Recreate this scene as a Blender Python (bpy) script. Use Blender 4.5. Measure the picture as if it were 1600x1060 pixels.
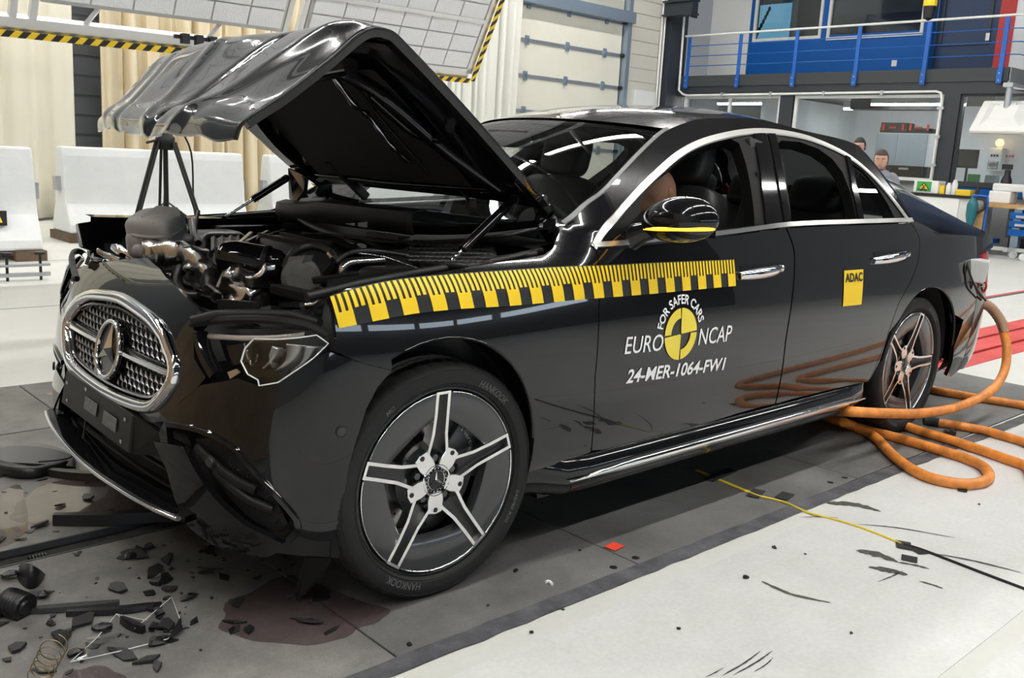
import bpy, bmesh, math, random
from math import sin, cos, pi, radians, sqrt, atan2, hypot, exp
from mathutils import Vector, Matrix
from mathutils.geometry import delaunay_2d_cdt

for _o in list(bpy.data.objects):
    bpy.data.objects.remove(_o)
SC = bpy.context.scene
COL = SC.collection
random.seed(7)
V = Vector

# ------------------------------------------------------------------ camera
CF, CYAW, CPIT, CROL = 1461.237, -2.3238194, -0.1961858, 0.05366035
CPOS = V((1.57359, 2.86151, 1.27324))
_fw = V((cos(CPIT)*cos(CYAW), cos(CPIT)*sin(CYAW), sin(CPIT)))
_r0 = _fw.cross(V((0, 0, 1))).normalized()
_u0 = _r0.cross(_fw)
_rt = _r0*cos(CROL) + _u0*sin(CROL)
_up = -_r0*sin(CROL) + _u0*cos(CROL)
cam = bpy.data.cameras.new('camera')
cam.sensor_width = 36.0
cam.lens = CF/1600*36
cam.clip_start = 0.05
cam.clip_end = 200
camo = bpy.data.objects.new('camera', cam)
COL.objects.link(camo)
_m = Matrix((_rt, _up, -_fw)).transposed().to_4x4()
_m.translation = CPOS
camo.matrix_world = _m
SC.camera = camo

# ------------------------------------------------------------------ world, exposure
w = bpy.data.worlds.new('hall_air')
SC.world = w
w.use_nodes = True
w.node_tree.nodes['Background'].inputs[0].default_value = (.8, .85, .9, 1)
w.node_tree.nodes['Background'].inputs[1].default_value = .25
SC.view_settings.view_transform = 'Standard'
SC.view_settings.look = 'None'
SC.view_settings.exposure = 0.0
SC.view_settings.gamma = 1.0
SC.view_settings.use_curve_mapping = False
LAMP = 78.0

# ------------------------------------------------------------------ helpers
def ray(px, py):
    return (_fw*CF + _rt*(px-800) + _up*(530-py)).normalized()
def at(px, py, axis, val):
    d = ray(px, py)
    return CPOS + d*((val-CPOS[axis])/d[axis])
def proj(P):
    d = V(P)-CPOS; z = d.dot(_fw)
    return (800+CF*d.dot(_rt)/z, 530-CF*d.dot(_up)/z)

MATS = {}
def mat(name, col, rough=.5, metal=0.0, **k):
    if name in MATS: return MATS[name]
    m = bpy.data.materials.new(name)
    m.use_nodes = True
    nt = m.node_tree
    b = nt.nodes['Principled BSDF']
    c = tuple(col)+(1,) if len(col) == 3 else col
    b.inputs['Base Color'].default_value = c
    b.inputs['Roughness'].default_value = rough
    b.inputs['Metallic'].default_value = metal
    b.inputs['IOR'].default_value = k.get('ior', 1.5)
    if 'coat' in k:
        b.inputs['Coat Weight'].default_value = k['coat']; b.inputs['Coat Roughness'].default_value = k.get('coatr', .02)
    if 'emit' in k:
        b.inputs['Emission Color'].default_value = tuple(k['emit'])+(1,)
        b.inputs['Emission Strength'].default_value = k.get('es', 1)
    if 'alpha' in k: b.inputs['Alpha'].default_value = k['alpha']
    if 'trans' in k: b.inputs['Transmission Weight'].default_value = k['trans']
    if k.get('noise'):
        sc, amt = k['noise'][:2]
        tc = nt.nodes.new('ShaderNodeTexCoord'); n = nt.nodes.new('ShaderNodeTexNoise')
        n.inputs['Scale'].default_value = sc; n.inputs['Detail'].default_value = 6; n.inputs['Roughness'].default_value = .65
        nt.links.new(tc.outputs['Object'], n.inputs['Vector'])
        r = nt.nodes.new('ShaderNodeMapRange')
        r.inputs['To Min'].default_value = 1-amt; r.inputs['To Max'].default_value = 1+amt
        r.inputs['From Min'].default_value = .3; r.inputs['From Max'].default_value = .7
        nt.links.new(n.outputs['Fac'], r.inputs['Value'])
        mx = nt.nodes.new('ShaderNodeVectorMath'); mx.operation = 'SCALE'
        mx.inputs[0].default_value = c[:3]
        nt.links.new(r.outputs[0], mx.inputs['Scale'])
        nt.links.new(mx.outputs[0], b.inputs['Base Color'])
    if k.get('bump'):
        sc, st = k['bump'][:2]
        tc = nt.nodes.new('ShaderNodeTexCoord'); n = nt.nodes.new('ShaderNodeTexNoise')
        n.inputs['Scale'].default_value = sc; n.inputs['Detail'].default_value = 3
        nt.links.new(tc.outputs['Object'], n.inputs['Vector'])
        bp = nt.nodes.new('ShaderNodeBump'); bp.inputs['Strength'].default_value = st; bp.inputs['Distance'].default_value = k['bump'][2] if len(k['bump']) > 2 else .01
        nt.links.new(n.outputs['Fac'], bp.inputs['Height']); nt.links.new(bp.outputs[0], b.inputs['Normal'])
    MATS[name] = m
    return m

def stripe_mat(name, ca, cb, vec, period, rough=.5, duty=.5):
    """hard stripes across the object-space direction vec (flat hazard tape print)"""
    if name in MATS: return MATS[name]
    m = mat(name, ca, rough); nt = m.node_tree; b = nt.nodes['Principled BSDF']
    tc = nt.nodes.new('ShaderNodeTexCoord')
    d = nt.nodes.new('ShaderNodeVectorMath'); d.operation = 'DOT_PRODUCT'; d.inputs[1].default_value = V(vec)/period
    f = nt.nodes.new('ShaderNodeMath'); f.operation = 'FRACT'
    g = nt.nodes.new('ShaderNodeMath'); g.operation = 'GREATER_THAN'; g.inputs[1].default_value = duty
    mx = nt.nodes.new('ShaderNodeMix'); mx.data_type = 'RGBA'
    mx.inputs['A'].default_value = tuple(ca)+(1,); mx.inputs['B'].default_value = tuple(cb)+(1,)
    L = nt.links.new
    L(tc.outputs['Object'], d.inputs[0]); L(d.outputs['Value'], f.inputs[0]); L(f.outputs[0], g.inputs[0]); L(g.outputs[0], mx.inputs['Factor']); L(mx.outputs['Result'], b.inputs['Base Color'])
    return m

def glass_mat(name, tint=(.9, .95, .95), rough=0.0, ior=1.5, boost=1.0):
    if name in MATS: return MATS[name]
    m = bpy.data.materials.new(name); m.use_nodes = True; nt = m.node_tree; nt.nodes.clear()
    out = nt.nodes.new('ShaderNodeOutputMaterial'); mix = nt.nodes.new('ShaderNodeMixShader')
    tr = nt.nodes.new('ShaderNodeBsdfTransparent'); tr.inputs[0].default_value = tuple(tint)+(1,)
    gl = nt.nodes.new('ShaderNodeBsdfGlossy'); gl.inputs['Roughness'].default_value = rough
    fr = nt.nodes.new('ShaderNodeFresnel'); fr.inputs[0].default_value = ior
    mu = nt.nodes.new('ShaderNodeMath'); mu.operation = 'MULTIPLY'; mu.inputs[1].default_value = boost; mu.use_clamp = True
    L = nt.links.new
    L(fr.outputs[0], mu.inputs[0]); L(mu.outputs[0], mix.inputs[0]); L(tr.outputs[0], mix.inputs[1]); L(gl.outputs[0], mix.inputs[2]); L(mix.outputs[0], out.inputs[0])
    MATS[name] = m
    return m

ORG = {}      # world origin of every object made here
def org(o): return ORG.get(o.name, V((0, 0, 0))) if o else V((0, 0, 0))

def tag(o, label=None, cat=None, group=None, kind=None):
    if label: o['label'] = label
    if cat: o['category'] = cat
    if group: o['group'] = group
    if kind: o['kind'] = kind
    return o
REMAP = [None]   # optional position map used while the office block is laid out
def thing(name, loc, label=None, cat=None, group=None):
    if REMAP[0]: loc = REMAP[0](V(loc))
    o = bpy.data.objects.new(name, None); o.empty_display_size = .1
    COL.objects.link(o); o.location = V(loc); ORG[o.name] = V(loc)
    return tag(o, label, cat, group)
def copy_tree(o, parent=None, loc=None, **tags):
    c = o.copy(); COL.objects.link(c); c.parent = parent
    if loc is not None: c.location = V(loc); ORG[c.name] = V(loc)
    else: ORG[c.name] = org(o)
    if tags: tag(c, **tags)
    for ch in list(o.children): copy_tree(ch, c)
    return c

class MB:
    """collects shapes given in world coordinates; .obj() links them as ONE mesh object"""
    def __init__(s): s.v = []; s.f = []
    def add(s, vs, fs):
        k = len(s.v); s.v += [V(p) for p in vs]; s.f += [tuple(i+k for i in f) for f in fs]; return s
    def box(s, c, size, rot=None, tap=1.0):
        x, y, z = V(size)*.5; vs = []
        for dz in (-1, 1):
            t = tap if dz > 0 else 1
            for dx, dy in ((-1, -1), (1, -1), (1, 1), (-1, 1)): vs.append(V((dx*x*t, dy*y*t, dz*z)))
        if rot is not None: vs = [rot @ p for p in vs]
        return s.add([p+V(c) for p in vs], [(3, 2, 1, 0), (4, 5, 6, 7), (0, 1, 5, 4), (1, 2, 6, 5), (2, 3, 7, 6), (3, 0, 4, 7)])
    def bb(s, lo, hi):
        lo, hi = V(lo), V(hi); return s.box((lo+hi)/2, hi-lo)
    def bar(s, a, b, w, h, up=(0, 0, 1)):
        a, b = V(a), V(b); d = (b-a).normalized(); upv = V(up)
        sd = d.cross(upv)
        if sd.length < 1e-4: sd = d.cross(V((1, 0, 0)))
        sd.normalize(); u = sd.cross(d)
        vs = []
        for p in (a, b):
            for i, j in ((-1, -1), (1, -1), (1, 1), (-1, 1)): vs.append(p+sd*(i*w/2)+u*(j*h/2))
        return s.add(vs, [(3, 2, 1, 0), (4, 5, 6, 7), (0, 1, 5, 4), (1, 2, 6, 5), (2, 3, 7, 6), (3, 0, 4, 7)])
    def cyl(s, a, b, r, r2=None, n=16, caps=True):
        return s.tube([a, b], [r, r if r2 is None else r2], n, caps)
    def tube(s, pts, r, n=10, caps=True, closed=False):
        pts = [V(p) for p in pts]; m = len(pts)
        rs = r if isinstance(r, (list, tuple)) else [r]*m
        k = len(s.v); prev = None
        for i, p in enumerate(pts):
            if closed: d = pts[(i+1) % m]-pts[i-1]
            else: d = pts[min(i+1, m-1)]-pts[max(i-1, 0)]
            if d.length < 1e-9: d = V((0, 0, 1))
            d.normalize()
            if prev is None:
                a = V((0, 0, 1)) if abs(d.z) < .9 else V((1, 0, 0))
                u = d.cross(a).normalized()
            else:
                u = (prev - d*prev.dot(d))
                u = u.normalized() if u.length > 1e-6 else d.orthogonal().normalized()
            prev = u; w_ = d.cross(u)
            for j in range(n):
                t = 2*pi*j/n; s.v.append(p+(u*cos(t)+w_*sin(t))*rs[i])
        for i in range(m if closed else m-1):
            i2 = (i+1) % m
            for j in range(n):
                j2 = (j+1) % n
                s.f.append((k+i*n+j, k+i*n+j2, k+i2*n+j2, k+i2*n+j))
        if caps and not closed:
            s.f.append(tuple(k+j for j in reversed(range(n)))); s.f.append(tuple(k+(m-1)*n+j for j in range(n)))
        return s
    def lathe(s, prof, c, axis=(0, 0, 1), n=32, ref=None, a0=0, a1=2*pi):
        """prof: (radius, height along axis)"""
        ax = V(axis).normalized(); c = V(c)
        u = (V(ref) if ref is not None else (V((1, 0, 0)) if abs(ax.x) < .9 else V((0, 1, 0))))
        u = (u-ax*u.dot(ax)).normalized(); w_ = ax.cross(u)
        full = abs(a1-a0-2*pi) < 1e-6; nn = n if full else n+1
        k = len(s.v)
        for j in range(nn):
            t = a0+(a1-a0)*j/n
            for r, h in prof: s.v.append(c+ax*h+(u*cos(t)+w_*sin(t))*r)
        m = len(prof)
        for j in range(n):
            j2 = (j+1) % nn
            for i in range(m-1): s.f.append((k+j*m+i, k+j2*m+i, k+j2*m+i+1, k+j*m+i+1))
        return s
    def prism(s, poly, ex):
        """poly: 3-D points of a flat outline, extruded by ex"""
        poly = [V(p) for p in poly]; ex = V(ex); n = len(poly)
        return s.add(poly+[p+ex for p in poly], [tuple(reversed(range(n))), tuple(range(n, 2*n))]+[(i, (i+1) % n, n+(i+1) % n, n+i) for i in range(n)])
    def grid(s, fn, nu, nv, flip=False):
        k = len(s.v)
        for i in range(nu+1):
            for j in range(nv+1): s.v.append(V(fn(i/nu, j/nv)))
        for i in range(nu):
            for j in range(nv):
                q = (k+i*(nv+1)+j, k+(i+1)*(nv+1)+j, k+(i+1)*(nv+1)+j+1, k+i*(nv+1)+j+1)
                s.f.append(tuple(reversed(q)) if flip else q)
        return s
    def sphere(s, c, r, n=16, m=10, sc=(1, 1, 1), rot=None):
        c = V(c); k = len(s.v); sc = V(sc)
        for i in range(m+1):
            ph = pi*i/m
            for j in range(n):
                t = 2*pi*j/n; p = V((sin(ph)*cos(t)*sc.x, sin(ph)*sin(t)*sc.y, cos(ph)*sc.z))*r
                s.v.append(c+(rot @ p if rot is not None else p))
        for i in range(m):
            for j in range(n):
                s.f.append((k+i*n+j, k+(i+1)*n+j, k+(i+1)*n+(j+1) % n, k+i*n+(j+1) % n))
        return s
    def wob(s, amp, sc=5, seed=0):
        from mathutils import noise
        for i, p in enumerate(s.v): s.v[i] = p + noise.noise_vector(p*sc+V((seed, seed*2, 0)))*amp
        return s
    def obj(s, name, m, parent=None, smooth=None, bevel=0, solid=0, sub=0, fix=True, **tags):
        o0 = org(parent)
        if REMAP[0]: s.v = [REMAP[0](p) for p in s.v]
        me = bpy.data.meshes.new(name)
        me.from_pydata([p-o0 for p in s.v], [], s.f)
        if fix:
            bm = bmesh.new(); bm.from_mesh(me)
            bmesh.ops.remove_doubles(bm, verts=bm.verts, dist=1e-6)
            bmesh.ops.recalc_face_normals(bm, faces=bm.faces)
            bm.to_mesh(me); bm.free()
        me.update()
        if smooth is not None:
            me.shade_smooth(); me.set_sharp_from_angle(angle=radians(smooth))
        o = bpy.data.objects.new(name, me); COL.objects.link(o)
        ms = m if isinstance(m, (list, tuple)) else [m]
        for mm in ms: me.materials.append(MATS[mm] if isinstance(mm, str) else mm)
        if parent: o.parent = parent
        ORG[o.name] = o0.copy()
        if solid:
            q = o.modifiers.new('thickness', 'SOLIDIFY'); q.thickness = solid; q.offset = 0
        if bevel:
            q = o.modifiers.new('bevel', 'BEVEL'); q.width = bevel; q.segments = 2; q.limit_method = 'ANGLE'; q.angle_limit = radians(40)
        if sub:
            q = o.modifiers.new('sub', 'SUBSURF'); q.levels = sub; q.render_levels = sub
        if tags: tag(o, **tags)
        return o

def smooth_path(pts, k=6, closed=False):
    pts = [V(p) for p in pts]; out = []; n = len(pts)
    for i in range(n if closed else n-1):
        if closed: p0, p1, p2, p3 = pts[i-1], pts[i], pts[(i+1) % n], pts[(i+2) % n]
        else: p0, p1, p2, p3 = pts[max(i-1, 0)], pts[i], pts[i+1], pts[min(i+2, n-1)]
        for j in range(k):
            t = j/k
            out.append(.5*((2*p1)+(p2-p0)*t+(2*p0-5*p1+4*p2-p3)*t*t+(3*p1-p0-3*p2+p3)*t**3))
    if not closed: out.append(pts[-1])
    return out
def sp2(pts, k=6, closed=False):
    return [(p.x, p.y) for p in smooth_path([(a, b, 0) for a, b in pts], k, closed)]
def lerp_table(tab, x):
    if x <= tab[0][0]: return tab[0][1]
    for (a, b), (c, d) in zip(tab, tab[1:]):
        if x <= c:
            t = (x-a)/(c-a); return b+(d-b)*t
    return tab[-1][1]
def smooth_table(tab):
    """monotone-ish cubic through a table"""
    xs = [t[0] for t in tab]; ys = [t[1] for t in tab]; n = len(xs)
    ms = []
    for i in range(n):
        if i == 0: ms.append((ys[1]-ys[0])/(xs[1]-xs[0]))
        elif i == n-1: ms.append((ys[-1]-ys[-2])/(xs[-1]-xs[-2]))
        else: ms.append((ys[i+1]-ys[i-1])/(xs[i+1]-xs[i-1]))
    def f(x):
        if x <= xs[0]: return ys[0]+ms[0]*(x-xs[0])
        if x >= xs[-1]: return ys[-1]+ms[-1]*(x-xs[-1])
        i = 0
        while x > xs[i+1]: i += 1
        h = xs[i+1]-xs[i]; t = (x-xs[i])/h
        return (2*t**3-3*t*t+1)*ys[i]+(t**3-2*t*t+t)*h*ms[i]+(-2*t**3+3*t*t)*ys[i+1]+(t**3-t*t)*h*ms[i+1]
    return f
def inside(p, poly):
    x, y = p; c = False; n = len(poly); j = n-1
    for i in range(n):
        xi, yi = poly[i]; xj, yj = poly[j]
        if (yi > y) != (yj > y) and x < (xj-xi)*(y-yi)/(yj-yi)+xi: c = not c
        j = i
    return c
def densify(poly, step, closed=True):
    out = []; n = len(poly)
    for i in range(n if closed else n-1):
        a, b = poly[i], poly[(i+1) % n]; L = hypot(b[0]-a[0], b[1]-a[1]); k = max(1, int(math.ceil(L/step)))
        for j in range(k): out.append((a[0]+(b[0]-a[0])*j/k, a[1]+(b[1]-a[1])*j/k))
    if not closed: out.append(poly[-1])
    return out

def panel(name, poly, surf, m, parent=None, holes=(), step=.03, flange=.02, off=0.0, flip=False, mirror=False, back=False, **tags):
    """sheet cut from a curved surface: poly/holes are outlines in the surface's own 2-D parameters, surf(u,v)->point.
    exact surface normals; the rim is turned inwards by `flange` so that the sheet has an edge and joints read as gaps"""
    eps = 1e-3
    def nrm(u, v):
        a = V(surf(u+eps, v))-V(surf(u-eps, v)); b = V(surf(u, v+eps))-V(surf(u, v-eps))
        n = a.cross(b); n.normalize()
        return -n if flip else n
    loops = [densify(poly, step)]+[densify(h, step) for h in holes]
    pts = []; edges = []
    for lp in loops:
        k = len(pts); pts += lp; edges += [(k+i, k+(i+1) % len(lp)) for i in range(len(lp))]
    nb = len(pts)
    xs = [p[0] for p in loops[0]]; ys = [p[1] for p in loops[0]]
    x0, x1, y0, y1 = min(xs), max(xs), min(ys), max(ys)
    g = []
    nx = max(1, int((x1-x0)/step)); ny = max(1, int((y1-y0)/step))
    cell = {}
    for p in pts: cell.setdefault((int(p[0]//step), int(p[1]//step)), []).append(p)
    def near(p):
        cx, cy = int(p[0]//step), int(p[1]//step)
        for a in (-1, 0, 1):
            for b in (-1, 0, 1):
                for q in cell.get((cx+a, cy+b), ()):
                    if hypot(q[0]-p[0], q[1]-p[1]) < step*.5: return True
        return False
    for i in range(nx+1):
        for j in range(ny+1):
            p = (x0+(x1-x0)*(i+.5)/(nx+1), y0+(y1-y0)*(j+.5)/(ny+1))
            if inside(p, loops[0]) and not any(inside(p, h) for h in loops[1:]) and not near(p): g.append(p)
    res = delaunay_2d_cdt([V(p) for p in pts+g], edges, [], 0, 1e-6)
    vv, ff = res[0], res[2]
    tri = []
    for f in ff:
        c = ((vv[f[0]].x+vv[f[1]].x+vv[f[2]].x)/3, (vv[f[0]].y+vv[f[1]].y+vv[f[2]].y)/3)
        if inside(c, loops[0]) and not any(inside(c, h) for h in loops[1:]): tri.append(tuple(f))
    P = []; N = []
    for q in vv:
        n = nrm(q.x, q.y); P.append(V(surf(q.x, q.y))+n*off); N.append(n)
    F = []
    for t in tri:
        n = (P[t[1]]-P[t[0]]).cross(P[t[2]]-P[t[0]])
        F.append(t if n.dot(N[t[0]]) >= 0 else (t[0], t[2], t[1]))
    FN = [[N[i] for i in f] for f in F]
    if flange:
        cnt = {}
        for f in F:
            for a, b in zip(f, f[1:]+f[:1]): cnt[(a, b)] = 1
        k0 = {}
        for (a, b) in list(cnt):
            if (b, a) not in cnt:
                q = [P[a], P[b], P[b]-N[b]*flange, P[a]-N[a]*flange]
                k = len(P); P += q; N += [None]*4
                fn = (q[2]-q[1]).cross(q[0]-q[1]); fn.normalize()
                # wall looks outwards
                F.append((k+1, k, k+3, k+2)); FN.append([fn*-1]*4)
                n_ = (P[k]-P[k+1]).cross(P[k+3]-P[k+1])
                if n_.length > 0: n_.normalize(); FN[-1] = [n_]*4
    if mirror:
        P = [V((p.x, -p.y, p.z)) for p in P]
        F = [tuple(reversed(f)) for f in F]; FN = [[V((n.x, -n.y, n.z)) for n in reversed(q)] for q in FN]
    o0 = org(parent)
    me = bpy.data.meshes.new(name)
    me.from_pydata([p-o0 for p in P], [], F); me.update()
    me.shade_smooth()
    ln = [n for q in FN for n in q]
    me.normals_split_custom_set([tuple(n) for n in ln])
    me.materials.append(MATS[m] if isinstance(m, str) else m)
    o = bpy.data.objects.new(name, me); COL.objects.link(o)
    if parent: o.parent = parent
    ORG[o.name] = o0.copy()
    if tags: tag(o, **tags)
    return o

def text_polys(txt, size=1.0, shear=0.0, bold=0.0, spacing=1.0):
    """flat text outline mesh -> (verts2d, faces), origin at left baseline"""
    cu = bpy.data.curves.new('t', 'FONT'); cu.body = txt; cu.size = size; cu.shear = shear; cu.offset = bold; cu.space_character = spacing; cu.resolution_u = 3
    o = bpy.data.objects.new('t', cu); COL.objects.link(o)
    dg = bpy.context.evaluated_depsgraph_get(); dg.update()
    me = bpy.data.meshes.new_from_object(o.evaluated_get(dg))
    vs = [(v.co.x, v.co.y) for v in me.vertices]; fs = [tuple(p.vertices) for p in me.polygons]
    bpy.data.objects.remove(o); bpy.data.curves.remove(cu); bpy.data.meshes.remove(me)
    return vs, fs
def text_on(name, txt, fn, m, parent=None, width=None, height=None, **k):
    """lettering laid on a surface: fn(u,v)->point, text box scaled to width x height"""
    tg = {q: k.pop(q) for q in ('label', 'cat', 'group') if q in k}
    vs, fs = text_polys(txt, **k)
    x0 = min(v[0] for v in vs); x1 = max(v[0] for v in vs); y0 = min(v[1] for v in vs); y1 = max(v[1] for v in vs)
    sx = width/(x1-x0) if width else 1; sy = height/(y1-y0) if height else sx
    b = MB(); b.add([fn((v[0]-x0)*sx, (v[1]-y0)*sy) for v in vs], fs)
    return b.obj(name, m, parent, fix=False, **tg)
# ================================================================== materials of the hall
def concrete_mat(name, col, col2, scale=1.5, rough=.55, speck=.25, bump=.15):
    m = mat(name, col, rough); nt = m.node_tree; b = nt.nodes['Principled BSDF']; L = nt.links.new
    tc = nt.nodes.new('ShaderNodeTexCoord')
    n1 = nt.nodes.new('ShaderNodeTexNoise'); n1.inputs['Scale'].default_value = scale; n1.inputs['Detail'].default_value = 8; n1.inputs['Roughness'].default_value = .65
    n2 = nt.nodes.new('ShaderNodeTexNoise'); n2.inputs['Scale'].default_value = scale*60; n2.inputs['Detail'].default_value = 4
    n3 = nt.nodes.new('ShaderNodeTexNoise'); n3.inputs['Scale'].default_value = scale*7; n3.inputs['Detail'].default_value = 5; n3.inputs['Distortion'].default_value = 1.2
    for n in (n1, n2, n3): L(tc.outputs['Object'], n.inputs['Vector'])
    r1 = nt.nodes.new('ShaderNodeMapRange'); r1.inputs['From Min'].default_value = .35; r1.inputs['From Max'].default_value = .65
    L(n1.outputs['Fac'], r1.inputs['Value'])
    mx = nt.nodes.new('ShaderNodeMix'); mx.data_type = 'RGBA'; mx.inputs['A'].default_value = tuple(col)+(1,); mx.inputs['B'].default_value = tuple(col2)+(1,)
    L(r1.outputs[0], mx.inputs['Factor'])
    a = nt.nodes.new('ShaderNodeMath'); a.operation = 'MULTIPLY'; L(n2.outputs['Fac'], a.inputs[0]); a.inputs[1].default_value = speck*2
    a2 = nt.nodes.new('ShaderNodeMath'); a2.operation = 'MULTIPLY_ADD'; L(n3.outputs['Fac'], a2.inputs[0]); a2.inputs[1].default_value = speck*1.2; L(a.outputs[0], a2.inputs[2])
    a3 = nt.nodes.new('ShaderNodeMath'); a3.operation = 'ADD'; L(a2.outputs[0], a3.inputs[0]); a3.inputs[1].default_value = 1-speck*1.6
    sc = nt.nodes.new('ShaderNodeVectorMath'); sc.operation = 'SCALE'; L(mx.outputs['Result'], sc.inputs[0]); L(a3.outputs[0], sc.inputs['Scale'])
    L(sc.outputs[0], b.inputs['Base Color'])
    rr = nt.nodes.new('ShaderNodeMapRange'); rr.inputs['To Min'].default_value = rough-.12; rr.inputs['To Max'].default_value = rough+.15
    L(n3.outputs['Fac'], rr.inputs['Value']); L(rr.outputs[0], b.inputs['Roughness'])
    bp = nt.nodes.new('ShaderNodeBump'); bp.inputs['Strength'].default_value = bump; bp.inputs['Distance'].default_value = .003
    L(n2.outputs['Fac'], bp.inputs['Height']); L(bp.outputs[0], b.inputs['Normal'])
    return m
concrete_mat('floor_concrete', (.55, .555, .54), (.65, .65, .635), 1.1, .5, .12)
concrete_mat('hall_floor', (.56, .56, .525), (.64, .64, .60), .5, .42, .06)
concrete_mat('plate_steel', (.085, .083, .078), (.17, .17, .165), 2.2, .5, .25)
concrete_mat('front_plate', (.10, .096, .09), (.22, .213, .20), 3.0, .5, .3)
concrete_mat('sealant', (.035, .036, .042), (.12, .12, .13), 9, .55, .5, .8)
concrete_mat('barrier_concrete', (.66, .68, .68), (.74, .75, .75), 1.4, .6, .06)
concrete_mat('red_paint', (.52, .05, .045), (.62, .09, .08), 3, .5, .15)
mat('wall_grey', (.30, .31, .31), .6); mat('wall_dark', (.03, .032, .036), .7); mat('wall_white', (.72, .73, .72), .6)
mat('siding', (.13, .14, .15), .5); mat('siding_light', (.60, .585, .52), .5)
mat('door_cream', (.66, .645, .56), .45, noise=(.8, .05))
mat('steel_galv', (.48, .51, .54), .35, .8); mat('steel_blue', (.28, .35, .42), .4, .6); mat('alu', (.66, .67, .68), .3, .9)
mat('dark_steel', (.026, .033, .042), .4); mat('anthracite', (.05, .055, .06), .5, ior=1.35)
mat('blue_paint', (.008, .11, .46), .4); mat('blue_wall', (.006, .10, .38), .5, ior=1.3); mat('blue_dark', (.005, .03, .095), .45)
mat('white_paint', (.80, .80, .78), .4); mat('black', (.008, .008, .009), .45); mat('black_gloss', (.006, .006, .007), .12)
mat('ceiling_paint', (.06, .062, .065), .7); mat('wood', (.50, .30, .13), .45, noise=(9, .2)); mat('dark_wood', (.10, .065, .04), .7, noise=(8, .3))
mat('green', (.04, .33, .07), .5); mat('yellow', (.86, .60, .02), .5); mat('red', (.5, .02, .02), .4)
mat('curtain', (.68, .59, .42), .8); mat('curtain_white', (.68, .68, .63), .8); mat('curtain_pale', (.68, .65, .54), .8)
mat('led_lens', (.78, .79, .80), .3, bump=(90, .9, .01)); mat('led_frame', (.5, .5, .5), .4, .5); mat('lamp', (.9, .9, .9), .5, emit=(1, .985, .95), es=LAMP)
mat('office_lamp', (.9, .9, .9), .5, emit=(1, 1, 1), es=30)
mat('daylight', (.2, .3, .4), .5, emit=(.35, .72, .95), es=1.6)
mat('day_pane', (.2, .2, .2), .5, emit=(.72, .86, 1), es=9); mat('tree_green', (.05, .12, .04), .8); mat('cyan', (.01, .13, .16), .4); mat('orange_lamp', (.9, .5, .1), .4, emit=(1, .55, .12), es=6)
mat('grey_cab', (.30, .34, .37), .5); mat('screen', (.01, .01, .012), .25); mat('rubber', (.015, .015, .015), .7)
glass_mat('office_glass', (.86, .9, .92)); glass_mat('office_glass_dark', (.45, .5, .52))
stripe_mat('hazard', (.80, .55, .02), (.012, .012, .012), (1, 0, .8), .115, .5)
stripe_mat('hazard_side', (.80, .55, .02), (.012, .012, .012), (1.2, .35, 1), .115, .5)

# ================================================================== floor
YB = -11.3           # face of the long wall with the curtains and the sectional door
XF = -16.4           # face of the office front
def Z0(px, py): return at(px, py, 2, 0)
floor = MB()
def slab(x0, x1, y0, y1, z=0.0, h=.3): floor.bb((x0, y0, z-h), (x1, y1, z))
TR0, TR1 = -2.13, 1.13   # track strip of plates
XE = -4.75               # where the plates end towards the run-up
slab(-17, 9, TR1, 15); slab(-22, 8, -12.1, TR0)
slab(-22, XE, TR0, -.20); slab(-22, XE, .42, TR1); slab(XE, 8, TR0, TR1, -.26, .2); slab(-22, XE, -.20, .42, -.09, .2)
FL = floor.obj('floor', 'hall_floor', label='pale grey concrete hall floor', cat='floor', kind='structure')
m_ = MB(); m_.bb((-9, 1.26, -.02), (6, 2.03, .002)); m_.obj('concrete_band', 'floor_concrete', FL)
m_ = MB(); m_.bb((-9, 2.09, -.02), (6, 8.9, .002)); m_.obj('concrete_band', 'floor_concrete', FL)
for a in ((2.03, 2.09),):
    m_ = MB(); m_.bb((-9, a[0], -.02), (6, a[1], -.004)); m_.obj('expansion_joint', 'sealant', FL)
# sealed joint between the plates and the slab
m_ = MB(); n = 150
for i in range(n+1):
    x = 3-12*i/n; yc = 1.143-.009*x
    from mathutils import noise as _nz
    a = _nz.noise(V((x*9, 0, 0)))*.006; b_ = _nz.noise(V((x*11, 5, 0)))*.010
    m_.v += [V((x, yc-.032+a, .0035)), V((x, yc+.034+b_, .0035))]
m_.f = [(2*i, 2*i+1, 2*i+3, 2*i+2) for i in range(n)]
m_.obj('sealant_joint', 'sealant', FL)
# steel cover plates of the crash track, each its own piece, with the tow slot on the centre line
xs = [3.4, 1.55, .27, -.67, -2.1, -3.4, XE]
for (ya, yb, mm) in ((.003, 1.125, 'plate_steel'), (-1.32, -.108, 'plate_steel'), (-2.13, -1.325, 'plate_steel')):
    for xa, xb in zip(xs, xs[1:]):
        g = .003
        pm = MB(); pm.bb((xb+g, ya+g, -.085), (xa-g, yb-g, .0015))
        pm.obj('floor_plate', 'front_plate' if xa > .3 else mm, FL, bevel=.002)
m_ = MB(); m_.bb((XE, -.2, -.25), (3.4, .1, -.22)); m_.obj('tow_slot', mat('rust_dark', (.022, .017, .013), .7, noise=(6, .5)), FL)
for yy in (-.1085, .0035):
    m_ = MB(); m_.bb((XE, yy-.004, -.02), (3.4, yy+.004, .0035)); m_.obj('slot_edge', 'anthracite', FL)
for x, y in ((-.585, 1.085), (-.70, 1.08), (-1.95, 1.08), (-2.06, 1.085), (-.585, .2), (-.7, .21), (-3.36, 1.08)):
    m_ = MB(); m_.cyl((x, y, .0012), (x, y, .0025), .013, n=14); m_.obj('plate_screw_hole', 'black', FL)
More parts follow.
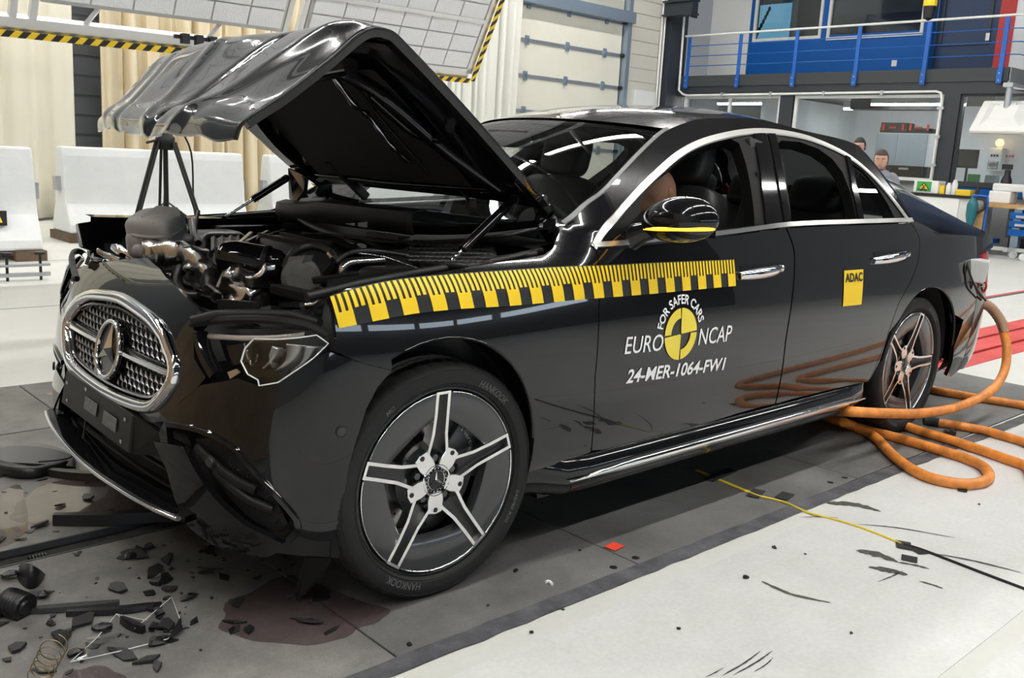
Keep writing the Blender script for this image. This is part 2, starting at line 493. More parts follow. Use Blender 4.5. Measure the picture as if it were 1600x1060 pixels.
# red run-up rails behind the car and thin red line
for k, (ya, yb) in enumerate(((-.20, -.02), (.02, .215), (.255, .42))):
    m_ = MB(); m_.bb((-17, ya, -.08), (XE-.02, yb, .004)); m_.obj('red_rail', 'red_paint', FL)
m_ = MB(); m_.bb((-17, -.205, -.085), (XE, .425, -.06)); m_.obj('rail_pit', 'black', FL)
m_ = MB(); m_.bb((-17, -1.07, -.01), (XE, -1.02, .0015)); m_.obj('red_line', 'red_paint', FL)
m_ = MB(); m_.bb((-17, -1.02, -.01), (XE, -.97, .0013)); m_.obj('grey_line', 'anthracite', FL)
for yy in (-4.35, -6.9):
    m_ = MB(); m_.bb((-14, yy-.012, -.01), (7, yy+.012, .001)); m_.obj('floor_joint', 'wall_grey', FL)
# gouges and scratches in the concrete near the car (dark irregular pits)
mat('gouge', (.085, .078, .066), .9, noise=(60, .5), bump=(120, 1, .01)); mat('scratch', (.06, .06, .06), .9)
def gouge(pts, wd, name='gouge', mm='gouge', sd=0):
    P = [Z0(*p) for p in pts]; P = smooth_path(P, 8); n = len(P); b = MB(); rnd = random.Random(sd)
    for i, p in enumerate(P):
        d = (P[min(i+1, n-1)]-P[max(i-1, 0)]).normalized(); s = V((-d.y, d.x, 0))
        t = i/(n-1); w_ = wd*(sin(pi*min(max(t, .02), .98))**.6)*(1+rnd.uniform(-.28, .28))
        b.v += [p+s*w_+V((0, 0, .0035)), p-s*w_*(1+rnd.uniform(-.3, .3))+V((0, 0, .0035))]
    b.f = [(2*i, 2*i+1, 2*i+3, 2*i+2) for i in range(n-1)]
    return b.obj(name, mm, FL)
gouge([(1292, 787), (1335, 790), (1376, 801)], .022, sd=1); gouge([(1338, 862), (1370, 868), (1402, 880)], .022, sd=2)
gouge([(1357, 888), (1388, 893), (1418, 900)], .017, sd=3); gouge([(1400, 880), (1430, 885), (1452, 891)], .007, sd=4)
gouge([(1190, 910), (1235, 930), (1298, 944)], .008, sd=5); gouge([(1456, 866), (1520, 878), (1594, 896)], .006, sd=6)
gouge([(1340, 821), (1400, 826), (1492, 842)], .004, 'scratch', 'scratch', 7); gouge([(1128, 1058), (1160, 1040), (1188, 1020)], .003, 'scratch', 'scratch', 8)
gouge([(1146, 1057), (1180, 1038), (1207, 1019)], .0028, 'scratch', 'scratch', 9); gouge([(1178, 1052), (1195, 1042), (1208, 1030)], .002, 'scratch', 'scratch', 10)
gouge([(1103, 1060), (1118, 1053), (1130, 1046)], .002, 'scratch', 'scratch', 11); gouge([(1436, 910), (1455, 915), (1474, 922)], .006, sd=12)
gouge([(1372, 911), (1392, 903), (1410, 894)], .003, 'scratch', 'scratch', 13); gouge([(1250, 810), (1280, 809), (1310, 811)], .003, 'scratch', 'scratch', 14)

# ================================================================== walls, ceiling
def boxobj(name, lo, hi, m, parent=None, bevel=0, **t):
    b = MB(); b.bb(lo, hi); return b.obj(name, m, parent, bevel=bevel, **t)
HZ = 7.4
WBK = boxobj('wall_back', (-16.6, YB-.7, 0), (9, YB-.5, HZ), 'siding', label='dark grey sheet metal wall behind the curtains', cat='wall', kind='structure')
b_ = MB()
for i in range(18):          # ribs of the sheeting, seen between the two curtains
    b_.bb((-4.2, YB-.5, .1+i*.28), (-2.6, YB-.485, .1+i*.28+.24))
b_.obj('wall_sheeting', mat('sheet_grey', (.17, .18, .19), .5), WBK)
b_ = MB(); b_.bb((-16.6, YB-.5, 0), (-14.6, YB-.05, HZ)); LW = b_.obj('wall_side_strip', 'siding_light', WBK)
for i in range(25):
    b_ = MB(); b_.bb((-15.95, YB-.05, .1+i*.29), (-14.85, YB-.03, .1+i*.29+.275)); b_.obj('siding_board', 'siding_light', LW)
boxobj('wall_front', (8.8, -12.7, 0), (9, 15.2, HZ), 'wall_grey', label='plain grey end wall of the hall beyond the barrier', cat='wall', kind='structure')
boxobj('wall_left', (-22, 15, 0), (9, 15.2, HZ), 'wall_dark', label='plain grey long wall behind the camera', cat='wall', kind='structure')
CE = boxobj('ceiling', (-22, -12.7, HZ), (9, 15.2, HZ+.2), 'ceiling_paint', label='grey ribbed steel ceiling of the hall', cat='ceiling', kind='structure')
for i in range(9):
    x = 6-i*2.8
    boxobj('roof_beam', (x-.09, -12.6, HZ-.45), (x+.09, 15, HZ), 'ceiling_paint', CE)
for i in range(14):
    y = -11.5+i*2
    boxobj('roof_purlin', (-22, y-.05, HZ-.16), (8.8, y+.05, HZ-.02), 'ceiling_paint', CE)
# long lamps along the hall
for r, y in enumerate((-9.4, -4.4, 1.6, 5.8)):
    for k in range(6):
        x = 5.6-k*3.7
        t = thing('ceiling_lamp', (x, y, 6.55), 'long white tube lamp hanging under the hall ceiling', 'lamp', 'tube lamps in rows under the hall ceiling')
        boxobj('housing', (x-1.6, y-.09, 6.56), (x+1.6, y+.09, 6.66), 'white_paint', t)
        boxobj('diffuser', (x-1.58, y-.07, 6.53), (x+1.58, y+.07, 6.56), 'lamp', t)
        for dx in (-1.2, 1.2): b_ = MB(); b_.cyl((x+dx, y, 6.66), (x+dx, y, HZ-.02), .008, n=6); b_.obj('hanger', 'steel_galv', t)

for k in range(7):     # daylight band in the long wall behind the camera
    x = 5.5-k*3.4
    t = thing('window_%d' % (9+k), (x, 14.98, 2.0)); tag(t, 'strip window with daylight in the wall behind the camera, number %s from the front' % ('one', 'two', 'three', 'four', 'five', 'six', 'seven')[k], 'window', kind='structure')
    boxobj('pane', (x-1.5, 14.97, 2.0), (x+1.5, 14.99, 2.45), 'day_pane', t); boxobj('window_frame', (x-1.56, 14.98, 1.94), (x+1.56, 15.02, 2.51), 'wall_grey', t)
# ---- sectional door in the long wall
SD = thing('door_1', (-12.6, YB, 0)); tag(SD, 'cream sectional industrial door with horizontal panels and steel strips', 'door', kind='structure')
DX0, DX1 = -14.5, -9.6
for i in range(8):
    z0 = .745+i*.685-1.37
    if z0+.685 < .1: continue
    b_ = MB(); b_.bb((DX0, YB-.06, max(0, z0)+.012), (DX1, YB, z0+.675)); pn = b_.obj('door_panel', 'door_cream', SD, bevel=.008)
    b_ = MB(); b_.bb((DX0, YB, z0-.04), (DX1, YB+.018, z0+.035)); st = b_.obj('panel_strip', 'steel_galv', SD)
    for k in range(4):
        x = DX0+.55+k*1.15
        b_ = MB(); b_.bb((x-.05, YB+.018, z0-.09), (x+.05, YB+.04, z0+.09)); b_.bb((x-.02, YB+.04, z0-.03), (x+.02, YB+.07, z0+.03)); b_.obj('hinge', 'steel_blue', SD)
    b_ = MB(); b_.cyl((DX0-.06, YB+.06, z0), (DX0+.05, YB+.06, z0), .04, n=10); b_.obj('roller', 'black', SD)
b_ = MB(); b_.bb((DX0-.14, YB-.06, 0), (DX0-.03, YB+.14, 6)); b_.obj('track', 'steel_blue', SD)
b_ = MB(); b_.bb((DX0-.2, YB-.05, 4.17), (DX1, YB+.2, 4.4)); b_.obj('lintel_beam', 'steel_blue', SD)
b_ = MB(); b_.bb((DX0, YB-.05, 4.4), (DX1, YB, 6.5)); b_.obj('upper_panel', 'siding_light', SD)
# cable trunk and grey cabinet on the strip of wall right of the door
for dx in (0, .1):
    b_ = MB(); b_.cyl((-15.9+dx, YB+.03, 0), (-15.9+dx, YB+.03, 6), .022, n=8)
    b_.obj('conduit_pipe', 'white_paint', label='thin vertical white conduit on the boarded wall beside the sectional door' + (', nearer the door' if dx else ', nearer the column'), cat='pipe', group='conduits right of the sectional door')
boxobj('wall_cabinet', (-15.65, YB-.03, 1.9), (-14.95, YB+.12, 2.8), 'wall_white', bevel=.01, label='pale box cabinet on the boarded wall right of the sectional door', cat='cabinet')
boxobj('corner_column', (-16.6, YB-.2, 0), (-16.0, YB+.15, HZ), 'dark_steel', label='dark steel corner column between sectional door wall and offices', cat='column')
cb = thing('crane_bracket', (-15.8, YB+.3, 4.45), 'dark steel bracket beam sticking out high beside the corner column', 'beam')
boxobj('web', (-15.9, YB+.08, 4.5), (-15.78, YB+.85, 4.75), 'dark_steel', cb); boxobj('flange', (-15.98, YB+.08, 4.75), (-15.7, YB+.9, 4.79), 'dark_steel', cb); boxobj('flange', (-15.98, YB+.08, 4.46), (-15.7, YB+.9, 4.5), 'dark_steel', cb)
boxobj('end_plate', (-15.95, YB+.85, 4.4), (-15.74, YB+.88, 4.8), 'dark_steel', cb)

# ---- curtains
def curtain(name, xa, xb, y, z0, z1, m, label, nf, amp=.09, sd=1):
    rnd = random.Random(sd); ph = [rnd.uniform(0, 6) for _ in range(4)]
    def fn(u, v):
        x = xa+(xb-xa)*u; a = 2*pi*nf*u
        yy = y+amp*(sin(a+ph[0]+.5*sin(a*.37+ph[1]))+.45*sin(a*2.3+ph[2]))*(1-.25*v)+.05*sin(3*v+u*5)
        return (x+.02*sin(a*1.7+ph[3]), yy, z0+(z1-z0)*v)
    b = MB(); b.grid(fn, int(nf*14), 10)
    o = b.obj(name, m, smooth=80, solid=.006, label=label, cat='curtain')
    b = MB(); b.bar((xa-.05, y, z1+.03), (xb+.05, y, z1+.03), .05, .04); b.obj('curtain_track', 'steel_galv', o)
    return o
curtain('curtain', 4.0, -2.95, YB+.12, .04, 5.6, 'curtain_pale', 'pale cream floor length curtain left of the grey sheeting gap', 13, .07, 3)
curtain('curtain', -3.36, -7.9, YB+.12, .04, 5.6, 'curtain', 'warm cream pleated curtain behind the white concrete barriers', 17, .11, 5)
curtain('curtain', -7.95, -11.1, YB+.35, .04, 5.6, 'curtain_white', 'greyish white pleated curtain left of the sectional door', 16, .08, 8)

# ================================================================== office block with gallery
def _rm(p): return V((p.x, -4.97+(p.y+4.98)*.885, 1.12+(p.z-1.3)*.868 if p.z > 1.3 else p.z*1.12/1.3))
REMAP[0] = _rm
OF = boxobj('wall_office_sill', (XF-.25, -12.0, 0), (XF-.05, 4.5, 1.28), 'wall_grey', label='grey parapet wall below the office windows', cat='wall', kind='structure')
boxobj('sill_board', (XF-.28, -12, 1.28), (XF+.03, 4.5, 1.34), 'anthracite', OF); boxobj('blue_strip', (XF-.06, -4.6, 1.12), (XF, 4.5, 1.28), 'blue_wall', OF)
GA = boxobj('wall_gallery_slab', (XF-1.9, -12.0, 3.45), (XF, -3.72, 3.72), 'anthracite', label='dark grey edge of the gallery floor above the offices', cat='slab', kind='structure')
boxobj('edge_beam', (XF-.25, -12.0, 3.22), (XF-.03, -3.72, 3.45), 'dark_steel', GA); boxobj('beam_flange', (XF-.28, -12, 3.2), (XF+.0, -3.72, 3.225), 'anthracite', GA)
boxobj('soffit', (XF-4.6, -12, 3.30), (XF-.28, 4.5, 3.4), 'ceiling_paint', GA); boxobj('slab_end', (XF-4.5, -3.72, 3.4), (XF-1.8, 4.5, 3.72), 'wall_white', GA)
b_ = MB(); b_.bb((XF-1.9, -3.74, 3.22), (XF-.0, -3.70, 3.72)); b_.obj('end_beam', 'wall_grey', GA)
# gallery rail
RA = thing('gallery_railing', (XF, -7.8, 3.5), 'blue post railing with pale handrail along the gallery edge', 'railing')
for i in range(6):
    y = -11.68+i*1.556
    b_ = MB(); b_.bb((XF+.0, y-.045, 3.42), (XF+.03, y+.045, 4.70)); b_.bb((XF+.03, y-.055, 3.40), (XF+.05, y+.055, 3.66)); po = b_.obj('post', 'blue_paint', RA, bevel=.004)
    for z in (3.46, 3.60): b_ = MB(); b_.cyl((XF+.05, y, z), (XF+.062, y, z), .014, n=8); b_.obj('bolt', 'steel_galv', po)
for z in (3.97, 4.22, 4.48):
    b_ = MB(); b_.cyl((XF-.01, -11.75, z), (XF-.01, -3.7, z), .011, n=8); b_.tube([(XF-.01, -3.7, z), (XF-.05, -3.6, z), (XF-1.5, -3.6, z)], .011, 8); b_.obj('wire_rail', 'blue_paint', RA)
b_ = MB(); b_.tube([(XF-.01, -11.85, 4.74), (XF-.01, -3.72, 4.74), (XF-.06, -3.62, 4.74), (XF-1.5, -3.6, 4.74)], .027, 10); b_.obj('handrail', 'white_paint', RA, smooth=60)
b_ = MB(); b_.bb((XF-.9, -3.63, 3.42), (XF-.8, -3.58, 4.72)); b_.obj('post', 'blue_paint', RA)
# upper storey front
XU = XF-1.35
UW = boxobj('wall_upper_blue', (XU-.15, -10.95, 3.72), (XU, -6.1, 4.78), 'blue_wall', label='blue panelled wall behind the gallery railing', cat='wall', kind='structure')
boxobj('upper_band', (XU-.15, -10.95, 6.0), (XU, -6.1, HZ), 'blue_wall', UW); boxobj('mullion_wall', (XU-.15, -8.86, 4.78), (XU, -8.70, 6.0), 'blue_wall', UW); boxobj('edge_wall', (XU-.15, -10.95, 4.78), (XU, -10.82, 6.0), 'blue_wall', UW); boxobj('edge_wall', (XU-.15, -6.3, 4.78), (XU, -6.1, 6.0), 'blue_wall', UW)
boxobj('wall_upper_pale', (XU-.15, -12.2, 3.72), (XU-.01, -10.95, HZ), 'wall_white', label='pale wall section at the left end of the gallery', cat='wall', kind='structure')
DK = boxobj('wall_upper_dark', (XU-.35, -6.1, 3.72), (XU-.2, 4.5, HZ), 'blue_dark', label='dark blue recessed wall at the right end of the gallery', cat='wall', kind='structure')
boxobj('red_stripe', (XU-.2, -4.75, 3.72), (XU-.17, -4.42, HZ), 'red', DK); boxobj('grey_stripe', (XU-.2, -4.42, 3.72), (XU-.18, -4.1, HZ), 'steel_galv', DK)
boxobj('light_switch', (XU, -6.95, 3.98), (XU+.012, -6.83, 4.12), 'white_paint', label='small white socket plate low on the blue gallery wall', cat='switch')
boxobj('wall_notice', (XU-.18, -3.85, 4.55), (XU-.165, -3.5, 4.85), 'white_paint', label='white notice on the dark blue wall by the right picture edge', cat='notice')
boxobj('light_switch', (XU-.18, -3.9, 4.12), (XU-.165, -3.8, 4.26), 'white_paint', label='small white switch below the notice on the dark blue wall', cat='switch')
boxobj('light_switch', (XU-.18, -4.98, 4.5), (XU-.165, -4.9, 4.66), 'white_paint', label='narrow white thermostat left of the red stripe', cat='switch')
def window(name, x, ya, yb, za, zb, fm, gm, label, fw=.07, bars=()):
    t = thing(name, (x, (ya+yb)/2, za)); tag(t, label, 'window', kind='structure')
    b = MB(); b.bb((x-.08, ya, za), (x+.03, yb, za+fw)); b.bb((x-.08, ya, zb-fw), (x+.03, yb, zb)); b.bb((x-.08, ya, za+fw), (x+.03, ya+fw, zb-fw)); b.bb((x-.08, yb-fw, za+fw), (x+.03, yb, zb-fw))
    b.obj('window_frame', fm, t)
    ed = [ya+fw]+list(bars)+[yb-fw]
    for q in bars: b = MB(); b.bb((x-.06, q-fw/2, za+fw), (x+.02, q+fw/2, zb-fw)); b.obj('mullion', fm, t)
    for a, c in zip(ed, ed[1:]): b = MB(); b.bb((x-.03, a, za+fw), (x-.022, c, zb-fw)); b.obj('pane', gm, t)
    return t
window('window_1', XU, -10.82, -8.86, 4.72, 6.0, 'wall_white', 'office_glass_dark', 'left gallery window through which bright daylight shows')
window('window_2', XU, -8.70, -6.3, 4.66, 6.0, 'wall_white', 'office_glass_dark', 'wide dark gallery window right of the daylight window')
window('window_3', XU-.2, -6.0, -4.9, 4.42, 6.4, 'anthracite', 'office_glass_dark', 'narrow gallery window in the dark blue wall left of the red stripe', .05)
# room upstairs
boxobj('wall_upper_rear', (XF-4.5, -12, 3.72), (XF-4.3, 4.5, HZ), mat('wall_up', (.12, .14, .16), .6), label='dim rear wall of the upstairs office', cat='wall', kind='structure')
REMAP[0] = None
pw = thing('window_4', (XF-4.28, -10.6, 4.4)); tag(pw, 'bright outside window with white frame seen through the upstairs office', 'window', kind='structure')
_c = [at(1176, 62, 0, XF-4.25), at(1240, 4, 0, XF-4.25)]
ya, yb, za, zb = _c[0].y, _c[1].y, _c[0].z, _c[1].z
b_ = MB(); b_.bb((XF-4.29, ya, za), (XF-4.27, yb, zb)); b_.obj('pane', 'daylight', pw)
b_ = MB()
for lo, hi in (((ya-.12, za-.12), (yb+.12, za)), ((ya-.12, zb), (yb+.12, zb+.12)), ((ya-.12, za), (ya, zb)), ((yb, za), (yb+.12, zb))): b_.bb((XF-4.3, lo[0], lo[1]), (XF-4.2, hi[0], hi[1]))
b_.obj('window_frame', 'white_paint', pw)
b_ = MB()
for i in range(7): b_.sphere((XF-4.26, ya+.12+.05*i, za+.15+.1*i), .05, 6, 4, (.2, 1, 1.4))
b_.obj('tree_outside', 'tree_green', pw)
REMAP[0] = _rm
boxobj('blue_cupboard', (XF-3.2, -8.6, 3.75), (XF-2.8, -7.0, 5.5), 'blue_wall', label='blue cupboard inside the wide gallery window', cat='cupboard')
for y_, lab in ((-9.9, 'tube lamp in the upstairs office behind the left gallery window'), (-7.4, 'tube lamp in the upstairs office behind the wide gallery window')):
    boxobj('office_tube_lamp', (XF-3.6, y_-.5, 6.6), (XF-3.5, y_+.5, 6.65), 'office_lamp', label=lab, cat='lamp')

# ground floor glazing: light frames between dark columns
window('window_5', XF-.08, -11.75, -8.88, 1.34, 3.2, 'wall_white', 'office_glass', 'left office window with a second narrow leaf near the corner column', .06, (-10.35,))
window('window_6', XF-.08, -8.50, -4.98, 1.34, 3.2, 'wall_white', 'office_glass', 'wide middle office window above the car roof', .07)
window('window_7', XF-.08, -4.62, -3.1, 1.34, 3.2, 'anthracite', 'office_glass', 'right office window beside the dark column', .05)
window('window_8', XF-.08, -3.1, 4.4, 1.34, 3.2, 'anthracite', 'office_glass', 'far right office window running out of the picture', .05, (-.5, 2))
for ya_, yb_, lab in ((-8.86, -8.52, 'dark steel column between the left and middle office windows'), (-4.95, -4.62, 'dark steel column between the middle and right office windows')):
    t = thing('steel_column', (XF-.05, (ya_+yb_)/2, 0), lab, 'column')
    boxobj('flange', (XF-.04, ya_, 0), (XF, yb_, 3.22), 'dark_steel', t); boxobj('web', (XF-.2, (ya_+yb_)/2-.02, 0), (XF-.04, (ya_+yb_)/2+.02, 3.22), 'dark_steel', t); boxobj('flange', (XF-.24, ya_, 0), (XF-.2, yb_, 3.22), 'dark_steel', t)
cd = thing('conduit_pipe', (XF+.02, -8, 3.2), 'pale conduit pipe framing the office windows under the gallery', 'pipe')
pts = [at(1076, -30, 0, XF+.04), at(1061, 140, 0, XF+.04)]
b_ = MB(); b_.tube([V((XF+.09, -11.88, 6.5)), V((XF+.06, -11.86, 3.35)), V((XF+.04, -11.74, 3.25)), V((XF+.04, -11.6, 3.215)), V((XF+.04, -5.12, 3.25)), V((XF+.04, -5.02, 3.22)), V((XF+.04, -4.98, 3.1)), V((XF+.04, -4.98, 1.36))], .028, 8); b_.obj('pipe', 'white_paint', cd, smooth=60)
for y in (-10.5, -9.1, -7.7, -6.3): b_ = MB(); b_.bb((XF, y-.03, 3.18), (XF+.08, y+.03, 3.28)); b_.obj('clip', 'steel_galv', cd)
for z in (2.9, 2.3, 1.7): b_ = MB(); b_.bb((XF, -5.04, z-.03), (XF+.08, -4.9, z+.03)); b_.obj('clip', 'steel_galv', cd)
# office interior
XR = XF-4.4
boxobj('wall_office_rear', (XR-.2, -12.2, 0), (XR, 4.5, 3.4), mat('office_wall', (.78, .79, .80), .6), label='white rear wall inside the ground floor offices', cat='wall', kind='structure')
boxobj('wall_office_end', (XR, -12.3, 0), (XF-.25, -12.1, 3.4), 'wall_grey', label='grey left end wall inside the offices', cat='wall', kind='structure')
boxobj('wall_office_end_right', (XR, 4.4, 0), (XF, 4.6, HZ), 'wall_grey', label='grey right end wall of the office block', cat='wall', kind='structure')
boxobj('floor_office', (XR, -12.1, -.1), (XF-.25, 4.4, .012), 'hall_floor', label='pale floor inside the offices', cat='floor', kind='structure')
for i, (xa, ya, yb, lab) in enumerate(((XF-1.2, -11.6, -9.8, 'front ceiling tube lamp inside the left office'), (XF-2.8, -8.9, -6.2, 'rear ceiling tube lamp above the grey cupboards'), (XF-1.5, -7.4, -5.2, 'front ceiling tube lamp inside the middle office'), (XF-1.6, -4.6, -2.2, 'ceiling tube lamp inside the right office'), (XF-1.6, -.5, 2.2, 'ceiling tube lamp in the far right office'))):
    t = thing('office_tube_lamp', (xa, (ya+yb)/2, 3.12), lab, 'lamp'); boxobj('tube', (xa-.04, ya, 3.08), (xa+.04, yb, 3.13), 'office_lamp', t); boxobj('housing', (xa-.06, ya, 3.13), (xa+.06, yb, 3.299), 'white_paint', t)
boxobj('duct', (XF-2.3, -8.2, 3.02), (XF-1.9, -5.6, 3.28), 'black', label='black cable duct under the middle office ceiling', cat='duct')
boxobj('room_divider', (XR+.02, -9.62, .02), (XF-.35, -9.5, 3.26), 'wall_white', label='white partition wall between the left and middle offices', cat='partition')
REMAP[0] = None
# cupboards: at the rear wall of the office
def quad_x(x, p0, p1):
    a, c = at(p0[0], p0[1], 0, x), at(p1[0], p1[1], 0, x); return a, c
xc = XR+.55
a, c = quad_x(xc, (1371, 207), (1440, 286))
gc = thing('cupboard', (xc-.2, (a.y+c.y)/2, 0), 'tall grey two door cupboard with tool cases on top', 'cupboard')
ym = at(1404, 212, 0, xc).y
boxobj('body', (xc-.5, a.y, 0), (xc-.02, c.y+.35, a.z), mat('cab_side', (.62, .63, .62), .5), gc)
boxobj('door', (xc-.02, a.y, .05), (xc, ym-.01, a.z-.02), 'grey_cab', gc); boxobj('door', (xc-.02, ym+.01, .05), (xc, c.y, a.z-.02), 'grey_cab', gc)
for (p0, p1, lab, dz) in (((1374, 209), (1418, 194), 'larger black tool case with red latches on the left of the cupboard top', 0), ((1416, 210), (1455, 203), 'flatter black tool case with red latches on the right of the cupboard top', 0)):
    q0, q1 = quad_x(xc, p0, p1); t = thing('tool_case', (xc-.2, (q0.y+q1.y)/2, a.z), lab, 'case', 'tool cases on the cupboard')
    q0.z = a.z
    boxobj('shell', (xc-.4, q0.y, q0.z), (xc, q1.y, q0.z+(q1.z-q0.z)*.62), 'black', t, .01); boxobj('lid', (xc-.4, q0.y+.01, q0.z+(q1.z-q0.z)*.64), (xc-.005, q1.y-.01, q1.z+.03), 'black', t, .01)
    wy = q1.y-q0.y
    for f in (.1, .82): boxobj('latch', (xc, q0.y+wy*f, q0.z+.06), (xc+.02, q0.y+wy*(f+.09), q0.z+.2), 'red', t)
    boxobj('handle', (xc, q0.y+wy*.36, q0.z+.1), (xc+.03, q0.y+wy*.62, q0.z+.14), 'red' if dz == 0 and wy > .5 else 'black', t)
# dark equipment desk in front of the cupboards
xd = XF-1.2
a, c = quad_x(xd, (1384, 258), (1438, 300))
eq = thing('equipment_rack', (xd, (a.y+c.y)/2, 0), 'low black equipment rack in front of the grey cupboard', 'rack')
boxobj('body', (xd-.4, a.y, 0), (xd, c.y, a.z), 'anthracite', eq)
for k in range(3): boxobj('drawer_front', (xd, a.y+.04, .3+k*.4), (xd+.015, c.y-.04, .64+k*.4), 'black', eq)
boxobj('handle', (xd+.015, (a.y+c.y)/2-.1, 1.36), (xd+.04, (a.y+c.y)/2+.1, 1.40), 'alu', eq)
# monitor on stand
xm = XF-1.6
a, c = quad_x(xm, (1494, 262), (1530, 234))
mo = thing('monitor', (xm, (a.y+c.y)/2, 1.0), 'black flat monitor on a stand in the right office', 'monitor')
boxobj('housing', (xm-.05, a.y, a.z), (xm, c.y, c.z), 'black', mo, .01); boxobj('screen', (xm, a.y+.03, a.z+.04), (xm+.004, c.y-.03, c.z-.03), 'screen', mo)
b_ = MB(); b_.cyl((xm-.03, (a.y+c.y)/2, .95), (xm-.03, (a.y+c.y)/2, a.z), .025, n=10); b_.obj('stand', 'black', mo)
dz_ = at(1515, 287, 0, xm+.1).z-.05; boxobj('desk', (xm-.45, a.y-.35, .013), (xm+.25, c.y+1.2, min(dz_, .95)), 'wall_white', label='white counter block carrying the monitor in the right office', cat='counter')
# switch cabinet with orange lamp
xs_ = XR+.3
a, c = quad_x(xs_, (1539, 267), (1567, 231))
sw = thing('control_panel', (xs_, (a.y+c.y)/2, a.z), 'white wall control panel with rows of switches and an orange lamp', 'control panel')
boxobj('housing', (xs_-.28, a.y, a.z), (xs_, c.y, c.z), 'wall_white', sw, .02)
zm = a.z+(c.z-a.z)*.48; boxobj('face', (xs_, a.y+.04, a.z+.04), (xs_+.01, c.y-.04, zm-.03), 'grey_cab', sw); boxobj('face', (xs_, a.y+.04, zm+.03), (xs_+.01, c.y-.04, c.z-.04), 'wall_white', sw)
for i in range(5):
    for j in range(3):
        y = a.y+.09+i*(c.y-a.y-.18)/4; z = a.z+.1+j*(zm-a.z-.16)/2; boxobj('switch', (xs_+.01, y-.022, z-.035), (xs_+.03, y+.022, z+.035), 'white_paint', sw)
for i in range(3):
    for s_ in (0, 1):
        y = a.y+.1+s_*.32+i*.06; boxobj('button', (xs_+.01, y-.018, c.z-.2), (xs_+.03, y+.018, c.z-.15), 'red' if s_ else 'black', sw)
b_ = MB(); b_.sphere((xs_+.05, c.y-.06, c.z+.1), .085, 12, 8); b_.obj('signal_lamp', 'orange_lamp', sw, smooth=60)
a, c = quad_x(xm+.1, (1511, 287), (1532, 273)); boxobj('green_sign', (xm+.09, a.y, min(dz_, .95)), (xm+.12, c.y, c.z), 'green', label='green sign board on the counter below the control panel', cat='sign')
a, c = quad_x(xm+.1, (1537, 290), (1557, 274)); boxobj('grey_device', (xm-.1, a.y, min(dz_, .95)), (xm+.12, c.y, c.z), 'grey_cab', bevel=.02, label='grey boxy device on the counter right of the green sign', cat='device')
a, c = quad_x(XR+.02, (1483, 262), (1491, 222)); boxobj('wall_calendar', (XR, a.y, a.z), (XR+.02, c.y, c.z), 'white_paint', label='white wall calendar right of the dark office column', cat='calendar')
a, c = quad_x(XR+.02, (1296, 198), (1302, 188)); boxobj('wall_switch_box', (XR, a.y, a.z), (XR+.04, c.y, c.z), 'blue_dark', label='small dark box on the white office wall above the car', cat='switch')
a, c = quad_x(XR+.02, (1317, 228), (1331, 217)); boxobj('wall_notice', (XR, a.y, a.z), (XR+.02, c.y, c.z), 'white_paint', label='white paper notice on the office wall beside the standing man', cat='notice')
# flood light hanging from the gallery corner
xl = XF+.5
a, c = quad_x(xl, (1524, 206), (1600, 160)); yc = at(1571, 182, 0, xl).y
fl = thing('flood_light', (xl, yc, a.z), 'white square flood light on a galvanised pole under the gallery corner', 'lamp')
R_ = Matrix.Rotation(radians(48), 3, 'Y')
b_ = MB(); cc = V((xl, yc, (a.z+c.z)/2)); hw = (c.y-a.y)/2+.12
b_.box(cc, (hw*1.55, hw*2, .10), R_); b_.obj('housing', 'white_paint', fl, bevel=.04)
b_ = MB(); b_.box(cc+R_ @ V((0, 0, .09)), (hw*1.2, hw*1.5, .1), R_, .55); b_.obj('reflector_hood', 'white_paint', fl, bevel=.02)
b_ = MB(); b_.box(cc+R_ @ V((0, 0, -.055)), (hw*1.5, hw*1.92, .015), R_); b_.obj('lens', mat('lamp_glass', (.85, .86, .8), .15), fl)
b_ = MB(); b_.cyl(cc+V((0, 0, .06)), (xl, yc, 2.9), .055, n=12); b_.obj('pole', 'steel_galv', fl, smooth=60); b_ = MB(); b_.box(cc+V((0, 0, .15)), (.22, .26, .06), R_); b_.obj('bracket', 'white_paint', fl)
b_ = MB(); b_.bb((XF-.02, yc-.08, 2.83), (xl+.1, yc+.08, 2.9)); b_.obj('arm', 'steel_galv', fl)
# hanging yellow crane button at the rail
q = at(1453, 10, 0, XF+.8); t = thing('crane_hook', q, 'yellow and black crane hook block hanging before the gallery windows', 'hook')
b_ = MB(); b_.lathe([(0, -.25), (.09, -.2), (.11, 0), (.11, .16), (.05, .2), (0, .2)], q, n=12); b_.obj('housing', 'black', t, smooth=50); b_ = MB(); b_.lathe([(.112, .0), (.116, .02), (.116, .1), (.112, .12)], q, n=12); b_.obj('band', 'yellow', t); b_ = MB(); b_.cyl(q+V((0, 0, .2)), (q.x, q.y, HZ-.1), .008, n=6); b_.obj('cable', 'black', t)

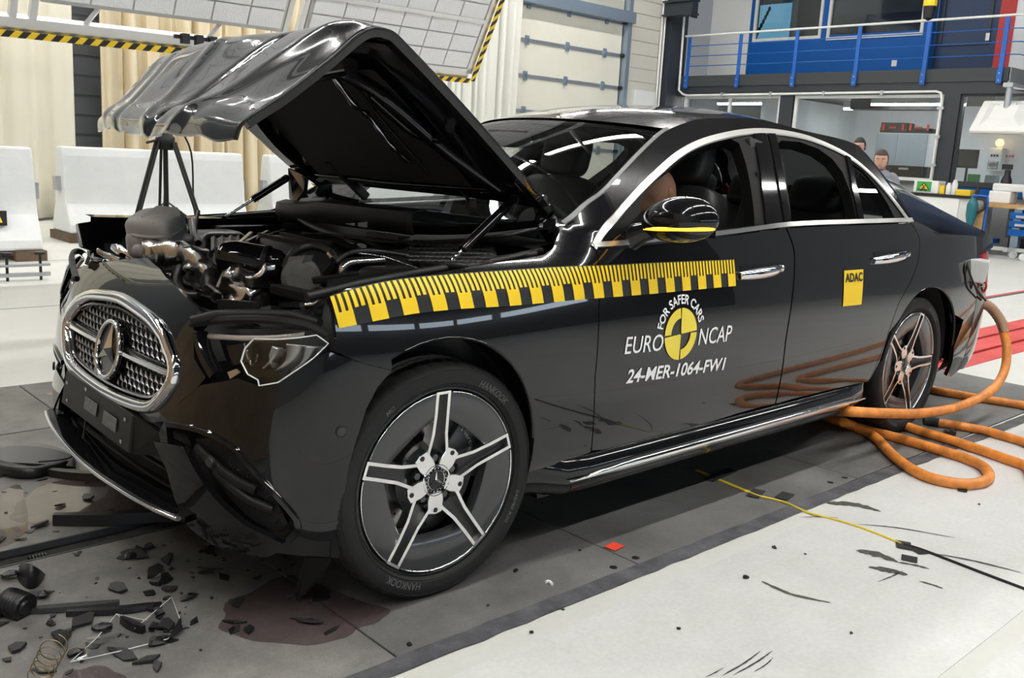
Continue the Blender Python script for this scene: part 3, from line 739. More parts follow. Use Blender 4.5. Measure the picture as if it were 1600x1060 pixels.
# ---- work benches in front of the office wall
xb = -15.6
a = Z0(1500, 392)
wc = thing('white_cabinet', (-15.4, -4.6, 0), 'white counter cabinet with a black top behind the car boot', 'cabinet')
p0, p1 = at(1436, 303, 0, -15.1), at(1500, 306, 0, -15.1)
boxobj('body', (-15.9, p0.y-.3, 0), (-15.1, p1.y, p0.z-.03), 'white_paint', wc, .01); boxobj('top', (-15.92, p0.y-.32, p0.z-.03), (-15.08, p1.y+.28, p0.z+.02), 'black', wc)
boxobj('side_panel', (-15.92, p1.y, 0), (-15.12, p1.y+.26, p0.z-.03), mat('cab_pale', (.68, .68, .65), .5), wc)
q0, q1 = at(1426, 303, 0, -15.2), at(1467, 283, 0, -15.2)
sb = thing('sign_box', (-15.3, (q0.y+q1.y)/2, p0.z+.02), 'white box with green and yellow warning sign on the white cabinet', 'box')
boxobj('housing', (-15.5, q0.y, p0.z+.02), (-15.2, q1.y, q1.z), 'white_paint', sb, .01)
g0, g1 = at(1431, 301, 0, -15.19), at(1456, 283, 0, -15.19)
boxobj('sign_plate', (-15.2, g0.y, p0.z+.05), (-15.19, g1.y, q1.z-.02), 'green', sb)
yc = (g0.y+g1.y)/2; zl = p0.z+.08; zt = q1.z-.04; hw = (g1.y-g0.y)*.42
b_ = MB(); b_.prism([(-15.19, yc-hw, zl), (-15.19, yc+hw, zl), (-15.19, yc, zt)], (.004, 0, 0)); tr = b_.obj('warning_triangle', 'black', sb)
b_ = MB(); s_ = .76; zc = zl+(zt-zl)*.36; b_.prism([(-15.186, yc-hw*s_, zc+(zl-zc)*s_), (-15.186, yc+hw*s_, zc+(zl-zc)*s_), (-15.186, yc, zc+(zt-zc)*s_)], (.004, 0, 0)); b_.obj('triangle_field', 'yellow', tr)
b_ = MB(); b_.bar((-15.18, yc-hw*.4, zc-.07), (-15.18, yc+hw*.25, zc+.05), .006, .022, (1, 0, 0)); b_.bar((-15.18, yc+hw*.4, zc-.07), (-15.18, yc-hw*.25, zc+.05), .006, .022, (1, 0, 0)); b_.bar((-15.18, yc-hw*.3, zc-.02), (-15.18, yc+hw*.35, zc), .006, .022, (1, 0, 0)); b_.obj('triangle_symbol', 'black', tr)
# trolley with wooden panel
xt = -14.9
l0, l1 = at(1511, 378, 0, xt), at(1541, 330, 0, xt); top = at(1530, 307, 0, xt).z
tl = thing('trolley', (xt-.3, (l0.y+l1.y)/2, 0), 'blue tube trolley with a wooden side panel beside the workbench', 'trolley')
b_ = MB(); b_.tube(smooth_path([(xt, l0.y-.02, .2), (xt, l0.y-.02, top-.06), (xt, l0.y+.05, top), (xt, l1.y-.06, top), (xt, l1.y, top-.08), (xt, l1.y, .2)], 4), .022, 8); b_.obj('tube_frame', 'blue_paint', tl, smooth=60)
boxobj('wooden_panel', (xt-.03, l0.y, l0.z+.05), (xt, l1.y-.03, l1.z+.05), 'wood', tl); boxobj('platform', (xt-.7, l0.y-.03, .19), (xt+.03, l1.y+.03, .27), 'blue_paint', tl)
for y in (l0.y+.1, l1.y-.1):
    for x in (xt-.6, xt-.06):
        b_ = MB(); b_.cyl((x, y-.025, .085), (x, y+.025, .085), .085, n=14); b_.obj('caster', 'wall_grey', tl, smooth=40)
        b_ = MB(); b_.bb((x-.03, y-.035, .1), (x+.03, y+.035, .2)); b_.obj('caster_fork', 'steel_galv', tl)
v0 = at(1520, 320, 0, xt+.10)
vc = thing('hand_vacuum', v0, 'turquoise hand held vacuum cleaner hanging at the trolley', 'vacuum cleaner')
b_ = MB(); b_.lathe([(0, .12), (.05, .1), (.09, 0), (.09, -.18), (.06, -.32), (.035, -.5), (.035, -.62), (0, -.63)], v0, n=14); b_.obj('body', 'cyan', vc, smooth=50)
b_ = MB(); b_.tube(smooth_path([v0+V((0, .03, .1)), v0+V((0, .17, .09)), v0+V((0, .19, -.05)), v0+V((0, .07, -.14))], 4), .022, 8); b_.obj('handle', 'black', vc, smooth=60)
b_ = MB(); b_.bar(v0+V((0, 0, .05)), V((xt-.02, v0.y, v0.z+.05)), .02, .02); b_.obj('wall_hook', 'black', vc)
# workbench
bx0 = -15.9; y0 = at(1535, 318, 0, -15.2).y; zt = at(1560, 318, 0, -15.2).z; y0 = max(y0, p1.y+.55)
wb = thing('workbench', (-15.5, y0+1.2, 0), 'workbench with wooden top, dark legs and blue drawers at the right edge', 'workbench')
boxobj('bench_top', (-16.1, y0-.15, zt-.07), (-15.2, y0+3, zt), 'wood', wb); boxobj('back_panel', (-16.1, y0, .1), (-16.05, y0+2.9, zt-.07), 'anthracite', wb)
for y in (y0+.38, y0+2.7): boxobj('leg', (-15.35, y-.06, 0), (-15.22, y+.06, zt-.07), 'steel_blue', wb); boxobj('leg', (-16.05, y-.06, 0), (-15.95, y+.06, zt-.07), 'steel_blue', wb)
yd = at(1578, 340, 0, -15.2).y
boxobj('drawer_case', (-16.0, yd-.05, .32), (-15.24, yd+.85, zt-.08), 'anthracite', wb)
for k in range(3):
    z = .36+k*(zt-.46)/3; d_ = boxobj('drawer', (-15.24, yd, z), (-15.2, yd+.8, z+(zt-.46)/3-.03), 'blue_wall', wb); boxobj('handle', (-15.2, yd+.1, z+.16), (-15.17, yd+.7, z+.2), 'alu', d_)
q = at(1567, 306, 0, -15.5)+V((0, .12, 0)); gr = thing('bench_grinder', (q.x, q.y, zt), 'white and grey grinding machine on the wooden workbench', 'grinder')
boxobj('base', (-15.7, q.y-.3, zt), (-15.35, q.y+.05, zt+.2), 'white_paint', gr, .02); boxobj('motor_housing', (-15.65, q.y-.28, zt+.2), (-15.4, q.y+.35, zt+.33), 'wall_white', gr, .03)
b_ = MB(); b_.cyl((-15.5, q.y+.35, zt+.25), (-15.5, q.y+.55, zt+.25), .17, n=18); b_.obj('grinding_drum', 'steel_galv', gr, smooth=40); b_ = MB(); b_.cyl((-15.5, q.y+.25, zt+.25), (-15.5, q.y+.33, zt+.25), .2, n=18); b_.obj('wheel', 'wall_white', gr, smooth=40); boxobj('foot', (-15.6, q.y+.3, zt), (-15.4, q.y+.6, zt+.08), 'wall_white', gr)
q = at(1571, 293, 0, -15.95); sp = thing('spray_bottle', (q.x, q.y, zt), 'black spray bottle standing behind the grinding machine', 'bottle')
b_ = MB(); b_.lathe([(0, 0), (.09, 0), (.09, .38), (.05, .48), (.05, .56), (0, .57)], (q.x, q.y, zt), n=12); b_.obj('bottle_body', 'black', sp, smooth=50); b_ = MB(); b_.bb((q.x-.03, q.y-.1, zt+.57), (q.x+.03, q.y+.06, zt+.66)); b_.obj('spray_head', 'black', sp)
for k, (px_, h, r, mm, lab) in enumerate(((1471, .16, .045, 'yellow', 'small yellow can on the white cabinet'), (1481, .20, .045, 'white_paint', 'white cup on the white cabinet, left of the glue bottle'), (1490, .26, .05, 'wall_white', 'pale glue bottle in the middle of the white cabinet top'), (1508, .13, .13, 'yellow', 'flat yellow box on the right of the white cabinet top'), (1530, .22, .03, 'black', 'thin black tool standing at the trolley end of the white cabinet'))):
    q = at(px_, 304, 0, -15.3); b_ = MB(); zc = p0.z+.02
    if k == 3: b_.bb((-15.4, q.y-.12, zc), (-15.2, q.y+.12, zc+.1))
    else: b_.lathe([(0, 0), (r, 0), (r, h*.75), (r*.6, h*.9), (r*.6, h), (0, h)], (-15.3, min(q.y, p1.y+.2), zc), n=10)
    b_.obj('bench_item', mm, smooth=40, label=lab, cat='box' if k == 3 else ('can', 'cup', 'bottle', '', 'tool')[k])
# floor dolly right
q = Z0(1572, 405); dl = thing('floor_dolly', q, 'low aluminium dolly with casters on the floor before the workbench', 'dolly')
b_ = MB(); b_.bar(q+V((0, -.4, .16)), q+V((0, .75, .16)), .06, .06); b_.bar(q+V((-.3, 0, .16)), q+V((.25, .05, .16)), .06, .06); b_.bar(q+V((0, .55, .16)), q+V((-.3, 1.1, .5)), .04, .04); b_.obj('rails', 'alu', dl)
for dx, dy in ((0, -.35), (0, .25), (-.28, 0), (.1, .7)):
    c_ = q+V((dx, dy, .06)); b_ = MB(); b_.cyl(c_-V((.02, 0, 0)), c_+V((.02, 0, 0)), .06, n=12); b_.obj('caster', 'wall_white', dl, smooth=40)

# ================================================================== concrete barriers on the left
def barrier(xa, xb, y, h, label, wood=True):
    t = thing('concrete_barrier', ((xa+xb)/2, y, .1), label, 'barrier', 'white concrete barriers along the curtains')
    pr = [(-.32, 0), (.32, 0), (.32, .10), (.20, .34), (.13, .88), (.10, h), (-.10, h), (-.13, .88), (-.20, .34), (-.32, .10)]
    b = MB(); b.prism([(xa, y+p, .1+q) for p, q in pr], (xb-xa, 0, 0)); b.obj('body', 'barrier_concrete', t, bevel=.025)
    for x, s in ((xa, -1), (xb, 1)):
        s = 1 if x == max(xa, xb) else -1
        for z in (.66,): b = MB(); b.bb((x-.005 if s > 0 else x-.06, y-.05, z-.08), (x+.06 if s > 0 else x+.005, y+.05, z+.08)); b.obj('coupling_plate', 'steel_galv', t)
    for x in (xa+(.12 if xb > xa else -.12), xb-(.12 if xb > xa else -.12)):
        s = 1
        b = MB(); b.bb((x-.14, y-.36, .0), (x+.14, y+.36, .1)); b.obj('timber_block', 'dark_wood', label='dark timber block under the %s end of the barrier %s' % ('right' if abs(x-min(xa, xb)) < .5 else 'left', {'c': 'cut by the left picture edge', 'i': 'in full view', 'p': 'partly hidden by the car'}[label[23]]), cat='timber block', group='timber blocks under the barriers')
    return t
barrier(at(62, 330, 1, -7.0).x, 1.6, -7.25, .98, 'white concrete barrier cut by the left picture edge')
barrier(at(103, 310, 1, -8.5).x, at(384, 310, 1, -8.5).x, -8.7, .98, 'white concrete barrier in full view behind the tripod')
barrier(at(426, 310, 1, -8.5).x, at(426, 310, 1, -8.5).x-2.7, -8.7, .98, 'white concrete barrier partly hidden behind the car engine bay')
q = at(6, 342, 1, -6.9); t = thing('warning_plate', (q.x, -6.98, q.z-.12), 'small black plate with flame symbol on the left barrier', 'sign')
b_ = MB(); b_.box((q.x+.08, -6.965, q.z), (.24, .03, .14)); b_.obj('plate', 'black', t); b_ = MB(); b_.prism([(q.x-.0, -6.949, q.z-.04), (q.x+.06, -6.949, q.z-.04), (q.x+.03, -6.949, q.z+.04)], (0, .003, 0)); b_.obj('symbol', 'yellow', t)
# small adjustable stand on the floor at the left edge
q = Z0(8, 440); t = thing('levelling_stand', q, 'small grey levelling stand on the floor at the left edge', 'stand')
for dx in (-.28, -.02, .1):
    b_ = MB(); b_.cyl(q+V((dx, 0, 0)), q+V((dx, 0, .22)), .012, n=8); b_.lathe([(0, .22), (.05, .22), (.05, .24), (0, .24)], q+V((dx, 0, 0)), n=10); b_.obj('screw_leg', 'black', t, smooth=40)
b_ = MB(); b_.bar(q+V((-.35, 0, .05)), q+V((.15, 0, .05)), .06, .03); b_.bar(q+V((-.35, 0, .13)), q+V((.15, 0, .13)), .06, .02); b_.obj('rails', 'steel_galv', t)

# ---- tripod behind the bonnet
T0 = at(258, 212, 1, -3.2)
tp = thing('camera_tripod', (T0.x, T0.y, 0), 'black camera tripod standing behind the crumpled bonnet', 'tripod')
b_ = MB(); b_.cyl(T0+V((0, 0, -.52)), T0+V((0, 0, .05)), .016, n=10); b_.obj('centre_column', 'black', tp, smooth=60)
b_ = MB(); b_.lathe([(0, -.06), (.05, -.06), (.06, -.02), (.06, .02), (.035, .05), (.03, .08), (0, .08)], T0+V((0, 0, -.03)), n=14); b_.obj('head', 'black', tp, smooth=50); b_ = MB(); b_.cyl(T0+V((.02, 0, -.02)), T0+V((.14, .05, -.05)), .008, n=8); b_.obj('crank', 'black', tp)
for k, a in enumerate((15, 130, 255)):
    d = V((cos(radians(a)), sin(radians(a)), 0)); f0 = T0+d*.06+V((0, 0, -.04)); f1 = V((T0.x, T0.y, 0))+d*.48
    b_ = MB(); mid = f0.lerp(f1, .52); s = d.cross(V((0, 0, 1)))*.016
    b_.cyl(f0+s, mid+s, .010, n=8); b_.cyl(f0-s, mid-s, .010, n=8); b_.cyl(mid, f1, .012, n=8); b_.box(mid, (.05, .05, .06)); b_.sphere(f1+V((0, 0, .012)), .014, 8, 6)
    lg = b_.obj('leg', 'black', tp, smooth=60)
    b_ = MB(); b_.cyl(T0+V((0, 0, -.42)), f0.lerp(f1, .44), .006, n=6); b_.obj('strut', 'black', lg)
b_ = MB(); b_.tube(smooth_path([T0+V((-.04, .05, .1)), T0+V((-.15, .05, -.1)), T0+V((-.17, .05, -.5)), T0+V((-.26, .1, -.7)), T0+V((-.25, .1, -1.3))], 5), .006, 6); b_.obj('cable', 'black', tp)
q = T0+V((0, 0, .128)); t = thing('high_speed_camera', q-V((0, 0, .07)), 'small dark camera on top of the tripod under the bonnet edge', 'camera')
boxobj('camera_body', (q.x-.06, q.y-.06, q.z-.07), (q.x+.06, q.y+.08, q.z+.05), 'black', t, .006); b_ = MB(); b_.cyl(q+V((0, .08, -.01)), q+V((0, .15, -.01)), .035, n=14); b_.obj('lens', 'black_gloss', t, smooth=40)

# ---- lamp bank above the track (tilted frame with led panels)
RY = -5.0
tilt = radians(62)
P0 = at(733, 116, 1, RY)              # lower right corner
ud = V((1, 0, -.012)).normalized()    # along the frame to the left (towards the nose of the car)
vd = V((0, cos(tilt), sin(tilt)))     # up the frame (leans over the track)
nd = vd.cross(ud)
rig = thing('lamp_bank', P0, 'tilted aluminium frame of white led panels with hazard tape edge', 'lamp bank')
def rg(u, v, w=0): return P0+ud*u+vd*v+nd*w
RW, RH = 7.2, 3.0
b_ = MB()
for v0_ in (0.0,): b_.bar(rg(0, v0_, -.05), rg(RW, v0_, -.05), .10, .08, nd)
b_.bar(rg(0, 0, -.05), rg(0, RH, -.05), .08, .08, nd); b_.bar(rg(RW, 0, -.05), rg(RW, RH, -.05), .08, .08, nd); b_.bar(rg(0, RH, -.05), rg(RW, RH, -.05), .1, .08, nd)
for u_ in (2.06, 2.2, 4.26, 4.40): b_.bar(rg(u_, 0, -.05), rg(u_, RH, -.05), .05, .06, nd)
b_.obj('frame', 'alu', rig)
b_ = MB(); b_.bar(rg(-.02, -.065, .02), rg(RW, -.065, .02), .05, .012, nd); b_.obj('hazard_strip', 'hazard', rig)
b_ = MB(); b_.bar(rg(-.06, -.065, .02), rg(-.06, RH, .02), .05, .012, nd); b_.obj('hazard_strip', 'hazard_side', rig)
mw, mh = .315, .165
bx = MB(); 
proto = None
for (ua, ub, va) in ((.06, 2.0, .06), (2.26, 4.2, .22), (4.46, 6.4, .22)):
    b_ = MB(); b_.bb((0, 0, 0), (0, 0, 0)); 
    nc, nr = 6, 15
    pw_, ph_ = (ub-ua)/nc, .172
    pan = MB(); pan.add([rg(ua-.02, va-.03, -.02), rg(ub+.02, va-.03, -.02), rg(ub+.02, va+nr*ph_+.03, -.02), rg(ua-.02, va+nr*ph_+.03, -.02), rg(ua-.02, va-.03, -.08), rg(ub+.02, va-.03, -.08), rg(ub+.02, va+nr*ph_+.03, -.08), rg(ua-.02, va+nr*ph_+.03, -.08)], [(0, 1, 2, 3), (7, 6, 5, 4), (0, 4, 5, 1), (1, 5, 6, 2), (2, 6, 7, 3), (3, 7, 4, 0)])
    po = pan.obj('led_panel', 'led_frame', rig)
    for i in range(nc):
        for j in range(nr):
            c = rg(ua+(i+.5)*pw_, va+(j+.5)*ph_, -.012)
            if proto is None:
                q = MB(); q.add([(ud*(sx*pw_*.475)+vd*(sy*ph_*.455)+nd*z) for z in (-.012, .012) for sx, sy in ((-1, -1), (1, -1), (1, 1), (-1, 1))], [(3, 2, 1, 0), (4, 5, 6, 7), (0, 1, 5, 4), (1, 2, 6, 5), (2, 3, 7, 6), (3, 0, 4, 7)])
                proto = q.obj('led_module', 'led_lens', po); 
                for v_ in proto.data.vertices: v_.co += org(po)
                proto.data.update(); o = proto
            else:
                o = bpy.data.objects.new('led_module', proto.data); COL.objects.link(o); o.parent = po
            o.location = c-org(po)
    for k in range(1, 6):
        q = MB(); q.bar(rg(ua-.03, va+k*3*ph_, .01), rg(ub+.03, va+k*3*ph_, .01), .04, .02, nd); q.obj('panel_rail', 'alu', po)
for u_ in (.5, 2.13, 4.33, 6.2):
    q = MB(); q.bar(rg(u_, RH, -.05), (rg(u_, RH).x, rg(u_, RH).y, HZ-.05), .06, .06); q.obj('hanger', 'alu', rig)
q = MB(); 
for du in (-.12, 0, .12): q.box(rg(3.0+du, .06, .05), (.06, .06, .08))
q.bar(rg(2.8, .06, .02), rg(3.2, .06, .02), .03, .03); q.obj('cable_clamp', 'black', rig)
for u_ in (2.9, 3.9):
    q = MB(); q.bar(rg(u_, 0, -.05), rg(u_-.15, .25, -.06), .03, .03); q.obj('brace', 'alu', rig)

# ---- crash barrier block in front of the car (outside the picture, mirrored in the bumper)
mat('plywood', (.36, .24, .13), .5, noise=(3.5, .35))
cbk = thing('crash_block', (3.0, -.2, 0), 'massive crash block faced with plywood in front of the car', 'crash block')
boxobj('concrete_core', (2.06, -1.8, 0), (4.2, 1.0, 2.5), 'barrier_concrete', cbk)
for k in range(3): boxobj('plywood_sheet', (2.0, -1.8+k*.935, .12), (2.06, -1.8+k*.935+.93, 2.45), 'plywood', cbk)
# ================================================================== car: body surfaces
WBASE = 2.961
def _sm(t): t = max(0.0, min(1.0, t)); return t*t*(3-2*t)
def side_y(x, z):
    """half width of the body side at station x, height z"""
    W = .938
    if x < -3.2: W -= .085*((-3.2-x)/.9)**2
    if x > -.1: W -= .085*((x+.1)/.6)**2
    if z < .60: d = -.20*(z-.60)**2 - (.30*(.36-z)**2*4 if z < .36 else 0)
    else: d = -.30*(z-.60)**2
    y = W+d
    # feature line in the lower door and soft hip over the wheels
    y += .012*exp(-((x+2.95)/.55)**2)*exp(-((z-.72)/.22)**2) + .012*exp(-(x/.5)**2)*exp(-((z-.74)/.2)**2)
    zb = 1.055
    if z > zb:                      # greenhouse
        t = z-zb
        y -= t*.46 + .25*t*t
    if x < -2.85 and z > .99: y -= 1.7*(-2.85-x)*(z-.99)
    # fender crown towards the bonnet
    f = _sm((x+.75)/.35)
    if f > 0 and z > .87: y -= f*4.2*(z-.87)**2
    return y
def side(x, z): return V((x, side_y(x, z), z))
def nrm_of(surf, u, v, e=1e-3):
    a = V(surf(u+e, v))-V(surf(u-e, v)); b = V(surf(u, v+e))-V(surf(u, v-e)); n = a.cross(b); n.normalize(); return n
def on_side(px, py):
    d = ray(px, py); y = .92
    for _ in range(12):
        P = CPOS+d*((y-CPOS.y)/d.y); y2 = side_y(P.x, P.z); y = y+(y2-y)*.7
    return (P.x, P.z)
def S(*pts): return [on_side(*p) for p in pts]
# front end: plan outline bulges from the corner to the (pushed-in) nose
FXA = .20
nose_x = smooth_table([(.12, .55), (.22, .60), (.34, .60), (.50, .585), (.62, .565), (.74, .535), (.82, .502), (.88, .462), (.95, .39)])
fn_w = smooth_table([(.12, .85), (.22, .88), (.36, .905), (.70, .912), (.86, .89), (.95, .85)])
FN = 3.0
def front(a, z):
    """a: plan angle, 0 nose centre .. +-pi/2 corners"""
    r = (abs(cos(a)/(nose_x(z)-FXA))**FN+abs(sin(a)/fn_w(z))**FN)**(-1/FN)
    return V((FXA+r*cos(a), r*sin(a), z))
def on_front(px, py, off=0.0):
    d = ray(px, py)
    def insd(P):
        w_ = fn_w(P.z); q = abs(P.y)/w_
        if q >= 1: return False
        if P.x < FXA: return True
        c = (P.x-FXA)/(nose_x(P.z)-FXA)
        return c < 1 and c**FN+q**FN < 1
    t = .8; st = .01
    while t < 6 and not insd(CPOS+d*t): t += st
    lo, hi = t-st, t
    for _ in range(30):
        m = (lo+hi)/2
        if insd(CPOS+d*m): hi = m
        else: lo = m
    P = CPOS+d*hi
    return (atan2(P.y, P.x-FXA), P.z)
def F(*pts): return [on_front(*p) for p in pts]

# tail end
def tail_w(z): return side_y(-3.62, min(z, .98))
tail_x = smooth_table([(.15, .40), (.3, .46), (.55, .465), (.8, .45), (.92, .43), (1.0, .36)])
def rear(a, z):
    r = (abs(cos(a)/tail_x(z))**3+abs(sin(a)/tail_w(z))**3)**(-1/3)
    return V((-3.62-r*cos(a), r*sin(a), z))
# ================================================================== car materials
def paint_mat():
    m = mat('car_paint', (.006, .006, .007), .16, ior=1.5, coat=1.0, coatr=.015)
    b = m.node_tree.nodes['Principled BSDF']; b.inputs['Coat IOR'].default_value = 1.42; b.inputs['Specular IOR Level'].default_value = .12
    return m
paint_mat()
mat('chrome', (.82, .82, .83), .08, 1.0); mat('satin_chrome', (.66, .655, .63), .3, 1.0); mat('dark_chrome', (.30, .30, .31), .15, 1.0)
mat('trim_black', (.009, .009, .0095), .45, ior=1.35); mat('gloss_black', (.006, .006, .007), .06, ior=1.47); mat('plastic', (.02, .02, .021), .5, noise=(12, .3)); mat('liner', (.012, .012, .012), .9, bump=(140, .6, .004))
mat('tyre', (.017, .017, .017), .6, ior=1.3); mat('tyre_text', (.085, .085, .085), .55); mat('rim_grey', (.05, .051, .053), .2, .2, coat=.3); mat('rim_dark', (.012, .012, .013), .3); mat('machined', (.80, .80, .79), .17, 1.0)
mat('disc_steel', (.42, .41, .40), .3, 1.0); mat('caliper', (.09, .09, .095), .4, .5)
mat('interior', (.018, .018, .019), .65); mat('seat_leather', (.02, .02, .021), .5); mat('dummy_skin', (.42, .22, .13), .5); mat('airbag', (.55, .52, .46), .8)
mat('tape_yellow', (.86, .58, .012), .42); mat('tape_black', (.014, .014, .013), .4); mat('decal_white', (.84, .84, .82), .4); mat('decal_yellow', (.83, .66, .06), .4)
mat('amber', (.95, .42, .02), .3, emit=(1, .48, .03), es=2.6); mat('tail_red', (.30, .004, .008), .1, coat=.5); mat('sensor_grey', (.03, .03, .032), .3)
glass_mat('windscreen', (.62, .66, .64), 0.0, 1.5, 1.0); glass_mat('rear_glass', (.62, .66, .66), 0, 1.5, 1.0); glass_mat('side_glass', (.28, .30, .30), 0, 1.5, 1.3); glass_mat('lens_clear', (.72, .72, .72), .02, 1.5, 1.6); glass_mat('lens_fragment', (.86, .87, .87), .08, 1.4, 1.0)

CAR = thing('crashed_car', (-1.5, 0, 0), 'black saloon car with smashed front and raised crumpled bonnet', 'car')
def part(b, name, m, parent=None, **k): return b.obj(name, m, parent or CAR, **k)
def both(name, poly, m, parent=None, **k):
    a = panel(name, poly, side, m, parent or CAR, flip=True, **k); b = panel(name, poly, side, m, parent or CAR, flip=True, mirror=True, **k); return a, b
def inset(poly, d):
    """shrink an outline slightly so that neighbouring panels leave a joint"""
    n = len(poly); A = sum(poly[i][0]*poly[(i+1) % n][1]-poly[(i+1) % n][0]*poly[i][1] for i in range(n)); s = 1 if A > 0 else -1
    out = []
    for i in range(n):
        a, b, c = poly[i-1], poly[i], poly[(i+1) % n]
        d1 = V((b[0]-a[0], b[1]-a[1])); d2 = V((c[0]-b[0], c[1]-b[1]))
        if d1.length < 1e-7 or d2.length < 1e-7: out.append(b); continue
        d1.normalize(); d2.normalize(); n1 = V((-d1.y, d1.x))*s; n2 = V((-d2.y, d2.x))*s; q = n1+n2
        if q.length < .3: out.append(b); continue
        q.normalize(); k = d/max(.5, q.dot(n1)); out.append((b[0]+q.x*k, b[1]+q.y*k))
    return out

# ------------------------------------------------------------------ traced lines on the body side, (x, z)
belt = sp2(S((926, 383), (1000, 377), (1065, 371), (1130, 364), (1235, 351), (1330, 347), (1425, 344)), 5)
arc = sp2(S((926, 383), (950, 346), (985, 306), (1020, 271), (1060, 237), (1100, 217), (1150, 205), (1190, 202), (1230, 206), (1270, 216), (1320, 239), (1360, 271), (1395, 311), (1420, 345)), 5)
gapA = S((930, 389), (937, 430), (935, 482), (929, 590), (923, 706))
gapB = sp2(S((1226, 351), (1240, 388), (1241, 430), (1236, 480), (1228, 530), (1222, 580), (1211, 633)), 4)
gapC = sp2(S((1421, 345), (1436, 370), (1436, 401), (1425, 437), (1405, 474), (1391, 513), (1372, 565), (1356, 598)), 4)
sillz = smooth_table([(-2.6, .325), (-2.05, .333), (-1.5, .334), (-.9, .31), (-.62, .318), (-.3, .30)])
archF = [(.012+.362*cos(t), .392+.385*sin(t)) for t in [radians(q) for q in range(-8, 189, 7)]]
archR = [(-2.985+.385*cos(t)*(1 if cos(t) > 0 else 1.06), .372+.372*sin(t)) for t in [radians(q) for q in range(-8, 196, 7)]]
drip = S((884, 351), (901, 338), (939, 306), (986, 256), (1021, 221), (1046, 202), (1088, 187), (1140, 184.5), (1190, 187), (1257, 204.5))
drip = [(x, z) for x, z in drip]
drip += [(-2.75, 1.418), (-2.95, 1.362), (-3.17, 1.285), (-3.38, 1.180), (-3.62, 1.045)]
drip = sp2(drip, 4)

# front wing
wing = S((520, 548), (526, 528), (521, 490), (513, 464), (545, 450), (577, 445), (592, 441), (645, 432), (683, 427), (730, 418), (815, 405), (851, 398), (864, 388), (873, 366), (884, 352), (901, 344), (934, 354), (927, 381)) + gapA + [(gapA[-1][0]+.05, gapA[-1][1]-.012), (-.345, .318)]
wing += [p for p in reversed(archF) if p[1] > .38 and p[0] < .19] + S((612, 579), (565, 567))
both('front_wing', wing, 'car_paint', step=.028)
# doors
gB = [p for p in gapB]
fd = list(reversed(gapA)) + [(x, z-.010) for x, z in belt if gapA[0][0]-.002 > x > gapB[0][0]] + gB + [(x, sillz(x)) for x in [gB[-1][0]+(gapA[-1][0]-gB[-1][0])*k/8 for k in range(1, 8)]]
both('front_door', inset(fd, .0045), 'car_paint', step=.03)
bt = [(x, z-.010) for x, z in belt if gapB[0][0] > x > gapC[0][0]]
rd = list(reversed(gapB)) + bt + gapC + [(x, sillz(x)) for x in [gapC[-1][0]+(gapB[-1][0]-gapC[-1][0])*k/6 for k in range(1, 6)]]
both('rear_door', inset(rd, .0045), 'car_paint', step=.03)
# side frame: A-pillar, roof rail, C-pillar and rear quarter in one pressing
qp = [gapC[-1]] + list(reversed(gapC[:-1])) + list(reversed([p for p in arc if p[1] > 1.075 or p[0] > -.66])) + S((934, 353.5), (901, 343.5))
qp += drip[1:] + [(-3.80, .985), (-3.93, .948), (-3.93, .90), (-3.80, .885), (-3.70, .80), (-3.66, .70), (-3.60, .62), (-3.47, .54)]
qp += [p for p in reversed(archR) if p[1] > .36 and not (p[0] > -2.70 and p[1] < .60) and not (p[0] < -2.985 and p[1] < .55)] + [(-2.60, .55), (-2.57, .42)]
both('side_frame', qp, 'car_paint', step=.028)
# rear bumper flanks + rear face
rb = [(-3.47, .537), (-3.60, .617), (-3.66, .697), (-3.72, .70), (-3.72, .24), (-3.60, .20), (-3.50, .22), (-3.415, .40)]
both('rear_bumper_flank', rb, 'car_paint', step=.03)
RB = panel('rear_bumper', [(-1.56, .24), (-1.3, .22), (0, .2), (1.3, .22), (1.56, .24), (1.56, .70), (1.3, .70), (0, .68), (-1.3, .70), (-1.56, .70)], rear, 'car_paint', CAR, step=.05, flip=True)
panel('boot_panel', [(-1.05, .69), (0, .685), (1.05, .69), (1.05, .94), (.6, .965), (0, .975), (-.6, .965), (-1.05, .94)], rear, 'car_paint', CAR, step=.05, flip=True)
for s in (1, -1):
    tl = [(s*1.06, .735), (s*1.3, .72), (s*1.56, .715), (s*1.565, .80), (s*1.5, .875), (s*1.3, .90), (s*1.06, .90)]
    panel('tail_light', tl, rear, 'tail_red', CAR, step=.04, off=.004, flip=True, label='red tail light')
# beltline and window chrome
def ribbon(name, line, w, m, parent=CAR, off=.006, surf=side, mirror=False, th=.01, inner=None, **k):
    """flat trim strip following a line on the body side"""
    b = MB(); n = len(line)
    for i, (x, z) in enumerate(line):
        a = line[max(i-1, 0)]; c = line[min(i+1, n-1)]; d = V((c[0]-a[0], c[1]-a[1])); d.normalize(); q = V((-d.y, d.x))
        for e, o_ in ((-w/2, 0), (-w/2*.8, off), (w/2*.8, off), (w/2, 0)):
            u, v = x+q.x*e, z+q.y*e; P = V(surf(u, v)); N = nrm_of(surf, u, v); 
            if N.y < 0: N = -N
            P = P+N*(o_-.002)
            b.v.append(V((P.x, -P.y, P.z)) if mirror else P)
    for i in range(n-1):
        for j in range(3): b.f.append((4*i+j, 4*i+j+1, 4*i+5+j, 4*i+4+j))
    return b.obj(name, m, parent, smooth=50, **k)
for mi in (False, True):
    ribbon('belt_trim', belt, .019, 'satin_chrome', mirror=mi, off=.008)
    ribbon('window_trim', [(x+.0, z-.008) for x, z in arc], .024, 'satin_chrome', mirror=mi, off=.006)
    ribbon('pillar_seal', [(x+.004, z+.004) for x, z in drip[:21]], .011, mat('seal_grey', (.16, .16, .165), .35), mirror=mi, off=.003)
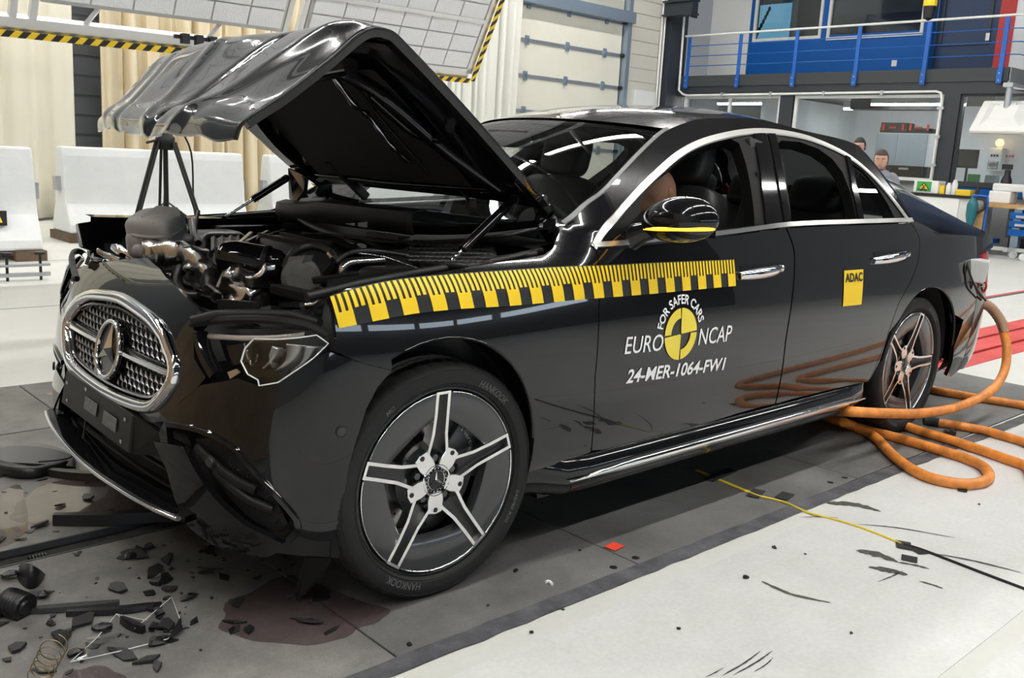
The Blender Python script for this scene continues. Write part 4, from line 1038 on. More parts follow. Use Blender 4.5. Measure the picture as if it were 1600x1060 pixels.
# window frames (black), inside the chrome
def scale_arc(poly, d): return inset(poly, d)
def mpanel(*a, **k):
    panel(*a, **k); panel(*a, mirror=True, **k)
ap = [p for p in arc]
dlo = ap + [(x, z) for x, z in reversed(belt)][1:-1]
bx0 = S((1170, 300))[0][0]
fw_open = S((1003, 330), (1003, 315), (1012, 296), (1040, 268), (1075, 240), (1110, 222), (1140, 214), (1156, 222), (1168, 258), (1176, 300), (1181, 352), (1130, 358), (1060, 366), (1010, 369))
rw_open = S((1226, 255), (1215, 225), (1222, 218), (1250, 220), (1280, 231), (1302, 247), (1318, 268), (1330, 300), (1340, 343), (1290, 345), (1238, 347), (1233, 300))
q_open = S((1330, 252), (1350, 266), (1372, 291), (1389, 318), (1400, 341), (1352, 342), (1342, 300))
for mi in (False, True):
    wf = panel('window_frame', inset(dlo, .010), side, mat('frame_black', (.004, .004, .004), .6, ior=1.2), CAR, holes=[fw_open, rw_open, q_open], step=.03, flange=.05, off=-.006, flip=True, mirror=mi)
    panel('quarter_glass', inset(q_open, -.006), side, 'side_glass', CAR, step=.05, flange=0, off=-.012, flip=True, mirror=mi)
    # gloss B-pillar covers and divider bar
    bp1 = S((1176, 206.5), (1195, 205), (1206, 260), (1216, 310), (1222, 349), (1196, 352), (1190, 300), (1184, 250))
    bp2 = S((1199, 206), (1211, 208), (1222, 260), (1230, 310), (1236, 346), (1225, 348), (1219, 310), (1210, 260))
    panel('pillar_cover', inset(bp1, .002), side, 'gloss_black', CAR, step=.03, off=.003, flip=True, mirror=mi); panel('pillar_cover', inset(bp2, .002), side, 'gloss_black', CAR, step=.03, off=.003, flip=True, mirror=mi)
    db = S((1321, 243), (1328, 247), (1337, 290), (1349, 343), (1341, 344), (1331, 295))
    panel('divider_bar', db, side, 'gloss_black', CAR, step=.03, off=.004, flip=True, mirror=mi)
    # mirror triangle
    mtri = S((942, 381), (1003, 330), (1003, 372))
    panel('mirror_triangle', mtri, side, 'gloss_black', CAR, step=.03, off=.001, flip=True, mirror=mi)
    # dark inner skin so that joints and openings do not show daylight
    ins = [(.15, .86), (-.3, .90), (-.6, .955), (-1.2, 1.0), (-2.7, 1.02), (-3.2, .95), (-3.7, .85), (-3.7, .25), (-3.46, .22), (-3.45, .5), (-3.2, .74), (-2.985, .765), (-2.75, .74), (-2.56, .56), (-2.5, .24), (-.42, .24), (-.39, .5), (-.2, .74), (.012, .80), (.15, .79)]
    panel('inner_skin', ins, side, 'black', CAR, step=.08, flange=0, off=-.045, flip=True, mirror=mi)

# roof, windscreen, rear screen, boot lid
dr3 = [side(x, z) for x, z in drip]
def edge_at(tab, x):
    for a, b in zip(tab, tab[1:]):
        if (a.x-x)*(b.x-x) <= 0 and abs(a.x-b.x) > 1e-9: return a.lerp(b, (x-a.x)/(b.x-a.x))
    return tab[0] if abs(tab[0].x-x) < abs(tab[-1].x-x) else tab[-1]
XRF, XRR = dr3[20].x, -2.72
def roof(u, v):
    """u 0 front .. 1 rear, v -1..1 across"""
    xe = XRF+(XRR-XRF)*u
    e = edge_at(dr3, xe); bow = .17*(1-v*v)*(1-u)**2-.07*(1-v*v)*u**3
    z = e.z+.043*(1-v*v)*(1-.5*(abs(2*u-1))**3)+.006*(1-v**4)
    return V((xe+bow, e.y*v, z))
b = MB(); b.grid(lambda s, t: roof(s, 2*t-1), 40, 28); part(b, 'roof', 'car_paint', smooth=60)
ws_e = dr3[:21]
_cl = [0]
for a, b in zip(ws_e, ws_e[1:]): _cl.append(_cl[-1]+(b-a).length)
import numpy as _np
_pf = [_np.polyfit([c/_cl[-1] for c in _cl], [p[k] for p in ws_e], 2) for k in range(3)]
_fx, _fy, _fz = (lambda t, q=q: float(_np.polyval(q, t)) for q in _pf)
ws_e = [V((_fx(i/40), _fy(i/40), _fz(i/40))) for i in range(41)]
WC0, WC1 = V((-.40, 0, .975)), roof(0, 0)+V((.012, 0, -.006))
def wscr(u, v):
    """u -1..1 across, v 0..1 up"""
    i = v*(len(ws_e)-1); k = min(int(i), len(ws_e)-2); e = ws_e[k].lerp(ws_e[k+1], i-k)
    c = WC0.lerp(WC1, v)+V((.028, 0, .045))*sin(pi*v)
    a = abs(u); w_ = a**2.2
    return V((c.x+(e.x-c.x)*w_, e.y*u*.985, c.z+(e.z-c.z)*w_-.004))
b = MB(); b.grid(lambda s, t: wscr(2*s-1, t), 44, 30); part(b, 'windscreen', 'windscreen', smooth=60, fix=True)
def edge_band(fn, name, m, n=60):
    b = MB(); b.grid(fn, n, 3); return part(b, name, m, smooth=60)
edge_band(lambda s, t: wscr(2*s-1, .0+.075*t)-V((0, 0, .004)), 'windscreen_border', 'black'); edge_band(lambda s, t: wscr(2*s-1, .955+.05*t)-V((0, 0, .004)), 'windscreen_border', 'black')
for sg in (-1, 1): b = MB(); b.grid(lambda s, t: wscr(sg*(.965+.035*t), s)-V((0, 0, .004)), 30, 2); part(b, 'windscreen_border', 'black', smooth=60)
rs_e = [p for p in dr3 if p.x < XRR]
rs_e = [edge_at(dr3, XRR)]+rs_e
def rscr(u, v):
    i = v*(len(rs_e)-1); k = min(int(i), len(rs_e)-2); e = rs_e[k].lerp(rs_e[k+1], i-k)
    r1 = roof(1, 0); c = r1.lerp(V((-3.70, 0, 1.06)), v)+V((0, 0, .02))*sin(pi*v); w_ = u*u
    return V((c.x+(e.x-c.x)*w_, e.y*u*.99, c.z+(e.z-c.z)*w_))
b = MB(); b.grid(lambda s, t: rscr(2*s-1, t), 24, 16); part(b, 'rear_screen', 'rear_glass', smooth=60)
bl_e = [side(-3.62, 1.045), side(-3.80, .985), side(-3.93, .948)]+[rear(1.06, .948)]
def boot(u, v):
    i = v*(len(bl_e)-1); k = min(int(i), len(bl_e)-2); e = bl_e[k].lerp(bl_e[k+1], i-k)
    c = V((-3.70, 0, 1.06)).lerp(V((-4.05, 0, .985)), v); w_ = u*u
    return V((c.x+(e.x-c.x)*w_, e.y*u, c.z+(e.z-c.z)*w_))
b = MB(); b.grid(lambda s, t: boot(2*s-1, t), 24, 12); part(b, 'boot_lid', 'car_paint', smooth=60)

# sills with chrome insert
for s in (1, -1):
    pr = [(.86, .345), (.912, .335), (.938, .315), (.950, .285), (.948, .25), (.93, .215), (.88, .195), (.80, .20)]
    xs_ = [-.36, -.40, -.5]+[-.6-.19*i for i in range(10)]+[-2.42, -2.50, -2.53]
    b = MB()
    for i, x in enumerate(xs_):
        k = _sm(min((-.34-x)/.20, (x+2.56)/.18))
        for y, z in pr: b.v.append(V((x, s*(.86+(y-.86)*(.35+.65*k)), z+(1-k)*.03)))
    m = len(pr); b.f = [(i*m+j, i*m+j+1, (i+1)*m+j+1, (i+1)*m+j) for i in range(len(xs_)-1) for j in range(m-1)]
    sl = part(b, 'side_sill', 'car_paint', smooth=50)
    b = MB(); n = 30
    for i in range(n+1):
        x = -.50-1.93*i/n; hw = .0145*min(1, i/5+.12)*min(1, (n-i)/4+.2)
        for dz, o_ in ((-hw, .0), (-hw*.6, .005), (hw*.6, .005), (hw, 0)): b.v.append(V((x, s*(.9515+o_-abs(dz)*.12), .266+dz)))
    b.f = [(4*i+j, 4*i+j+1, 4*i+5+j, 4*i+4+j) for i in range(n) for j in range(3)]; b.obj('sill_chrome', 'chrome', sl, smooth=60)
# underbody and wheel houses
b = MB(); b.bb((-3.4, -.72, .17), (.0, .72, .24)); b.bb((-2.45, -.86, .19), (-.45, .86, .26)); part(b, 'underbody', 'black')
for xc, rr in ((.0, .392), (-2.985, .40)):
    for s in (1, -1):
        b = MB(); b.lathe([(rr, .80 if xc > -1 else .885), (rr-.005, .6), (rr-.06, .52), (.02, .50)], (xc, 0, .38), (0, s, 0), 30, ref=(1, 0, 0), a0=-pi-.15 if s > 0 else -.15, a1=.15 if s > 0 else pi+.15); part(b, 'wheel_arch_liner', 'liner', smooth=50)
for xc, pts in ((0, archF), (1, archR)):   # arch lip bead
    for s in (1, -1):
        b = MB(); b.tube([V((x, s*(side_y(x, z)-.006), z)) for x, z in pts if z > .40 and (xc or x < .17)], .007, 6); part(b, 'arch_lip', 'car_paint', smooth=60)

# door handles
def handle(p0, p1):
    (x0, z0), (x1, z1) = S(p0)[0], S(p1)[0]
    for s in (1, -1):
        b = MB(); n = 14
        pth = []; rr = []
        for i in range(n+1):
            t = i/n; x = x0+(x1-x0)*t; z = z0+(z1-z0)*t; y = side_y(x, z)
            o_ = .030*(sin(pi*min(1, t*1.08+.04)))**.45; pth.append((x, s*(y+o_), z)); 
        k = len(b.v)
        for i, p in enumerate(pth):
            t = i/n; h = .014+.004*sin(pi*t); d = .010
            for q in range(8):
                a = 2*pi*q/8; b.v.append(V(p)+V((0, s*d*cos(a), h*sin(a))))
        for i in range(n):
            for q in range(8): b.f.append((i*8+q, i*8+(q+1) % 8, (i+1)*8+(q+1) % 8, (i+1)*8+q))
        b.f += [tuple(range(8)), tuple(n*8+q for q in range(8))]
        h_ = part(b, 'door_handle', 'chrome', smooth=60, label='chrome door handle')
        b = MB(); xm = (x0+x1)/2; zm = (z0+z1)/2+.004
        b.grid(lambda u, v: V((xm+(u-.5)*abs(x1-x0)*.85, 0, zm+(v-.5)*.05)), 8, 4); b.v = [V((p.x, s*(side_y(p.x, p.z)+.0015), p.z)) for p in b.v]; b.obj('handle_bowl', 'gloss_black', h_, smooth=60)
handle((1152, 431), (1222, 420)); handle((1361, 408), (1420, 397))
# wing mirrors
for s in (1, -1):
    C0 = V((-.85, 1.035, 1.087)); 
    def mir(u, v):
        a = 2*pi*u; p = pi*v
        x = cos(p); r_ = sin(p)**.75
        fx = .085 if x > 0 else .05
        q = V((fx*x*1.05, .128*r_*cos(a), .082*r_*sin(a)*(1.0 if sin(a) > 0 else .82)))
        q.y += -.25*q.x; q.z += .01*(q.y/.12)
        return C0+q
    b = MB(); b.grid(mir, 36, 22)
    b.v = [V((p.x, s*p.y, p.z)) for p in b.v]
    mr = part(b, 'wing_mirror', 'car_paint', smooth=70)
    b = MB(); line = []
    for i in range(25):
        a = -1.2+2.8*i/24
        z = C0.z-.022
        rr_ = sqrt(max(0, 1-(.022/.067)**2))
        x = cos(a)*.086*rr_*1.02; y = sin(a)*.128*rr_*1.02
        line.append(V((C0.x+x, s*(C0.y+y-.25*x), z+.01*(y/.12))))
    b.tube(line, [.003+.005*sin(pi*i/24)**.5 for i in range(25)], 8); b.obj('indicator_strip', 'amber', mr, smooth=60, label='lit amber indicator strip')
    b = MB(); b.tube([V((-.80, s*.87, 1.02)), V((-.81, s*.92, 1.045)), V((-.83, s*.97, 1.065))], [.045, .032, .03], 12); b.obj('mirror_foot', 'gloss_black', mr, smooth=60)
    b = MB(); b.grid(lambda u, v: V((-.902, s*(1.05+(u-.5)*.16), 1.087+(v-.5)*.09)), 2, 2); b.obj('mirror_glass', 'chrome', mr)

# ------------------------------------------------------------------ front end
def FM(pts): return [on_front(*p) for p in pts]
def mir_poly(pts): return pts + [(-a, z) for a, z in reversed(pts)]
# black shell around the grille
gr_half = [(0.0, .775), (.26, .770), (.63, .752), (.80, .720), (.885, .665), (.885, .615), (.82, .56), (.70, .517), (.40, .500), (0.0, .494)]
gr_out = sp2(gr_half[:4], 4)[:-1]+sp2(gr_half[3:7], 4)[:-1]+sp2(gr_half[6:], 4)
gr_loop = [p for p in gr_out[:-1]]+[(-a, z) for a, z in reversed(gr_out[1:])] 
sh_half = [(0.0, .898), (.45, .882), (.80, .852), (1.0, .818), (1.04, .80), (.985, .762), (1.0, .69), (1.055, .652), (1.02, .62), (.94, .57), (.84, .50), (.73, .478), (.40, .470), (0, .467)]
sh_loop = sh_half[:-1]+[(-a, z) for a, z in reversed(sh_half[1:])]
GS = panel('grille_shell', sh_loop, front, 'car_paint', CAR, holes=[gr_loop], step=.03, flange=.03)
# raised hump on the shell: torn front edge of the bonnet
def hump(a, z): 
    P = front(a, z); return P+V((.0, 0, .02*sin(max(0, min(1, (z-.79)/.1))*pi)))
# grille: recessed black back plate, chrome surround, star pins, louvre, star
GR = panel('grille', gr_loop, front, 'black', CAR, step=.05, flange=0, off=-.035)
def fpt(a, z, off=0.0): return front(a, z)+nrm_of(front, a, z)*off
def tube_front(name, loop, w, d, m, parent, off=.004, closed=True):
    b = MB(); n = len(loop)
    for i, (a, z) in enumerate(loop):
        p = fpt(*loop[i]); q0 = fpt(*loop[i-1] if closed or i else loop[i]); q1 = fpt(*loop[(i+1) % n] if closed or i < n-1 else loop[i])
        t = (q1-q0).normalized(); N = nrm_of(front, a, z); s_ = t.cross(N)
        for e, o_ in ((-1, -.6), (-1, .4), (-.5, 1), (.5, 1), (1, .4), (1, -.6)): b.v.append(p+s_*(e*w/2)+N*(off+o_*d))
    m_ = 6
    for i in range(n if closed else n-1):
        for j in range(m_-1): b.f.append((i*m_+j, i*m_+j+1, ((i+1) % n)*m_+j+1, ((i+1) % n)*m_+j))
    return b.obj(name, m, parent, smooth=50)
def dens_front(loop, step=.02, closed=True): return densify(loop, step, closed)
tube_front('grille_surround', dens_front(gr_loop), .036, .014, 'chrome', GR)
tube_front('grille_inner_ring', dens_front(inset(gr_loop, .028)), .012, .012, 'dark_chrome', GR, off=-.012)
# star-shaped grille pins
pin = MB()
for k in range(3):
    a = pi/2+k*2*pi/3; d = V((0, cos(a), sin(a))); s_ = V((0, -sin(a), cos(a)))
    pin.add([V((.006, 0, 0)), d*.0165+V((.001, 0, 0)), s_*.0033, -s_*.0033, -d*.003], [(0, 2, 1), (0, 1, 3), (0, 4, 2), (0, 3, 4)])
pin_me = bpy.data.meshes.new('grille_pin'); pin_me.from_pydata(pin.v, [], pin.f); pin_me.update(); pin_me.materials.append(mat('pin_metal', (.42, .41, .40), .3, 1.0))
gin = inset(gr_loop, .02)
cnt = 0
for j in range(13):
    z = .505+j*.0215
    for i in range(-18, 19):
        y = (i+(.5 if j % 2 else 0))*.0335
        # plan angle for this y
        lo, hi = -1.45, 1.45
        for _ in range(24):
            mid = (lo+hi)/2
            if front(mid, z).y < y: lo = mid
            else: hi = mid
        a = (lo+hi)/2
        if not inside((a, z), gin): continue
        if hypot(y, z-.62) < .098 or abs(z-.628) < .018: continue
        o = bpy.data.objects.new('grille_pin', pin_me); COL.objects.link(o); o.parent = GR; N = nrm_of(front, a, z)
        o.location = fpt(a, z, -.020)-org(GR); o.rotation_euler = (0, 0, atan2(N.y, N.x)); cnt += 1
b = MB()
b = MB(); b.add([fpt(a, z, -.03) for a, z in dens_front(gr_loop)], []); 
# honeycomb strands behind the pins
b = MB()
for j in range(13):
    z = .505+j*.0215; row = []
    for i in range(61):
        a = -1.0+2.0*i/60
        if inside((a, z), gin): row.append(fpt(a, z, -.024)+V((0, 0, .006*(1 if i % 2 else -1))))
    if len(row) > 2: b.tube(row, .003, 5)
b.obj('grille_mesh', 'gloss_black', GR, kind='stuff')
for s in (1, -1):
    ln = [(s*(.20+.66*i/12), .628) for i in range(13)]
    tube_front('louvre', ln, .020, .010, 'chrome', GR, off=-.004, closed=False)
    tube_front('louvre_blade', [(a, z+.012) for a, z in ln], .016, .008, 'gloss_black', GR, off=-.012, closed=False)
SCN = fpt(0, .622, .004); SN = nrm_of(front, 0, .622); SU = (V((0, 0, 1))-SN*SN.z).normalized(); SR = SU.cross(SN)
b = MB(); b.lathe([(0, 0), (.086, 0), (.092, .006), (.086, .012), (0, .010)], SCN-SN*.012, SN, 40); st = b.obj('star_emblem', 'gloss_black', GR, smooth=40, label='round three-pointed star emblem')
b = MB(); b.tube([SCN+SR*cos(t)*.086+SU*sin(t)*.086+SN*.004 for t in [2*pi*i/48 for i in range(48)]], .0075, 8, closed=True); b.obj('emblem_ring', 'chrome', st, smooth=60)
b = MB()
for k in range(3):
    a = pi/2+k*2*pi/3; d = SR*cos(a)+SU*sin(a); s_ = -SR*sin(a)+SU*cos(a)
    nb = [-(d)*.0 + s_*.017-d*.009, -s_*.017-d*.009]
    b.add([SCN+SN*.018, SCN+d*.082+SN*.004, SCN+s_*.0155+d*.009+SN*.0, SCN-s_*.0155+d*.009+SN*.0], [(0, 2, 1), (0, 1, 3)])
b.obj('emblem_star', 'chrome', st)
# bumper flanks with the corner intakes
fl_up = F((257, 657), (284, 628), (314, 602), (340, 598), (372, 592), (405, 603), (440, 596), (480, 571), (512, 549), (560, 566), (612, 580))
ar_e = F((590, 605), (572, 640), (556, 690), (545, 730), (537, 780), (532, 830), (530, 872))
bot = F((495, 870), (460, 868), (432, 864))
vent = F((258, 662), (285, 665), (312, 671), (361, 694), (385, 721), (421, 761), (455, 800), (466, 818), (466, 832), (451, 848), (421, 858), (376, 853), (340, 838), (313, 812), (290, 775), (272, 735), (262, 700))
flank = fl_up+ar_e+bot+[(1.25, .205), (1.08, .205), (.98, .235), (.91, .30), (.84, .40), (.80, .46)]
def front_r(a, z): return front(-a, z)
vin = vent[1:]+[vent[0]]
for mi in (False, True):
    fk = panel('bumper_flank', flank, front, 'car_paint', CAR, holes=[inset(vin, .004)], step=.025, flange=.02, mirror=mi)
    # intake: recessed back, textured insert, gloss blade, rim
    bk = panel('intake', inset(vin, -.002), front, 'black', CAR, step=.05, flange=0, off=-.07, mirror=mi)
    ins = F((290, 688), (330, 688), (352, 708), (385, 742), (425, 790), (446, 828), (430, 842), (384, 820), (346, 784), (318, 745), (300, 712))
    it = panel('intake_insert', ins, front, 'trim_black', bk, step=.03, flange=.03, off=-.03, mirror=mi)
    bl = F((242, 690), (288, 698), (308, 738), (338, 780), (380, 818), (428, 842), (442, 850), (421, 858), (376, 853), (335, 838), (305, 805), (280, 765), (258, 725))
    panel('intake_blade', bl, front, 'car_paint', bk, step=.03, flange=.02, off=.004, mirror=mi)
    rim = F((262, 664), (312, 673), (360, 697), (385, 723), (421, 763), (455, 802), (464, 818), (464, 830), (450, 846))
    rm = tube_front('intake_rim', [(a if not mi else -a, z) for a, z in sp2(rim, 5)], .022, .012, 'gloss_black', bk, off=-.006, closed=False)
    for pp in (((300, 700), (395, 770), .028), ((330, 738), (422, 802), .026)):
        ln = sp2(F(pp[0], ((pp[0][0]+pp[1][0])/2-2, (pp[0][1]+pp[1][1])/2+9), pp[1]), 5)
        tube_front('intake_slat', [(a if not mi else -a, z) for a, z in ln], pp[2], .010, 'trim_black', bk, off=-.016, closed=False)
    # parking sensors
    for pp in ((533, 675), (328, 722)):
        a, z = on_front(*pp); a = -a if mi else a
        b = MB(); b.lathe([(0, .004), (.011, .004), (.0125, .001), (.0155, .0025), (.0155, -.004)], fpt(a, z), nrm_of(front, a, z), 18); b.obj('parking_sensor', 'sensor_grey', fk, smooth=40)
for px_, py_ in [(345+14*i+6*(j % 2), 728+15*j+11*i) for i in range(7) for j in range(3)]:      # small star relief on the intake insert
    if not (300 < px_ < 440) or py_ > 832: continue
    a, z = on_front(px_, py_); o = bpy.data.objects.new('relief_pin', pin_me); COL.objects.link(o); o.parent = CAR; N = nrm_of(front, a, z); o.location = fpt(a, z, -.031)-org(CAR); o.rotation_euler = (0, 0, atan2(N.y, N.x)); o.scale = (.5, .8, .8); o.material_slots[0].link = 'OBJECT'; o.material_slots[0].material = MATS['trim_black']
# lower intake, plate carrier, lip
lw = [(-.86, .47), (0, .465), (.86, .47), (.92, .36), (.93, .29), (.6, .235), (0, .225), (-.6, .235), (-.93, .29), (-.92, .36)]
LI = panel('lower_intake', lw, front, 'black', CAR, step=.05, flange=0, off=-.09)
for j in range(4):
    ln = [(-.9+1.8*i/30, .29+j*.045) for i in range(31)]; tube_front('intake_bar', ln, .012, .008, 'trim_black', LI, off=-.06, closed=False)
lipz = smooth_table([(-1.1, .30), (-.8, .275), (-.4, .255), (0, .25), (.4, .255), (.8, .262), (1.1, .275)])
b = MB()
ln = [(-1.0+2.0*i/50, 0) for i in range(51)]
for i, (a, _) in enumerate(ln):
    z = lipz(a); p = front(a, z); N = V((nrm_of(front, a, z).x, nrm_of(front, a, z).y, 0)).normalized()
    b.v += [p-N*.12+V((0, 0, .02)), p+N*.022+V((0, 0, .006)), p+N*.024-V((0, 0, .012)), p-N*.12-V((0, 0, .012))]
for i in range(50):
    for j in range(4): b.f.append((4*i+j, 4*i+(j+1) % 4, 4*i+4+(j+1) % 4, 4*i+4+j))
lip = part(b, 'front_lip', 'gloss_black', smooth=40)
b = MB(); b.tube([fpt(-1.0+1.97*i/50, lipz(-1.0+1.97*i/50)-.004, .026) for i in range(51)], .0065, 8); b.obj('lip_chrome', 'chrome', lip, smooth=60)
# number plate carrier
pc = [fpt(-.62, .500, .03), fpt(.62, .482, .022), fpt(.62, .375, .03), fpt(-.62, .395, .036)]
b = MB(); b.prism([pc[0], pc[1], pc[2], pc[3]], V((-.03, 0, 0))); PC = part(b, 'plate_carrier', 'trim_black', bevel=.004)
def plq(u, v): return pc[0].lerp(pc[1], u).lerp(pc[3].lerp(pc[2], u), v)+V((.0025, 0, .0005))
for u0, u1, v0, v1 in ((.36, .54, .30, .66), (.64, .82, .33, .70)):
    b = MB(); b.prism([plq(u0, v0), plq(u1, v0), plq(u1, v1), plq(u0, v1)], V((.0015, 0, 0))); b.obj('embossed_label', mat('label_grey', (.10, .10, .10), .4, noise=(80, .5)), PC)
for u, v in ((.06, .3), (.35, .12), (.92, .2), (.1, .8), (.9, .82)):
    b = MB(); b.cyl(plq(u, v), plq(u, v)+V((.002, 0, 0)), .006, n=10); b.obj('plate_screw', 'alu', PC)
# side bracket under the plate on the left side of the nose
b = MB(); b.prism([fpt(.62, .482, .02), fpt(.80, .46, .0), fpt(.86, .40, -.02), fpt(.62, .375, .02)], V((-.02, 0, 0))); part(b, 'carrier_bracket', 'trim_black')
# headlights: dark housing, light strip, reflector blades and the broken clear lens
hl = F((297, 514), (330, 500), (400, 498), (480, 506), (516, 528), (512, 545), (480, 568), (440, 593), (405, 600), (372, 588), (340, 596), (326, 588), (308, 555))
for mi in (False, True):
    H = panel('headlight', hl, front, 'black', CAR, step=.04, flange=0, off=-.09, mirror=mi)
    sg = -1 if mi else 1
    def L_(pts, k=4): return [(sg*a, z) for a, z in sp2(F(*pts), k)]
    tube_front('upper_seal', L_([(300, 506), (350, 500), (420, 500), (480, 508), (512, 524)]), .02, .010, 'trim_black', H, off=0, closed=False)
    tube_front('daylight_strip', L_([(312, 522), (360, 525), (420, 525), (470, 521)]), .014, .006, mat('strip_clear', (.55, .52, .47), .25, .4), H, off=-.03, closed=False)
    tube_front('inner_bar', L_([(303, 520), (312, 555), (330, 588)]), .035, .02, 'gloss_black', H, off=-.02, closed=False)
    b = MB()
    lens = F((378, 565), (384, 545), (398, 530), (430, 531), (470, 528), (495, 524), (513, 537), (490, 560), (462, 580), (435, 598), (406, 603), (404, 594), (388, 585))
    ln_ = panel('lens', lens, front, 'lens_clear', H, step=.03, flange=.003, off=.002, mirror=mi)
    tube_front('lens_edge', [(sg*a, z) for a, z in dens_front(lens, .015)], .0035, .002, mat('lens_rim', (.75, .76, .76), .2), ln_, off=.003)
    for p0, p1, p2, w_ in (((418, 575), (413, 557), (418, 540), .006), ((402, 576), (414, 562), (419, 542), .012), ((424, 580), (440, 562), (441, 536), .030), ((449, 582), (468, 565), (474, 541), .026)):
        L0 = L_([p0, p1, p2], 6); b = MB(); n = len(L0)
        for i, (a, z) in enumerate(L0):
            t = i/(n-1); k = w_*(.25+.75*t)
            b.v += [fpt(a, z, -.02), fpt(a+sg*k*2.0, z, -.045)]
        b.f = [(2*i, 2*i+1, 2*i+3, 2*i+2) for i in range(n-1)]; b.obj('reflector_blade', 'satin_chrome', H, smooth=60, solid=.003)
    if not mi:
        b = MB(); b.tube([fpt(*q, -.01) for q in L_([(378, 536), (384, 560), (389, 571), (395, 565), (399, 553)])], .003, 6); b.obj('cracked_edge', 'chrome', H, smooth=60)
        b = MB(); b.prism([fpt(*q, -.02) for q in L_([(348, 581), (362, 576), (368, 582), (352, 592)], 1)], V((.004, 0, 0))); b.obj('broken_tab', 'satin_chrome', H)
        b = MB(); b.prism([fpt(*q, -.05) for q in L_([(330, 535), (372, 532), (372, 562), (338, 570)], 1)], V((-.02, 0, 0))); b.obj('lamp_module', 'gloss_black', H)
